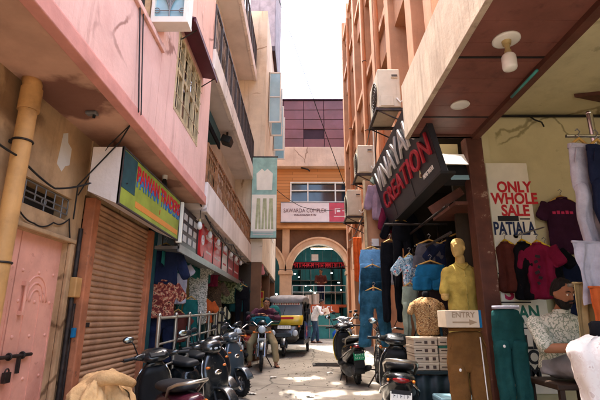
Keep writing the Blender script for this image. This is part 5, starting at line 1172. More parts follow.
# canvas roof
g = MB(); g.loft([ys(.66, 1.50, .50, .05), ys(.60, 1.56, .58, .10), ys(.4, 1.60, .62, .12), ys(-.3, 1.62, .64, .12), ys(-.95, 1.60, .63, .12), ys(-1.2, 1.50, .60, .14), ys(-1.28, 1.40, .55, .1)], 24, e=4, wob=.02); g.build('canvas_roof', m['canvas_roof'], rk, world=False, sub=1)
g = MB(); g.prism([(-.66, -.15, .45), (-.66, -1.3, .45), (-.64, -1.3, 1.5), (-.62, -.95, 1.5), (-.64, -.6, 1.0), (-.65, -.15, .9)], (.03, 0, 0)); g.prism([(.63, -.15, .45), (.63, -1.3, .45), (.61, -1.3, 1.5), (.59, -.95, 1.5), (.61, -.6, 1.0), (.62, -.15, .9)], (.03, 0, 0)); g.box(-.63, .63, -1.32, -1.28, .4, 1.45); sb = g.build('side_body', m['black_gloss'], rk, world=False)
g = MB(); g.box(-.6, .6, -1.28, .75, .30, .40); g.build('floor_pan', m['black_plastic'], rk, world=False)
g = MB(); g.box(-.56, .56, -1.1, -.6, .4, .68); g.box(-.56, .56, -1.2, -1.08, .68, 1.15); g.box(-.3, .3, -.02, .28, .4, .72); g.build('seat', m['seat_vinyl'], rk, world=False, bevel=.03)
for s_ in (-1, 1):
    g = MB(); g.prism([(s_ * .60, .66, .42), (s_ * .62, .0, .42), (s_ * .62, .0, .86), (s_ * .60, .62, .95)], (s_ * .03, 0, 0)); dr = g.build('door_panel', m['black_gloss'], rk, world=False)
    g = MB(); c = V((s_ * .652, .3, .66)); pts = []
    for k in range(16):
        a = 2 * math.pi * k / 16; rr = .2 if k % 2 == 0 else .07; pts.append(c + V((0, math.cos(a) * rr, math.sin(a) * rr)))
    for k in range(16): g.prism([c, pts[k], pts[(k + 1) % 16]], (s_ * .004, 0, 0))
    g.build('star_sticker', m['red_ink'], dr, world=False)
    g = MB(); g.cyl(c + V((s_ * .003, 0, 0)), c + V((s_ * .007, 0, 0)), .045, n=14); g.build('star_centre', m['white_ink'], dr, world=False)
g = MB(); g.tube([(-.3, .42, 1.02), (-.1, .5, .98), (.1, .5, .98), (.3, .42, 1.02)], .014, 8); g.cyl((0, .5, .98), (0, .65, .6), .02); g.build('handlebar', m['black_plastic'], rk, world=False)
rk.location = (-.38, 13.9, gz(13.9) + .01); rk.rotation_euler = (0, 0, R(174)); rk.scale = (.9, 1, 1)
# ================================================================ PEOPLE
def limb(g, pts, rs, n=14, mi=0):
    """tapered limb through joints with rounded ends"""
    pts = [V(p) for p in pts]; P, Q = [], []
    for i in range(len(pts) - 1):
        for k in range(4): q = k / 4; P.append(pts[i].lerp(pts[i + 1], q)); Q.append(rs[i] * (1 - q) + rs[i + 1] * q)
    P.append(pts[-1]); Q.append(rs[-1]); g.tube(P, Q, n, mi)
    g.sph(pts[0], rs[0], 12, 8, mi); g.sph(pts[-1], rs[-1], 12, 8, mi)
def hand(g, wrist, d, palm_n, curl=.5, s_=1.0, side=1):
    """palm, four bent fingers of unequal length and a thumb off the side"""
    w, d, nrm = V(wrist), V(d).normalized(), V(palm_n).normalized(); nrm = (nrm - d * nrm.dot(d)).normalized(); a = d.cross(nrm) * side
    pc = w + d * .045 * s_
    g.loft([(w, a * .026 * s_, nrm * .018 * s_), (pc, a * .042 * s_, nrm * .017 * s_), (w + d * .09 * s_, a * .043 * s_, nrm * .014 * s_)], 12)
    for k, L in enumerate((.068, .078, .073, .056)):
        b = w + d * .088 * s_ + a * (.031 - .0205 * k) * s_; p, dd = b, d; pts = [b]
        for j, f in enumerate((.45, .32, .25)):
            ang = curl * (.5 + .5 * j); dd = (dd * math.cos(ang) + nrm * math.sin(ang)).normalized(); p = p + dd * L * f * s_; pts.append(p)
        limb(g, pts, [.0095 * s_, .009 * s_, .0085 * s_, .0075 * s_], 8)
    b = w + d * .03 * s_ + a * .036 * s_
    t1 = b + (a * .7 + d * .7 + nrm * .2).normalized() * .035 * s_; t2 = t1 + (a * .25 + d * .9 + nrm * .4).normalized() * .03 * s_
    limb(g, [b, t1, t2], [.013 * s_, .011 * s_, .009 * s_], 8)
def head(g, c, fwd, up, s_=1.0):
    """skull, jaw, nose, ears, brow, lips in the body mesh; returns a frame"""
    c, f, u = V(c), V(fwd).normalized(), V(up); u = (u - f * u.dot(f)).normalized(); r_ = f.cross(u)
    L = lambda x, y, z: c + (r_ * x + f * y + u * z) * s_
    g.loft([(L(0, .012, -.115), r_ * .022 * s_, f * .022 * s_), (L(0, .018, -.105), r_ * .040 * s_, f * .05 * s_), (L(0, .012, -.075), r_ * .056 * s_, f * .072 * s_), (L(0, .004, -.03), r_ * .069 * s_, f * .087 * s_), (L(0, -.002, .02), r_ * .075 * s_, f * .094 * s_), (L(0, -.006, .06), r_ * .072 * s_, f * .09 * s_), (L(0, -.01, .095), r_ * .054 * s_, f * .068 * s_), (L(0, -.01, .115), r_ * .025 * s_, f * .03 * s_)], 20)
    g.loft([(L(0, .085, .018), r_ * .010 * s_, f * .010 * s_), (L(0, .098, -.012), r_ * .013 * s_, f * .014 * s_), (L(0, .104, -.03), r_ * .018 * s_, f * .014 * s_), (L(0, .092, -.04), r_ * .014 * s_, f * .01 * s_)], 10)
    for s in (-1, 1): g.sph(L(s * .076, -.008, -.008), (.012 * s_, .02 * s_, .03 * s_), 10, 7); g.sph(L(s * .03, .078, .026), .017 * s_, 8, 6)
    g.sph(L(0, .082, -.062), (.022 * s_, .014 * s_, .009 * s_), 10, 6); g.sph(L(0, .07, -.098), .02 * s_, 8, 6)
    return L
def face(root, L, s_=1.0, beard=False):
    for s in (-1, 1):
        g = MB(); g.sph(L(s * .031, .083, .006), .0105 * s_, 10, 7); e = g.build('eye', m['eye_white'], root)
        g = MB(); g.sph(L(s * .031, .0915, .006), .0055 * s_, 8, 6); g.build('pupil', m['eye_dark'], e)
        g = MB(); g.tube([L(s * .013, .095, .03), L(s * .032, .095, .036), L(s * .053, .083, .028)], .0045 * s_, 6); g.build('eyebrow', m['hair'], root)
    g = MB(); g.tube([L(-.024, .088, -.063), L(-.01, .098, -.061), L(.01, .098, -.061), L(.024, .088, -.063)], [.004 * s_, .007 * s_, .007 * s_, .004 * s_], 8); g.build('mouth', m['lip'], root)
    if beard:
        g = MB(); 
        g.loft([(L(0, .0, -.05), (L(.069, 0, 0) - L(0, 0, 0)), (L(0, .072, 0) - L(0, 0, 0))), (L(0, .012, -.07), (L(.063, 0, 0) - L(0, 0, 0)), (L(0, .083, 0) - L(0, 0, 0))), (L(0, .022, -.105), (L(.05, 0, 0) - L(0, 0, 0)), (L(0, .068, 0) - L(0, 0, 0))), (L(0, .03, -.135), (L(.028, 0, 0) - L(0, 0, 0)), (L(0, .036, 0) - L(0, 0, 0)))], 18, wob=.05, wf=14)
        g.tube([L(-.04, .084, -.075), L(-.028, .1, -.05), L(0, .106, -.047), L(.028, .1, -.05), L(.04, .084, -.075)], .008 * s_, 6)
        g.build('beard', m['hair'], root)
def hair(root, L, top=1.0, low=-.01):
    g = MB(); o = L(0, 0, 0); rx = L(1, 0, 0) - o; fy = L(0, 1, 0) - o
    secs = []
    for z, rr, ff, oy in ((-.05, .066, .05, -.045), (-.02, .078, .062, -.04), (.02, .084, .078, -.028), (.05, .083, .088, -.016), (.085, .072, .084, -.012), (.115, .052, .06, -.012), (.132, .025, .03, -.012)):
        secs.append((L(0, oy, z * top), rx * rr, fy * ff))
    g.loft(secs, 40, wob=.09, wf=16, seed=2); g.build('hair', m['hair'], root, sub=1, crease=.018, csize=.02)

def foot(g, ankle, d, s_=1.0):
    a, d = V(ankle), V(d).normalized(); sd = V((d.y, -d.x, 0))
    g.loft([(a + V((0, 0, -.045)) - d * .05, sd * .03, V((0, 0, .03))), (a + V((0, 0, -.03)), sd * .038, V((0, 0, .045))), (a + d * .08 + V((0, 0, -.052)), sd * .043, V((0, 0, .028))), (a + d * .15 + V((0, 0, -.064)), sd * .042, V((0, 0, .017))), (a + d * .185 + V((0, 0, -.068)), sd * .025, V((0, 0, .011)))], 12)
def sandal(root, ankle, d, mt='sandal'):
    a, d = V(ankle), V(d).normalized(); sd = V((d.y, -d.x, 0)); g = MB()
    pts = [a + d * y + sd * x for y, x in ((-.08, -.035), (.02, -.042), (.12, -.05), (.2, -.03), (.215, 0), (.2, .03), (.12, .05), (.02, .042), (-.08, .035))]
    g.prism([V((p.x, p.y, a.z - .095)) for p in pts], (0, 0, .022))
    g.tube([a + d * .1 + sd * -.05 + V((0, 0, -.075)), a + d * .1 + V((0, 0, -.022)), a + d * .1 + sd * .05 + V((0, 0, -.075))], .012, 6)
    g.build('sandal', m[mt], root)

# ---------- rider resting on the motorcycle (faces the camera, arms folded on a bag)
RXp, RYp = -.92, 11.0; rg = gz(11.0)
rider = thing('person', 'man in maroon top and khaki trousers astride motorcycle, arms folded on a bag', 'person', (RXp, RYp, rg))
W = lambda x, y, z: V((RXp + x, RYp + y, rg + z))
hipC = W(0, .1, .88); chest = W(.03, -.12, 1.2); neck = W(.06, -.24, 1.36); hd = W(.09, -.33, 1.46)
g = MB()
g.loft([(W(0, .12, .80), (.17, 0, 0), (0, .12, .03)), (W(0, .08, .95), (.165, 0, 0), (0, .11, .03)), (W(.02, -.03, 1.1), (.17, 0, 0), (0, .105, .05)), (W(.03, -.13, 1.24), (.19, 0, 0), (0, .09, .06)), (W(.05, -.2, 1.32), (.12, 0, 0), (0, .06, .05)), (W(.06, -.24, 1.37), (.055, 0, 0), (0, .05, .03))], 18)
limb(g, [neck - V((0, 0, .03)), hd - V((0, -.03, .07))], [.055, .052])
Lr = head(g, hd, (.25, -1, -.25), (.12, -.1, 1))
legs_r = [(W(-.09, .05, .82), W(-.29, -.22, .52), W(-.30, -.10, .09)), (W(.09, .05, .82), W(.29, -.22, .52), W(.33, -.16, .09))]
for h, k, a in legs_r: limb(g, [h, k, a], [.085, .06, .042]); foot(g, a, (-.4 if k.x < RXp else .4, -1, 0))
shl, shr = W(-.17, -.15, 1.28), W(.23, -.15, 1.28)
ell, elr = W(-.34, -.32, 1.10), W(.40, -.32, 1.10)
wl, wr = W(-.06, -.46, 1.20), W(.12, -.44, 1.16)
limb(g, [shl, ell, wl], [.055, .043, .03]); limb(g, [shr, elr, wr], [.055, .043, .03])
hand(g, wl, (.9, .05, .1), (0, -.2, -1), .5, 1, -1); hand(g, wr, (-.9, .05, .05), (0, -.2, -1), .5, 1, 1)
g.build('body', m['skin'], rider, remesh=.0085, smooth_it=2)
face(rider, Lr); hair(rider, Lr)
g = MB()
g.loft([(W(0, .12, .84), (.19, 0, 0), (0, .14, .03)), (W(0, .08, .95), (.185, 0, 0), (0, .13, .03)), (W(.02, -.03, 1.1), (.19, 0, 0), (0, .125, .05)), (W(.03, -.13, 1.24), (.21, 0, 0), (0, .11, .06)), (W(.05, -.2, 1.32), (.14, 0, 0), (0, .08, .05)), (W(.06, -.235, 1.35), (.065, 0, 0), (0, .06, .03))], 20, wob=.05, wf=6)
wl2, wr2 = ell.lerp(wl, .86), elr.lerp(wr, .86)
limb(g, [shl, ell, wl2], [.07, .058, .045]); limb(g, [shr, elr, wr2], [.07, .058, .045])
g.build('shirt', m['cotton_maroon'], rider, remesh=.012, smooth_it=3, crease=.028, csize=.09)
g = MB()
for h, k, a in legs_r: limb(g, [h, k, a + V((0, 0, .08))], [.11, .085, .075])
g.loft([(W(0, .1, .76), (.16, 0, 0), (0, .13, 0)), (W(0, .1, .9), (.185, 0, 0), (0, .14, 0))], 16)
g.build('trousers', m['trouser_khaki'], rider, remesh=.014, smooth_it=3, crease=.028, csize=.09)
for h, k, a in legs_r: sandal(rider, a, (-.4 if k.x < RXp else .4, -1, 0))
# teal bag under his arms, teal backpack
t = thing('teal_bag', 'large teal bag on the tank under the rider folded arms', 'bag', W(0, -.45, .95))
g = MB(); c = W(-.02, -.40, 1.05)
g.loft([(c + V((-.25, 0, 0)), (0, .05, 0), (0, 0, .05)), (c + V((-.2, 0, 0)), (0, .12, 0), (0, 0, .10)), (c, (0, .15, 0), (0, 0, .125)), (c + V((.18, 0, -.01)), (0, .13, 0), (0, 0, .11)), (c + V((.25, 0, -.02)), (0, .05, 0), (0, 0, .05))], 18, wob=.1, wf=5); g.build('bag', m['cloth_tealbag'], t)
g = MB(); g.tube([c + V((-.12, -.15, 0)), c + V((-.1, -.18, .06)), c + V((.1, -.18, .06)), c + V((.12, -.15, 0))], .012, 6); g.build('strap', m['cloth_teal'], t)
t = thing('backpack', 'teal backpack on the rider back, seen over his shoulder', 'backpack', W(.2, .1, 1.0))
g = MB(); c = W(.25, .14, 1.2); g.loft([(c + V((0, 0, -.24)), (.12, 0, 0), (0, .08, 0)), (c + V((0, 0, -.15)), (.17, 0, 0), (0, .12, 0)), (c + V((0, 0, .05)), (.17, 0, 0), (0, .12, 0)), (c + V((0, 0, .18)), (.12, 0, 0), (0, .09, 0)), (c + V((0, 0, .22)), (.05, 0, 0), (0, .04, 0))], 16, e=3, wob=.05); g.build('pack', m['cloth_teal_curtain'], t)
g = MB(); g.tube([c + V((-.1, -.1, -.12)), c + V((-.08, -.26, .06)), c + V((-.06, -.16, .16))], .018, 6); g.build('strap', m['cloth_teal'], t)

# ---------- standing man with a carton
SXp, SYp = .60, 18.0; sg = gz(18.0)
man = thing('person', 'man in white shirt and jeans bending over a carton he carries', 'person', (SXp, SYp, sg))
W2 = lambda x, y, z: V((SXp + x, SYp + y, sg + z))
legs_s = [(W2(-.08, -.06, .88), W2(-.05, -.10, .48), W2(-.16, -.06, .085), (1, -.25, 0)), (W2(-.08, .09, .88), W2(.04, .08, .48), W2(.06, .05, .085), (1, -.1, 0))]
def torso_s(g, k=0.0, **kw):
    g.loft([(W2(-.08, 0, .84), (.115 + k, 0, 0), (0, .16 + k, 0)), (W2(-.08, 0, .95), (.115 + k, 0, 0), (0, .16 + k, 0)), (W2(-.02, 0, 1.1), (.115 + k, 0, -.04), (0, .165 + k, 0)), (W2(.06, 0, 1.26), (.115 + k, 0, -.06), (0, .185 + k, 0)), (W2(.12, 0, 1.36), (.09 + k, 0, -.06), (0, .16 + k, 0)), (W2(.15, 0, 1.41), (.055 + k, 0, -.03), (0, .07 + k, 0))], 18, **kw)
g = MB(); torso_s(g); limb(g, [W2(.15, 0, 1.39), W2(.2, -.01, 1.48)], [.055, .05])
Ls = head(g, W2(.23, -.02, 1.555), (.9, -.45, -.35), (.3, 0, 1))
for h, k, a, d in legs_s: limb(g, [h, k, a], [.09, .06, .042]); foot(g, a, d)
arms_s = [(W2(.09, -.19, 1.34), W2(.18, -.26, 1.10), W2(.38, -.15, 1.16)), (W2(.09, .19, 1.34), W2(.22, .24, 1.10), W2(.40, .12, 1.16))]
for q, (s1, e1, w1) in enumerate(arms_s): limb(g, [s1, e1, w1], [.055, .043, .03]); hand(g, w1, (.5, .6 if q == 0 else -.6, .1), (.2, .8 if q == 0 else -.8, .2), .6, 1, 1 if q else -1)
g.build('body', m['skin_dark'], man, remesh=.009, smooth_it=2); face(man, Ls); hair(man, Ls)
g = MB(); torso_s(g, .028, wob=.05, wf=6)
for s1, e1, w1 in arms_s: limb(g, [s1, e1, e1.lerp(w1, .35)], [.075, .06, .055])
g.build('shirt', m['cotton_white'], man, remesh=.013, smooth_it=3, crease=.028, csize=.09)
g = MB(); g.loft([(W2(-.08, 0, .78), (.125, 0, 0), (0, .17, 0)), (W2(-.08, 0, .97), (.125, 0, 0), (0, .165, 0))], 16)
for h, k, a, d in legs_s: limb(g, [h, k, a + V((0, 0, .03))], [.108, .08, .07])
g.build('jeans', m['denim'], man, remesh=.014, smooth_it=3, crease=.028, csize=.09)
for h, k, a, d in legs_s: sandal(man, a, d, 'black_plastic')
t = thing('carried_carton', 'pale carton held against the chest of the white shirted man', 'carton', W2(.4, 0, 1.1))
g = MB(); g.obox(W2(.40, -.01, 1.2), (.25, .25, .26), (0, R(-20), 0)); g.build('carton_body', m['cream_print'], t, bevel=.012)
g = MB(); g.obox(W2(.40, -.01, 1.2), (.255, .05, .265), (0, R(-20), 0)); g.build('tape', m['carton'], t)

# ---------- seated shopkeeper looking down
KX, KY, KF = 2.29, 4.05, .37
keeper = thing('person', 'bearded man in leaf patterned short sleeve shirt sitting and looking down', 'person', (KX, KY, KF))
W3 = lambda x, y, z: V((KX + x, KY + y, KF + z))
def torso_k(g, k=0.0, **kw):
    g.loft([(W3(.05, .10, .58), (.17 + k, 0, 0), (0, .13 + k, 0)), (W3(.05, .07, .68), (.165 + k, 0, 0), (0, .12 + k, 0)), (W3(.04, .03, .81), (.18 + k, 0, 0), (0, .12 + k, 0)), (W3(.03, 0, .94), (.205 + k, 0, 0), (0, .11 + k, 0)), (W3(.03, -.02, 1.02), (.15 + k, 0, 0), (0, .08 + k * .6, 0)), (W3(.03, -.03, 1.06), (.06 + k, 0, 0), (0, .055 + k, 0))], 20, **kw)
g = MB(); torso_k(g); limb(g, [W3(.03, -.03, 1.04), W3(.05, -.07, 1.12)], [.058, .054])
Lk = head(g, W3(.03, -.13, 1.225), (.24, -1, -.32), (.04, -.28, 1))
arms_k = [(W3(-.18, -.0, .96), W3(-.20, -.17, .76), W3(.08, -.34, .78)), (W3(.24, -.0, .96), W3(.33, -.16, .77), W3(.18, -.36, .79))]
for q, (s1, e1, w1) in enumerate(arms_k): limb(g, [s1, e1, w1], [.056, .045, .031]); hand(g, w1, (.9 if q == 0 else -.5, -.3, .1), (.0, .4, 1), .55, 1, 1 if q else -1)
legs_k = [(W3(-.02, .07, .60), W3(.05, -.36, .62), W3(.04, -.33, .09)), (W3(.16, .07, .60), W3(.28, -.34, .62), W3(.28, -.31, .09))]
for h, k, a in legs_k: limb(g, [h, k, a], [.09, .062, .043]); foot(g, a, (.1, -1, 0))
g.build('body', m['skin'], keeper, remesh=.0075, smooth_it=2); face(keeper, Lk, beard=True); hair(keeper, Lk)
g = MB(); torso_k(g, .022, wob=.05, wf=6)
for s1, e1, w1 in arms_k: limb(g, [s1, s1.lerp(e1, .85)], [.078, .072])
g.build('shirt', m['leaf_shirt'], keeper, remesh=.011, smooth_it=2, crease=.028, csize=.09)
g = MB()
g.loft([(W3(.03, -.055, 1.05), (.075, 0, 0), (0, .07, 0)), (W3(.035, -.065, 1.085), (.072, 0, 0), (0, .066, 0))], 18, caps=False); g.build('collar', m['leaf_shirt'], keeper)
g = MB()
for h, k, a in legs_k: limb(g, [h, k, a + V((0, 0, .05))], [.108, .086, .07])
g.loft([(W3(.05, .07, .53), (.19, 0, 0), (0, .15, 0)), (W3(.05, .07, .66), (.185, 0, 0), (0, .14, 0))], 16); g.build('trousers', m['trouser_grey'], keeper, remesh=.013, smooth_it=3, crease=.028, csize=.09)
for h, k, a in legs_k: sandal(keeper, a, (.1, -1, 0))
t = thing('mobile_phone', 'black phone in the seated man hands', 'phone', W3(.15, -.42, .8))
g = MB(); g.obox(W3(.14, -.42, .815), (.075, .15, .01), (R(15), 0, R(10))); g.build('case', m['black_plastic'], t, bevel=.004)
g = MB(); g.obox(W3(.14, -.422, .822), (.066, .135, .004), (R(15), 0, R(10))); g.build('screen', m['window_glass'], t)
t = thing('wooden_stool', 'dark wooden stool under the seated man', 'stool', W3(.05, .1, 0))
g = MB(); g.box(KX - .2, KX + .3, KY - .25, KY + .28, KF + .44, KF + .485); g.build('seat', m['wood_dark'], t, bevel=.01)
for x in (-.18, .25):
    for y in (-.22, .25):
        g = MB(); g.box(KX + x, KX + x + .04, KY + y - .02, KY + y + .02, KF - .05, KF + .44); g.build('leg', m['wood_dark'], t)
g = MB()
for z in (.1, .25): g.box(KX - .16, KX + .27, KY + .23, KY + .25, KF + z, KF + z + .03)
g.build('stretcher', m['wood_dark'], t)
# ---------- shopper behind the far counter
SH = lambda x, y, z: V((.95 + x, 21.0 + y, 1.98 + z))
shop = thing('person', 'small figure in dark clothes standing on the landing inside main arch', 'person', SH(0, 0, 0))
g = MB(); g.loft([(SH(0, 0, .84), (.16, 0, 0), (0, .11, 0)), (SH(0, 0, 1.1), (.165, 0, 0), (0, .11, 0)), (SH(0, 0, 1.3), (.19, 0, 0), (0, .1, 0)), (SH(0, 0, 1.4), (.06, 0, 0), (0, .06, 0))], 14); limb(g, [SH(0, 0, 1.36), SH(0, 0, 1.47)], [.055, .05]); Lh = head(g, SH(0, 0, 1.55), (-.3, -1, -.2), (0, 0, 1))
for s_ in (-1, 1): limb(g, [SH(s_ * .09, 0, .86), SH(s_ * .1, -.02, .48), SH(s_ * .1, 0, .09)], [.09, .06, .04]); foot(g, SH(s_ * .1, 0, .09), (0, -1, 0)); limb(g, [SH(s_ * .2, 0, 1.32), SH(s_ * .26, -.05, 1.05), SH(s_ * .15, -.25, 1.0)], [.05, .042, .03]); hand(g, SH(s_ * .15, -.25, 1.0), (-s_ * .3, -1, 0), (0, 0, 1), .4, 1, s_)
g.build('body', m['skin'], shop, remesh=.011, smooth_it=2); hair(shop, Lh); face(shop, Lh)
g = MB(); g.loft([(SH(0, 0, .84), (.18, 0, 0), (0, .13, 0)), (SH(0, 0, 1.1), (.185, 0, 0), (0, .13, 0)), (SH(0, 0, 1.31), (.21, 0, 0), (0, .12, 0)), (SH(0, 0, 1.39), (.08, 0, 0), (0, .08, 0))], 14)
for s_ in (-1, 1): limb(g, [SH(s_ * .2, 0, 1.32), SH(s_ * .26, -.05, 1.05)], [.07, .06])
g.build('shirt', m['cloth_rust'], shop, remesh=.014, smooth_it=2, crease=.028, csize=.09)
g = MB()
for s_ in (-1, 1): limb(g, [SH(s_ * .09, 0, .86), SH(s_ * .1, -.02, .48), SH(s_ * .1, 0, .12)], [.105, .08, .07])
g.build('trousers', m['cloth_navy'], shop, remesh=.015, smooth_it=2, crease=.028, csize=.09)
# ================================================================ CLOTHES
def fr(u):
    u = V(u).normalized(); n = V((u.y, -u.x, 0)); return u, n
def g_trousers(g, top, w, L, u, flare=.0, wob=.10, seed=0, gap=.02, mi=0, dp=1.0):
    top = V(top); u, n = fr(u); Z = V((0, 0, -1)); sd = seed or rnd.random() * 50
    hw = w / 2
    g.loft([(top + Z * L * q, u * hw * a, n * t) for q, a, t in ((0, .86, .022), (.03, .9, .026), (.1, .97, .034), (.2, 1.03, .037), (.29, 1.03, .034), (.32, .9, .02))], 34, mi, e=2.6, wob=wob * .4, seed=sd, fold=.006, ff=7)
    for s_ in (-1, 1):
        secs = []
        for k in range(13):
            q = .24 + .76 * k / 12; f = k / 12
            cx = s_ * (hw * .52 + gap * f + flare * f * .4); r_ = hw * (.50 - .12 * min(1, f * 1.4)) + flare * f * .4
            secs.append((top + Z * L * q + u * cx + n * .012 * math.sin(k * 1.1 + sd), u * r_, n * (.034 - .008 * f) * dp))
        g.loft(secs, 28, mi, e=2.3, wob=wob * .8, wf=6, seed=sd + s_ * 3, fold=.010, ff=4.5)
    for s_ in (-1, 1):
        g.tube([top + Z * L * q + u * s_ * hw * (.55 + .4 * (q / .14)) - n * 0 + V((0, 0, 0)) + n * .04 * dp for q in (.03, .06, .1, .14)], .004, 5, mi)
def g_shirt(g, top, w, L, u, sl=.22, wob=.10, seed=0, mi=0, drop=.75):
    top = V(top); u, n = fr(u); Z = V((0, 0, -1)); sd = seed or rnd.random() * 50; hw = w / 2
    secs = [(top, u * hw * .26, n * .035), (top + Z * .018, u * hw * .5, n * .04), (top + Z * .05, u * hw * .93, n * .045)]
    for k in range(1, 11): q = k / 10; secs.append((top + Z * (.05 + (L - .05) * q) + n * .01 * math.sin(k + sd), u * hw * (1.0 - .08 * math.sin(q * 3)), n * (.036 + .012 * q)))
    g.loft(secs, 44, mi, e=2.5, wob=wob * .7, wf=6, seed=sd, fold=.014, ff=8)
    for s_ in (-1, 1):
        d = (u * s_ * math.sqrt(max(0, 1 - drop ** 2)) + Z * drop).normalized(); a0 = top + Z * .075 + u * s_ * hw * .84; pr = d.cross(n).normalized()
        g.loft([(a0 + d * sl * q, pr * (.082 * (1 - .15 * q)), n * .024) for q in (-.12, 0, .25, .5, .75, 1)], 22, mi, e=2.4, wob=wob, seed=sd + s_, fold=.008, ff=4)
def g_shorts(g, top, w, L, u, seed=0):
    top = V(top); u, n = fr(u); Z = V((0, 0, -1)); sd = seed or rnd.random() * 50; hw = w / 2
    g.loft([(top + Z * L * q, u * hw * a, n * t) for q, a, t in ((0, .74, .024), (.06, .77, .03), (.3, .88, .034), (.55, .96, .034), (.62, .9, .02))], 34, e=2.6, wob=.04, seed=sd, fold=.008, ff=7)
    for s_ in (-1, 1): g.loft([(top + Z * L * q + u * s_ * hw * (.5 + .04 * q), u * hw * .5 * (1 + .08 * q), n * .034) for q in (.45, .55, .65, .75, .85, .93, 1)], 28, e=2.4, wob=.05, seed=sd + s_, fold=.012, ff=5)
def g_drape(g, top, w, L, u, lean=0.0, seed=0, fold=.022, ff=16):
    top = V(top); u, n = fr(u); sd = seed or rnd.random() * 50
    def f(a, b):
        q = ff * a + sd + 2 * NZ.noise(V((a * 2, b * 2, sd))); ww = w * (1 - .12 * math.sin(b * 2.6))
        return top + u * (ww * (a - .5) + lean * b + .01 * NZ.noise(V((b * 5, sd, 0)))) - V((0, 0, L * b - .012 * math.sin(a * 9 + sd) * b)) + n * fold * (.35 + .65 * b) * (math.sin(q) + .5 * math.sin(1.7 * q + 4 * b))
    g.grid(f, 48, 26, thick=n * .006)
def hanger(parent, top, u, w=.36, mt='hanger_wood'):
    top = V(top); u, n = fr(u); g = MB()
    g.tube([top - u * w / 2 + V((0, 0, -.045)), top - u * w * .2 + V((0, 0, .0)), top + V((0, 0, .028)), top + u * w * .2 + V((0, 0, 0)), top + u * w / 2 + V((0, 0, -.045))], .011, 8)
    h = g.build('hanger', m[mt], parent)
    g = MB(); g.tube([top + V((0, 0, .028)), top + V((0, 0, .06)), top + u * .022 + V((0, 0, .085)), top + V((0, 0, .108)), top - u * .02 + V((0, 0, .09))], .005, 6); g.build('hook', m['hanger_wire'], h)
CATS = {'drape': 'cloth', 'trousers': 'trousers', 'shirt': 'shirt', 'shorts': 'shorts'}
def garment(kind, label, mt, top, w, L, u=(1, 0, 0), hang=True, group=None, name=None, hm='hanger_wood', **kw):
    top = V(top); t = thing(name or ('hanging_' + kind), label, CATS[kind], top, group=group); g = MB()
    {'trousers': g_trousers, 'shirt': g_shirt, 'shorts': g_shorts, 'drape': g_drape}[kind](g, top, w, L, u, **kw); b = g.build('fabric', m[mt], t, sub=1, crease=.016 if kind != 'drape' else .008, csize=.07)
    if kind == 'drape':
        uu, n = fr(u); g = MB(); g.tube([top + uu * w * (q - .5) + V((0, 0, .004)) for q in (0, .25, .5, .75, 1)], .009, 6); g.build('hem', m[mt], b)
    elif kind != 'shirt':
        uu, n = fr(u); g = MB(); g.loft([(top + V((0, 0, .004)), uu * w * (.445 if kind == 'trousers' else .375), n * .028), (top + V((0, 0, -.035)), uu * w * (.46 if kind == 'trousers' else .385), n * .034)], 22, e=2.6, caps=False); g.build('waistband', m[mt], b)
    else:
        uu, n = fr(u); g = MB(); g.torus(top + V((0, 0, .002)), (0, 0, 1), w * .135, .012, 20, 6); g.build('collar', m[mt], b)
    if hang: hanger(t, top + V((0, 0, .012 if kind == 'shirt' else .03)), u, w * (.66 if kind == 'shirt' else .8), hm)
    return t
def px(pxx, pyy, Y): return atY(pxx, pyy, Y)
# ---- right: chain of three jeans
for i, (x, y, Y, mt, lab, fl) in enumerate(((371.5, 250, 7.12, 'jeans_light', 'light blue jeans at the top of the hanging chain', .05), (372.5, 268, 7.02, 'jeans_dark', 'dark green blue jeans in the middle of the hanging chain', .05), (374, 291, 6.90, 'jeans_mid', 'faded dark jeans lowest in the hanging chain, legs spread', .07))):
    garment('trousers', lab, mt, px(x, y, Y), .40, .88 if i == 0 else .84, (1, 0, 0), flare=fl, gap=.03 if i < 2 else .05, group='jeans hanging in a chain', name='hanging_jeans')
# dark clothes to the right of them
garment('trousers', 'long black trousers hanging between jeans and pale green trousers', 'cloth_black', px(390, 243, 6.7), .34, 1.2, (1, .2, 0))
garment('trousers', 'black trousers hanging high under the yellow box of the sign', 'cloth_black', px(401, 222, 6.5), .30, 1.0, (1, .2, 0))
garment('shirt', 'white jacket with red print behind the light blue jeans', 'bust_print', px(386, 249, 7.2), .36, .6, (1, 0, 0), sl=.4, drop=.9)
garment('shirt', 'blue floral jacket with red collar left of the grey shorts', 'floral_blue', px(409.5, 256, 6.1), .26, .42, (1, .3, 0), sl=.25)
garment('trousers', 'pale grey green trousers below the floral jacket', 'cloth_greygreen', px(410, 287, 6.0), .26, .78, (1, .3, 0))
garment('shorts', 'charcoal grey shorts topmost of the hanging shorts', 'cloth_grey', px(429.5, 244, 5.75), .45, .33, (1, 0, 0), group='shorts hanging in a stack')
garment('shorts', 'bright blue shorts in the middle of the hanging shorts', 'cloth_blue', px(430.5, 265, 5.70), .48, .33, (1, 0, 0), group='shorts hanging in a stack')
garment('shorts', 'brown black shorts lowest of the hanging shorts', 'cloth_brownblack', px(432, 286, 5.76), .42, .30, (1, 0, 0), group='shorts hanging in a stack')
garment('shirt', 'long navy shirt hanging behind the yellow mannequin', 'cloth_navy', px(447, 243, 5.75), .42, .66, (1, .1, 0))
garment('trousers', 'blue grey trousers hanging below the long navy shirt', 'jeans_mid', px(449, 286, 5.9), .34, .75, (1, .1, 0))
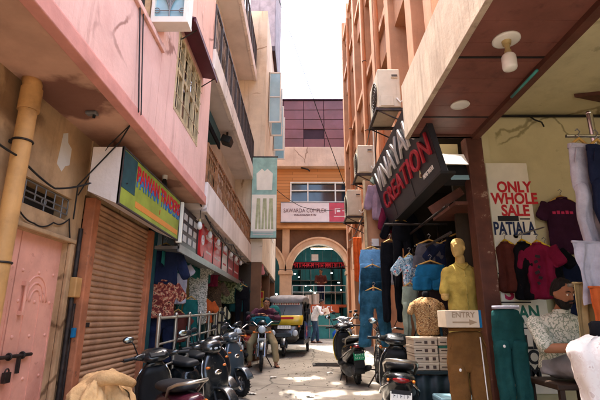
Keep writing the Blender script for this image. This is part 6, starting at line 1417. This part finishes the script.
# jackets against the orange board
garment('shirt', 'mauve padded jacket hanging over the orange board', 'cloth_mauve', px(379, 184, 7.25), .30, .66, (1, 0, 0), sl=.42, drop=.97)
garment('shirt', 'red and black jacket hanging beside the mauve jacket', 'cloth_wine', px(392, 207, 7.2), .30, .46, (1, .2, 0), sl=.36, drop=.96)
garment('shirt', 'black jacket hanging under the end of the black sign', 'cloth_black', px(401, 212, 7.1), .40, .62, (1, .2, 0), sl=.45, drop=.9)
garment('shirt', 'pale green cloth scrap hung high next to the sign letters', 'cloth_greygreen', px(381, 176, 7.3), .24, .3, (1, .1, 0), sl=.1)
garment('drape', 'orange scarf bundle hanging beside the lowest air conditioner', 'cloth_orange_bright', px(357, 238, 9.5), .2, .95, (1, 0, 0), hang=False)
# deeper dark rows inside the black-sign shop
k = 0
for Y in (5.4, 6.2, 6.9):
    for j in range(4):
        k += 1; x = 2.0 + j * .33 + (Y - 5) * .05
        garment(('shirt', 'trousers')[k % 2], 'dark garment on the inner rail of the black signed shop', ('cloth_navy', 'cloth_black', 'cloth_brownblack', 'cloth_wine', 'cloth_grey', 'jeans_dark')[k % 6], (x, Y + .1, 2.38), .4, (.66, .95)[k % 2], (1, .25, 0), group='garments on the inner rails of the black signed shop', **({'sl': .25} if k % 2 == 0 else {}))
# ---- cartons under the torso forms
cart = [('topmost carton of the left stack', 0, 3), ('second carton from the top of the left stack', 0, 2), ('third carton from the top of the left stack', 0, 1), ('bottom carton of the left stack', 0, 0), ('topmost carton of the right stack with bare lid', 1, 3), ('carton with green lid in the right stack', 1, 2), ('carton under the green lidded one in the right stack', 1, 1), ('bottom carton of the right stack', 1, 0)]
c0 = px(411, 370, 5.2); zt = c0.z + .0
tb = thing('display_table', 'dark table draped in black carrying the pale shoe cartons', 'table', (1.55, 5.35, gz(5.3)))
g = MB(); g.box(1.24, 1.86, 5.12, 5.62, zt - .04, zt - .004); g.build('top', m['table_dark'], tb, bevel=.008)
g = MB(); g.grid(lambda u_, v_: (1.25 + .6 * u_, 5.14 + .012 * math.sin(u_ * 26), gz(5) + (zt - .05 - gz(5)) * v_), 40, 4, thick=(0, .01, 0)); g.build('cloth', m['table_dark'], tb)
for x in (1.28, 1.82):
    for y in (5.2, 5.58): g = MB(); g.box(x - .02, x + .02, y - .02, y + .02, gz(5), zt - .04); g.build('leg', m['wood_dark'], tb)
for lab, c_, r_ in cart:
    x0 = 1.275 + c_ * .28; w_ = .265; z0 = zt + r_ * .088; j = rnd.uniform(-.008, .008)
    t = thing('shoe_carton', 'pale shoe carton, ' + lab, 'carton', (x0 + w_ / 2, 5.3, z0), group='shoe cartons on the dark table')
    g = MB(); g.box(x0 + j, x0 + w_ + j, 5.15 + j, 5.52, z0 + .001, z0 + .058); b = g.build('body', m['carton'], t, bevel=.003)
    g = MB(); g.box(x0 + j - .003, x0 + w_ + j + .003, 5.147 + j, 5.523, z0 + .059, z0 + .084); g.build('lid', m['carton_lid' if lab.startswith('carton with green') else 'carton'], t, bevel=.003)
    g = MB()
    for xx in (.12, .20): g.box(x0 + j + xx, x0 + j + xx + .035, 5.146 + j - .002, 5.15 + j, z0 + .018, z0 + .05)
    g.box(x0 + j + .02, x0 + j + .09, 5.146 + j - .002, 5.15 + j, z0 + .03, z0 + .04); g.build('print', m['carton_print'], b)
def torso_form(label, mt, base, h, w, neckm='cloth_black', sleeves=True, name='torso_mannequin'):
    b = V(base); t = thing(name, label, 'mannequin', b); g = MB(); hw = w / 2
    S = lambda q, a, d, o=0: (b + V((0, o, h * q)), (hw * a, 0, 0), (0, d * w, 0))
    g.loft([S(0, .74, .24), S(.12, .75, .25), S(.35, .74, .25), S(.55, .82, .27), S(.72, .95, .27), S(.84, 1.0, .24), S(.91, .86, .2), S(.96, .5, .16), S(.985, .3, .13)], 40, e=2.3, wob=.04, wf=6, fold=.012, ff=9)
    if sleeves:
        for s_ in (-1, 1): g.loft([(b + V((s_ * hw * q, 0, h * z)), (hw * .2, 0, hw * .06 * s_), (0, w * .15, 0)) for q, z in ((.86, .86), (1.0, .76), (1.1, .62), (1.14, .54))], 14, wob=.06)
    bd = g.build('shirt', m[mt], t, sub=1, crease=.028, csize=.08)
    g = MB(); g.loft([(b + V((0, 0, h * .97)), (hw * .27, 0, 0), (0, w * .12, 0)), (b + V((0, 0, h * 1.03)), (hw * .24, 0, 0), (0, w * .11, 0)), (b + V((0, 0, h * 1.1)), (hw * .25, 0, 0), (0, w * .115, 0)), (b + V((0, 0, h * 1.13)), (hw * .15, 0, 0), (0, w * .07, 0))], 18); g.build('neck_cap', m[neckm], t)
    g = MB()
    for k_ in range(5): g.sph(b + V((0, -w * .262, h * (.2 + .14 * k_))), .006, 8, 5)
    g.box(b.x - .004, b.x + .004, b.y - w * .258, b.y - w * .2, b.z + .02, b.z + h * .86); g.build('placket', m[mt], bd)
    return t
torso_form('torso mannequin in leopard print shirt standing on the shoe cartons', 'leopard', (1.50, 5.33, zt + 4 * .088), .46, .35)
torso_form('torso mannequin in dark brown print shirt behind the shoe cartons', 'leopard_dark', (1.95, 5.75, 1.02), .46, .38)
# low pale box below
t = thing('step_box', 'low pale teal tin trunk beside the dark table', 'trunk', (1.62, 4.85, gz(4.8)))
g = MB(); g.box(1.42, 1.80, 4.75, 5.05, gz(4.8), .52); g.build('body', m['casement_glass'], t, bevel=.02)
g = MB(); g.box(1.41, 1.81, 4.74, 5.06, .525, .60); g.build('lid', m['casement_glass'], t, bevel=.02)
# ---- full yellow mannequin
def mannequin(label, x, y, z0, H):
    t = thing('mannequin', label, 'mannequin', (x, y, z0)); s_ = H / 1.8
    P_ = lambda a, b_, c_: V((x + a * s_, y + b_ * s_, z0 + c_ * s_))
    g = MB(); limb(g, [P_(0, 0, 1.45), P_(0, -.01, 1.55)], [.055 * s_, .05 * s_])
    head(g, P_(-.015, -.02, 1.66), (-.75, -.65, -.02), (0, 0, 1), s_ * .95)
    hd_ = g.build('head', m['mannequin_cream'], t, remesh=.008, smooth_it=2)
    g = MB()
    g.loft([(P_(0, 0, .92), (.17 * s_, 0, 0), (0, .11 * s_, 0)), (P_(0, 0, 1.1), (.155 * s_, 0, 0), (0, .1 * s_, 0)), (P_(0, -.01, 1.28), (.185 * s_, 0, 0), (0, .12 * s_, 0)), (P_(0, 0, 1.4), (.2 * s_, 0, 0), (0, .1 * s_, 0)), (P_(0, 0, 1.46), (.12 * s_, 0, 0), (0, .075 * s_, 0)), (P_(0, 0, 1.49), (.06 * s_, 0, 0), (0, .055 * s_, 0))], 24, wob=.05, wf=6)
    for q in (-1, 1): limb(g, [P_(q * .155, 0, 1.39), P_(q * .20, -.02, 1.19)], [.06 * s_, .058 * s_], 14)
    sh_ = g.build('shirt', m['cloth_yellow'], t, remesh=.010, smooth_it=1, crease=.02, csize=.08)
    g = MB(); g.loft([(P_(0, -.01, .90), (.182 * s_, 0, 0), (0, .122 * s_, 0)), (P_(0, -.01, .94), (.176 * s_, 0, 0), (0, .117 * s_, 0))], 30, fold=.008, ff=9); g.build('hem', m['cloth_yellow'], sh_)
    g = MB(); g.tube([P_(-.06, -.03, 1.49), P_(-.05, -.075, 1.46), P_(0, -.1, 1.42), P_(.05, -.075, 1.46), P_(.06, -.03, 1.49)], .014 * s_, 8); g.build('collar', m['cloth_yellow'], sh_)
    g = MB(); g.tube([P_(0, -.102, 1.40), P_(0, -.128, 1.28), P_(0, -.108, 1.1), P_(0, -.118, .95)], .006, 6)
    for q in range(5): g.sph(P_(0.0, -.118 - .012 * (q in (1, 2)), 1.34 - q * .09), .008 * s_, 8, 5)
    g.build('placket', m['cloth_yellow_trousers'], sh_)
    for q in (-1, 1): g = MB(); limb(g, [P_(q * .20, -.02, 1.18), P_(q * .205, -.03, 1.13)], [.045 * s_, .043 * s_]); g.build('arm_stub', m['mannequin_cream'], t)
    g = MB(); g.loft([(P_(0, 0, .78), (.155 * s_, 0, 0), (0, .11 * s_, 0)), (P_(0, 0, .93), (.15 * s_, 0, 0), (0, .10 * s_, 0))], 20)
    for q in (-1, 1): limb(g, [P_(q * .09, 0, .84), P_(q * .095, -.01, .45), P_(q * .1, 0, .1)], [.1 * s_, .085 * s_, .075 * s_], 16)
    g.build('trousers', m['cloth_yellow_trousers'], t, remesh=.012, smooth_it=2, crease=.02, csize=.08)
    g = MB(); g.cyl((x, y, z0 - .0), (x, y, z0 + .03), .2, n=28); g.cyl((x + .05, y, z0), (x + .05, y, z0 + .3), .015)
    for q in (-1, 1): foot(g, P_(q * .1, 0, .09), (q * .2, -1, 0), s_)
    g.build('base', m['mannequin_cream'], t)
mannequin('yellow faceless mannequin in mustard shirt and trousers beside brown post', 1.83, 5.0, .43, 1.88)
# ---- leg forms in front
def leg_form(label, mt, top, w, L, zg, stripe=None, topm='cloth_palegrey'):
    top = V(top); t = thing('trouser_form', label, 'trouser form', (top.x, top.y, zg), group='trouser forms at the shop edge'); g = MB(); g_trousers(g, top, w, L, (1, 0, 0), flare=.05, wob=.05, gap=-.018, dp=1.5)
    b = g.build('trousers', m[mt], t, sub=1, crease=.03, csize=.08)
    g = MB(); g.loft([(top + V((0, 0, .0)), (w * .42, 0, 0), (0, .05, 0)), (top + V((0, 0, .03)), (w * .42, 0, 0), (0, .05, 0))], 22, e=2.6); g.build('waist_rim', m[topm], t)
    if stripe:
        g = MB(); uL = top.z
        for s_ in (1,):
            pts = [(top.x + s_ * w * (.30 + .06 * q) , top.y - .064, top.z - .05 - (L - .1) * q) for k, q in enumerate([i / 10 for i in range(11)])]; g.tube(pts, .005, 6)
        g.build('stripe', m[stripe], b)
    g = MB(); g.sph((top.x - w * .27, top.y - .066, top.z - .33), (.012, .01, .014), 10, 6); g.build('emblem', m['white_ink'], b)
    g = MB(); g.cyl((top.x - w * .24, top.y, zg), (top.x - w * .24, top.y, top.z - .15), .012); g.box(top.x - .16, top.x + .16, top.y - .12, top.y + .12, zg, zg + .02); g.build('stand', m['old_iron'], t)
pb = px(465, 331, 4.15); leg_form('brown trousers with white side stripe on a form under the ENTRY carton', 'cloth_brown', pb, .36, pb.z - gz(4.1) - .03, gz(4.15), 'white_ink', 'cloth_brown')
pt = px(505.5, 309, 4.2); leg_form('dark teal track trousers on a form beside the brown post', 'cloth_teal', pt, .30, pt.z - .34, .32, None, 'cloth_palegrey')
t = thing('entry_carton', 'pale carton marked ENTRY with an arrow, on brown trousers', 'carton', pb + V((0, 0, .03)))
e0 = px(446, 331, 4.05); e1 = px(480, 316, 4.05); zt2 = pb.z + .032
g = MB(); g.box(e0.x, e1.x, 4.03, 4.27, zt2, zt2 + .15); f = g.build('body', m['carton'], t, bevel=.004)
g = MB(); g.box(e1.x - .02, e1.x + .002, 4.027, 4.273, zt2 - .001, zt2 + .151); g.build('blue_tape', m['cloth_blue'], f)
text('lettering', 'ENTRY', m['faint_ink'], ((e0.x + e1.x) / 2 - .0, 4.028, zt2 + .108), FY, .068, f, .001, .001)
g = MB(); xm = (e0.x + e1.x) / 2; g.box(xm - .1, xm + .05, 4.027, 4.03, zt2 + .04, zt2 + .052); g.prism([(xm + .05, 4.03, zt2 + .02), (xm + .05, 4.03, zt2 + .072), (xm + .12, 4.03, zt2 + .046)], (0, -.003, 0)); g.build('arrow', m['faint_ink'], f)
# ---- T-shirts in the near shop
garment('shirt', 'rust brown T-shirt first in the row before the painted board', 'cloth_rust', px(505, 243, 4.88), .30, .56, (.55, -.83, 0), sl=.2, drop=.9, group='T-shirts on a short rail', hm='yellow_plastic')
garment('shirt', 'black T-shirt between the rust and magenta T-shirts', 'cloth_black', px(522, 243, 4.72), .31, .62, (.55, -.83, 0), sl=.2, drop=.9, group='T-shirts on a short rail', hm='yellow_plastic')
tm = garment('shirt', 'magenta T-shirt with dark print in front of the black T-shirt', 'cloth_magenta', px(537, 244, 4.57), .30, .58, (.6, -.8, 0), sl=.2, drop=.9, group='T-shirts on a short rail', hm='yellow_plastic')
c_ = px(538, 268, 4.50); g = MB()
for q in range(6): g.obox(c_ + V((.012 * (-1) ** q, 0, .12 - q * .055)), (.05 - .012 * (q % 3), .004, .03), (0, R(20 * (-1) ** q), R(-53)))
g.build('print', m['black_ink'], tm)
garment('shirt', 'black T-shirt peeping out behind the magenta one', 'cloth_black', px(545, 248, 4.8), .30, .45, (.7, -.7, 0), sl=.2, hm='yellow_plastic')
garment('shirt', 'dark purple T-shirt with pink lettering pinned on cream wall', 'cloth_maroon', px(561, 199, 4.92), .42, .66, (1, 0, 0), sl=.2, drop=.86)
c_ = px(563, 214, 4.86); 
tt = [o for o in bpy.data.objects if o.get('label', '').startswith('dark purple T-shirt')][0]
scr = MB()
for q in range(5): scr.box(c_.x - .12 + q * .05, c_.x - .085 + q * .05, c_.y - .006, c_.y, c_.z, c_.z + .03 + .008 * (q % 2))
scr.build('print', m['pink_ink'], tt)
garment('shirt', 'black T-shirt on yellow hanger low on the cream wall', 'cloth_navy', px(569, 262, 4.88), .42, .6, (1, 0, 0), sl=.2, hm='yellow_plastic')
t = thing('short_rail', 'short wire rail sticking out of the painted board with T-shirts', 'clothes rail', (2.4, 4.9, 2.25)); ra = px(520, 236, 4.85)
g = MB(); g.cyl((ra.x, 4.94, ra.z + .02), (ra.x + .06, 4.45, ra.z + .02), .008); g.build('rod', m['hanger_wire'], t)
g = MB(); g.cyl((ra.x, 4.945, ra.z + .02), (ra.x, 4.96, ra.z + .02), .03); g.build('flange', m['hanger_wire'], t)
# near hanging trousers at the right edge
garment('trousers', 'long pale lilac grey trousers hanging from the chrome rail', 'cloth_palegrey', (atY(579, 140, 3.12).x, 3.12, RAIL.z - .09), .25, 1.22, (1, .25, 0), gap=-.03, flare=.04)
garment('trousers', 'dark navy trousers hanging from the chrome rail at the edge', 'cloth_navy', (atY(599, 150, 3.05).x, 3.05, RAIL.z - .13), .26, 1.05, (1, .3, 0), gap=-.02, flare=.03)
garment('drape', 'pale grey cloth hanging lower beside the navy trousers', 'cloth_palegrey', px(594, 243, 3.0), .36, .42, (1, .2, 0), hang=False)
garment('drape', 'long beige cloth hanging in front of the seated man', 'cloth_beige', px(584, 284, 3.05), .20, 1.2, (1, .3, 0), lean=-.13, hang=False, ff=11)
garment('drape', 'orange cloth hanging behind the white bust at the edge', 'cloth_orange', px(599, 288, 2.9), .16, .5, (1, .2, 0), hang=False)
t = thing('garment_stand', 'steel garment stand holding the beige and orange cloth', 'clothes rail', (2.0, 3, .32)); q_ = px(583, 283, 3.05)
g = MB(); g.cyl((q_.x - .1, 3.06, q_.z - .015), (q_.x + .8, 3.0, q_.z - .015), .012); g.cyl((q_.x + .75, 3.0, .32), (q_.x + .75, 3.0, q_.z), .014); g.build('bar', m['steel'], t)
g = MB(); g.box(q_.x + .55, q_.x + .95, 2.9, 3.1, .32, .345); g.build('foot', m['old_iron'], t)
# bright bust at the corner
bb = px(592, 400, 2.45); torso_form('white printed bust with black neck at the bottom right corner, sunlit', 'bust_print', (bb.x + .10, 2.45, .80), .50, .38, sleeves=False)
t = thing('display_stool', 'dark display stool under the white bust', 'stool', (bb.x + .03, 2.5, gz(2.5)))
g = MB(); g.box(bb.x - .2, bb.x + .26, 2.28, 2.74, .74, .798); g.build('seat', m['wood_dark'], t, bevel=.01)
for x in (-.17, .2):
    for y in (2.31, 2.68): g = MB(); g.box(bb.x + x, bb.x + x + .04, y, y + .04, gz(2.5), .74); g.build('leg', m['wood_dark'], t)
# ---- left: railing and shop clothes
t = thing('steel_railing', 'steel pipe railing in front of the left clothes shop', 'railing', (-1.68, 7, gz(7)))
g = MB()
for z in (1.25, .95, .68, .4): g.cyl((-1.68, 5.32, z + gz(5.3)), (-1.68, 8.9, z + gz(8.9)), .02 if z > 1 else .014, n=10)
g.build('rail', m['steel'], t)
for k in range(6):
    y = 5.32 + k * .715; g = MB(); g.cyl((-1.68, y, gz(y) - .02), (-1.68, y, 1.27 + gz(y)), .024, n=12); g.sph((-1.68, y, 1.28 + gz(y)), .028, 10, 6); g.build('post', m['steel'], t)
UL = (.75, .66, 0)
LC = [('shirt', 'navy jacket hanging topmost beside the shutter', 'cloth_navy', 166, 246, 6.1, .42, .56, {'sl': .4, 'drop': .9}),
      ('shirt', 'rust floral shirt hanging just right of shutter', 'floral_rust', 163, 281, 6.0, .42, .50, {'sl': .22}),
      ('trousers', 'dark navy trousers hanging under the rust floral shirt', 'cloth_navy', 163, 314, 6.0, .36, .62, {}),
      ('shirt', 'pale grey long blouse hanging beside the teal curtain', 'cloth_palegrey', 181, 262, 6.5, .26, .62, {'sl': .15}),
      ('shirt', 'rust brown short shirt low beside the pale blouse', 'cloth_rust', 178, 312, 6.4, .3, .42, {'sl': .15}),
      ('shirt', 'tall white floral dress hanging on the shop front', 'floral_white', 200, 261, 7.0, .36, 1.0, {'sl': .18}),
      ('shirt', 'wine red short top hanging high behind the dress', 'cloth_wine', 213, 266, 7.6, .26, .36, {'sl': .12}),
      ('shirt', 'dark camouflage shirt hanging left of the green one', 'leopard_dark', 214, 281, 7.7, .38, .46, {'sl': .3}),
      ('shirt', 'green camouflage shirt with spread sleeves by red sign', 'camo', 226, 279, 7.9, .46, .44, {'sl': .3, 'drop': .6}),
      ('shirt', 'black and cream striped shirt on the railing side', 'stripe_bw', 216, 306, 7.4, .40, .46, {'sl': .25}),
      ('shirt', 'orange brown shirt behind the striped shirt', 'cloth_orange', 206, 300, 7.9, .3, .4, {'sl': .2}),
      ('trousers', 'teal trousers hanging between dress and striped shirt', 'cloth_teal_curtain', 191, 300, 6.9, .26, .7, {}),
      ('shirt', 'dark green shirt hanging past the camouflage shirts', 'cloth_teal', 238, 283, 9.3, .42, .6, {'sl': .25}),
      ('trousers', 'black trousers hanging past the camouflage shirts', 'cloth_black', 243, 287, 10.2, .4, .95, {}),
      ('shirt', 'pink cloth hanging from the far left shop edge', 'cloth_pink', 257, 262, 12.6, .34, .8, {'sl': .3, 'drop': .95}),
      ('shirt', 'purple cloth hanging at the far left shop edge', 'cloth_maroon', 250, 275, 12.4, .36, .6, {'sl': .25})]
for kd, lab, mt, a, b_, Y, w_, L_, kw in LC:
    Yn = min(1.84 / abs(ray(a, b_).x), 11.4) if a < 245 else Y
    garment(kd, lab, mt, px(a, b_, Yn), w_ * (.4 + .6 * Yn / Y), L_ * Yn / Y, UL, **kw)
k = 0
for Y in (6.2, 6.9, 7.7, 8.5, 9.5, 10.4, 11.3):
    for j in range(3):
        k += 1; garment(('shirt', 'trousers')[k % 2], 'garment hanging in the dim left clothes shop', ('cloth_navy', 'cloth_teal', 'cloth_wine', 'cloth_rust', 'cloth_grey', 'leopard_dark', 'cloth_beige', 'jeans_dark')[(k * 3) % 8], (-2.35 - j * .5, Y, 2.2), .42, (.7, 1.0)[k % 2], (1, .3, 0), group='garments inside the left clothes shop', **({'sl': .25} if k % 2 == 0 else {}))
t = thing('clothes_rail', 'long iron rail carrying clothes along the left shop front', 'clothes rail', (-1.88, 7.5, 2.2))
g = MB(); g.cyl((-1.86, 5.7, 2.28), (-1.86, 11.8, 2.28), .014)
for j in range(3): g.cyl((-2.35 - j * .5, 5.7, 2.3), (-2.35 - j * .5, 11.9, 2.3), .012)
g.build('rail', m['old_iron'], t)
g = MB()
for y in (5.75, 8.8, 11.7): g.cyl((-1.86, y, 2.28), (-1.86, y, 2.6), .01)
g.build('drop_rod', m['old_iron'], t)
# scalloped teal valance
t = thing('valance', 'scalloped teal cloth valance along the top of the left shop', 'valance', (-1.84, 7, 2.2))
def vf(u_, v_):
    y = 5.7 + u_ * 3.1; d = .16 + .05 * abs(math.sin(u_ * 28)); return (-1.83 + .018 * math.sin(u_ * 84), y, 2.24 - v_ * d)
g = MB(); g.grid(vf, 120, 4, thick=(-.006, 0, 0)); g.build('cloth', m['cloth_teal_curtain'], t)
g = MB(); g.grid(lambda u_, v_: (-1.87 + .02 * math.sin(u_ * 30), 6.72 + u_ * .22, 2.2 - v_ * 1.7), 24, 8, thick=(-.006, 0, 0)); g.build('drape', m['cloth_teal_curtain'], t)
for i, (x, y, z) in enumerate(((-2.5, 6.0, 2.45), (-2.9, 8.0, 2.45), (-2.6, 10.2, 2.45))):
    t = thing('tube_lamp', ('lit lamp glimpsed beside the navy jacket', 'lit lamp inside the shop behind the white dress', 'lit lamp inside the far half of the left shop')[i], 'lamp', (x, y, z))
    g = MB(); g.cyl((x - .12, y, z), (x + .12, y, z), .02); g.build('tube', m['lamp_on'], t)
    g = MB(); g.box(x - .14, x + .14, y - .02, y + .02, z + .022, z + .05); g.build('housing', m['white_paint'], t)
# canvas heap by the shutter
t = thing('canvas_cover', 'tan canvas heap piled in front of the closed roller shutter', 'canvas', (-1.5, 3.55, 0))
def cv(u_, v_):
    a = u_ * 2 * math.pi; q = v_; r_ = math.cos(q * math.pi / 2) ** .55
    n_ = NZ.noise(V((math.cos(a) * 1.6, math.sin(a) * 1.6, q * 2 + 4))) * .16 + .035 * math.sin(a * 7 + q * 5 + 2 * NZ.noise(V((a, q * 3, 1))))
    rg_ = -abs(NZ.noise(V((math.cos(a) * 3.2 + q, math.sin(a) * 3.2, q * 3.5)))) * .11 - abs(NZ.noise(V((math.cos(a) * 7, math.sin(a) * 7 + q * 4, q * 6)))) * .045; n_ += rg_
    x = -1.52 + math.cos(a) * (.29 + n_ * .8) * r_; y = 3.55 + math.sin(a) * (.42 + n_) * r_
    return (x, y, .05 + (.93 + .06 * NZ.noise(V((x * 6, y * 6, 0)))) * math.sin(q * math.pi / 2) + .03 * math.sin(a * 5) * q * (1 - q))
g = MB(); g.grid(cv, 120, 48); g.build('cloth', m['canvas_tan'], t, crease=.03, csize=.06)
g = MB(); fl = []
for i in range(17):
    q = i / 16; fl.append((-1.62 + .34 * q, 3.28 + .25 * q + .05 * math.sin(q * 7), .80 + .16 * math.sin(q * math.pi * .8)))
g.tube(fl, [.03 + .025 * math.sin(math.pi * i / 16) for i in range(17)], 10); g.build('fold', m['canvas_tan'], t)

# ---- litter on the paving, facade clutter, more cables
lit = [(.15, 7.4, 'crumpled white paper scrap in the middle of the lane'), (-.55, 9.3, 'flattened pale wrapper near the motorcycle front wheel'), (.62, 9.9, 'torn carton scrap beside the drain cover'), (1.15, 6.9, 'dirty paper scrap beside the right parked scooters'), (-.8, 7.6, 'small crushed wrapper by the left scooters')]
for x, y, lab in lit:
    t = thing('paper_scrap', lab, 'litter', (x, y, gz(y)), group='litter on the lane'); sd_ = rnd.random() * 30
    g = MB(); g.grid(lambda a, b_: (x + (a - .5) * .13 + .02 * NZ.noise(V((a * 3, b_ * 3, sd_))), y + (b_ - .5) * .1, gz(y) + .018 + .022 * NZ.noise(V((a * 4, b_ * 4, sd_)))), 10, 8, thick=(0, 0, .002)); g.build('paper', m['white_paint'], t)
for i, (y, z0, z1, lab) in enumerate(((8.35, 3.9, 11, 'orange painted drain pipe between the first two air conditioners'), (10.2, 3.4, 12.5, 'orange painted drain pipe past the middle air conditioner'), (13.6, 3.0, 12, 'orange painted drain pipe farthest along the orange wall'))):
    t = thing('wall_pipe', lab, 'pipe', (1.7, y, z0)); g = MB(); g.cyl((1.69, y, z0), (1.69, y, z1), .05, n=14); g.build('pipe', m['orange_shade'], t)
    for z in (z0 + .6, z0 + 2.6, z0 + 4.6): g = MB(); g.torus((1.69, y, z), (0, 0, 1), .052, .01, 14, 6); g.build('clamp', m['old_iron'], t)
t = thing('meter_box', 'grey electricity meter box on the orange wall under the air conditioners', 'meter box', (1.66, 8.0, 3.2))
g = MB(); g.box(1.55, 1.8, 7.8, 8.25, 3.2, 3.6); g.build('case', m['ac_white'], t, bevel=.015)
g = MB(); g.box(1.545, 1.552, 7.9, 8.15, 3.35, 3.5); g.build('window', m['window_glass'], t)
for i, (a, b_, c_, lab) in enumerate((((-1.42, 6.3, 2.84), (-1.42, 9, 2.86), (-1.42, 12, 2.82), 'black cable running along the edge of the first balcony slab'), ((-1.5, 5.7, 3.2), (-1.42, 7.5, 2.78), (-1.4, 10.5, 2.83), 'sagging cable strung below the first balcony bulbs'), ((1.3, 7.3, 3.95), (1.5, 10, 3.8), (1.7, 15, 4.0), 'thick cable running along the orange wall below the units'), ((1.36, 6.9, 5.6), (1.5, 9.2, 5.2), (1.6, 12.5, 5.0), 'cable linking the three air conditioner units'), ((-1.3, 12.1, 5.6), (0, 14.5, 5.1), (1.7, 16.3, 5.5), 'thin cable crossing the alley near the banner top'))):
    cable('strung_cable', lab, [a, b_, c_], .012 if i != 4 else .01, sag=.12)

g = MB(); r3 = random.Random(21)
for i in range(420):
    y = r3.uniform(4.6, 18); x = r3.choice((-1, 1)) * abs(r3.gauss(0, .5)) + r3.choice((-1.0, .2, 1.2)) * r3.random(); x = max(-1.6, min(1.6, x)); s_ = r3.uniform(.005, .018)
    g.obox((x, y, gz(y) + .014), (s_ * 2, s_, .006), (0, 0, r3.random() * 3))
tag(g.build('grit', m['earth']), 'scattered grit and leaf scraps on the lane', 'grit', kind='stuff')
# ================================================================ LIGHT, CAMERA
SUN_EL, SUN_AZ = R(74), R(-25)      # azimuth measured from +Y, negative = to the left
sd = V((math.sin(SUN_AZ) * math.cos(SUN_EL), math.cos(SUN_AZ) * math.cos(SUN_EL), math.sin(SUN_EL)))
w = bpy.data.worlds.new('World'); sc.world = w; w.use_nodes = True
N = w.node_tree.nodes; L = w.node_tree.links; bg = N['Background']
sky = N.new('ShaderNodeTexSky'); sky.sky_type = 'NISHITA'; sky.sun_disc = False; sky.sun_elevation = SUN_EL; sky.sun_rotation = SUN_AZ
sky.air_density = 1.0; sky.dust_density = 6.0; sky.ozone_density = .6; sky.altitude = 0
L.new(sky.outputs[0], bg.inputs['Color']); bg.inputs['Strength'].default_value = .15
sl = bpy.data.lights.new('sun', 'SUN'); sl.energy = 2.1; sl.angle = R(.53); sl.color = (1, .95, .88)
so = bpy.data.objects.new('sun', sl); COL.objects.link(so); so.rotation_euler = sd.to_track_quat('Z', 'Y').to_euler()
cam = bpy.data.cameras.new('camera'); cam.sensor_width = 36; cam.lens = F / 600 * 36; cam.clip_end = 600; cam.shift_x = -(CX - 300) / 600
co = bpy.data.objects.new('camera', cam); COL.objects.link(co); co.location = (0, 0, CAMZ); co.rotation_euler = (R(90) + PITCH, 0, 0); sc.camera = co
sc.view_settings.view_transform = 'Standard'; sc.view_settings.look = 'None'; sc.view_settings.exposure = 3.25; sc.view_settings.gamma = 1; sc.view_settings.use_curve_mapping = False
sc.cycles.use_denoising = True; sc.cycles.max_bounces = 8; sc.cycles.diffuse_bounces = 5
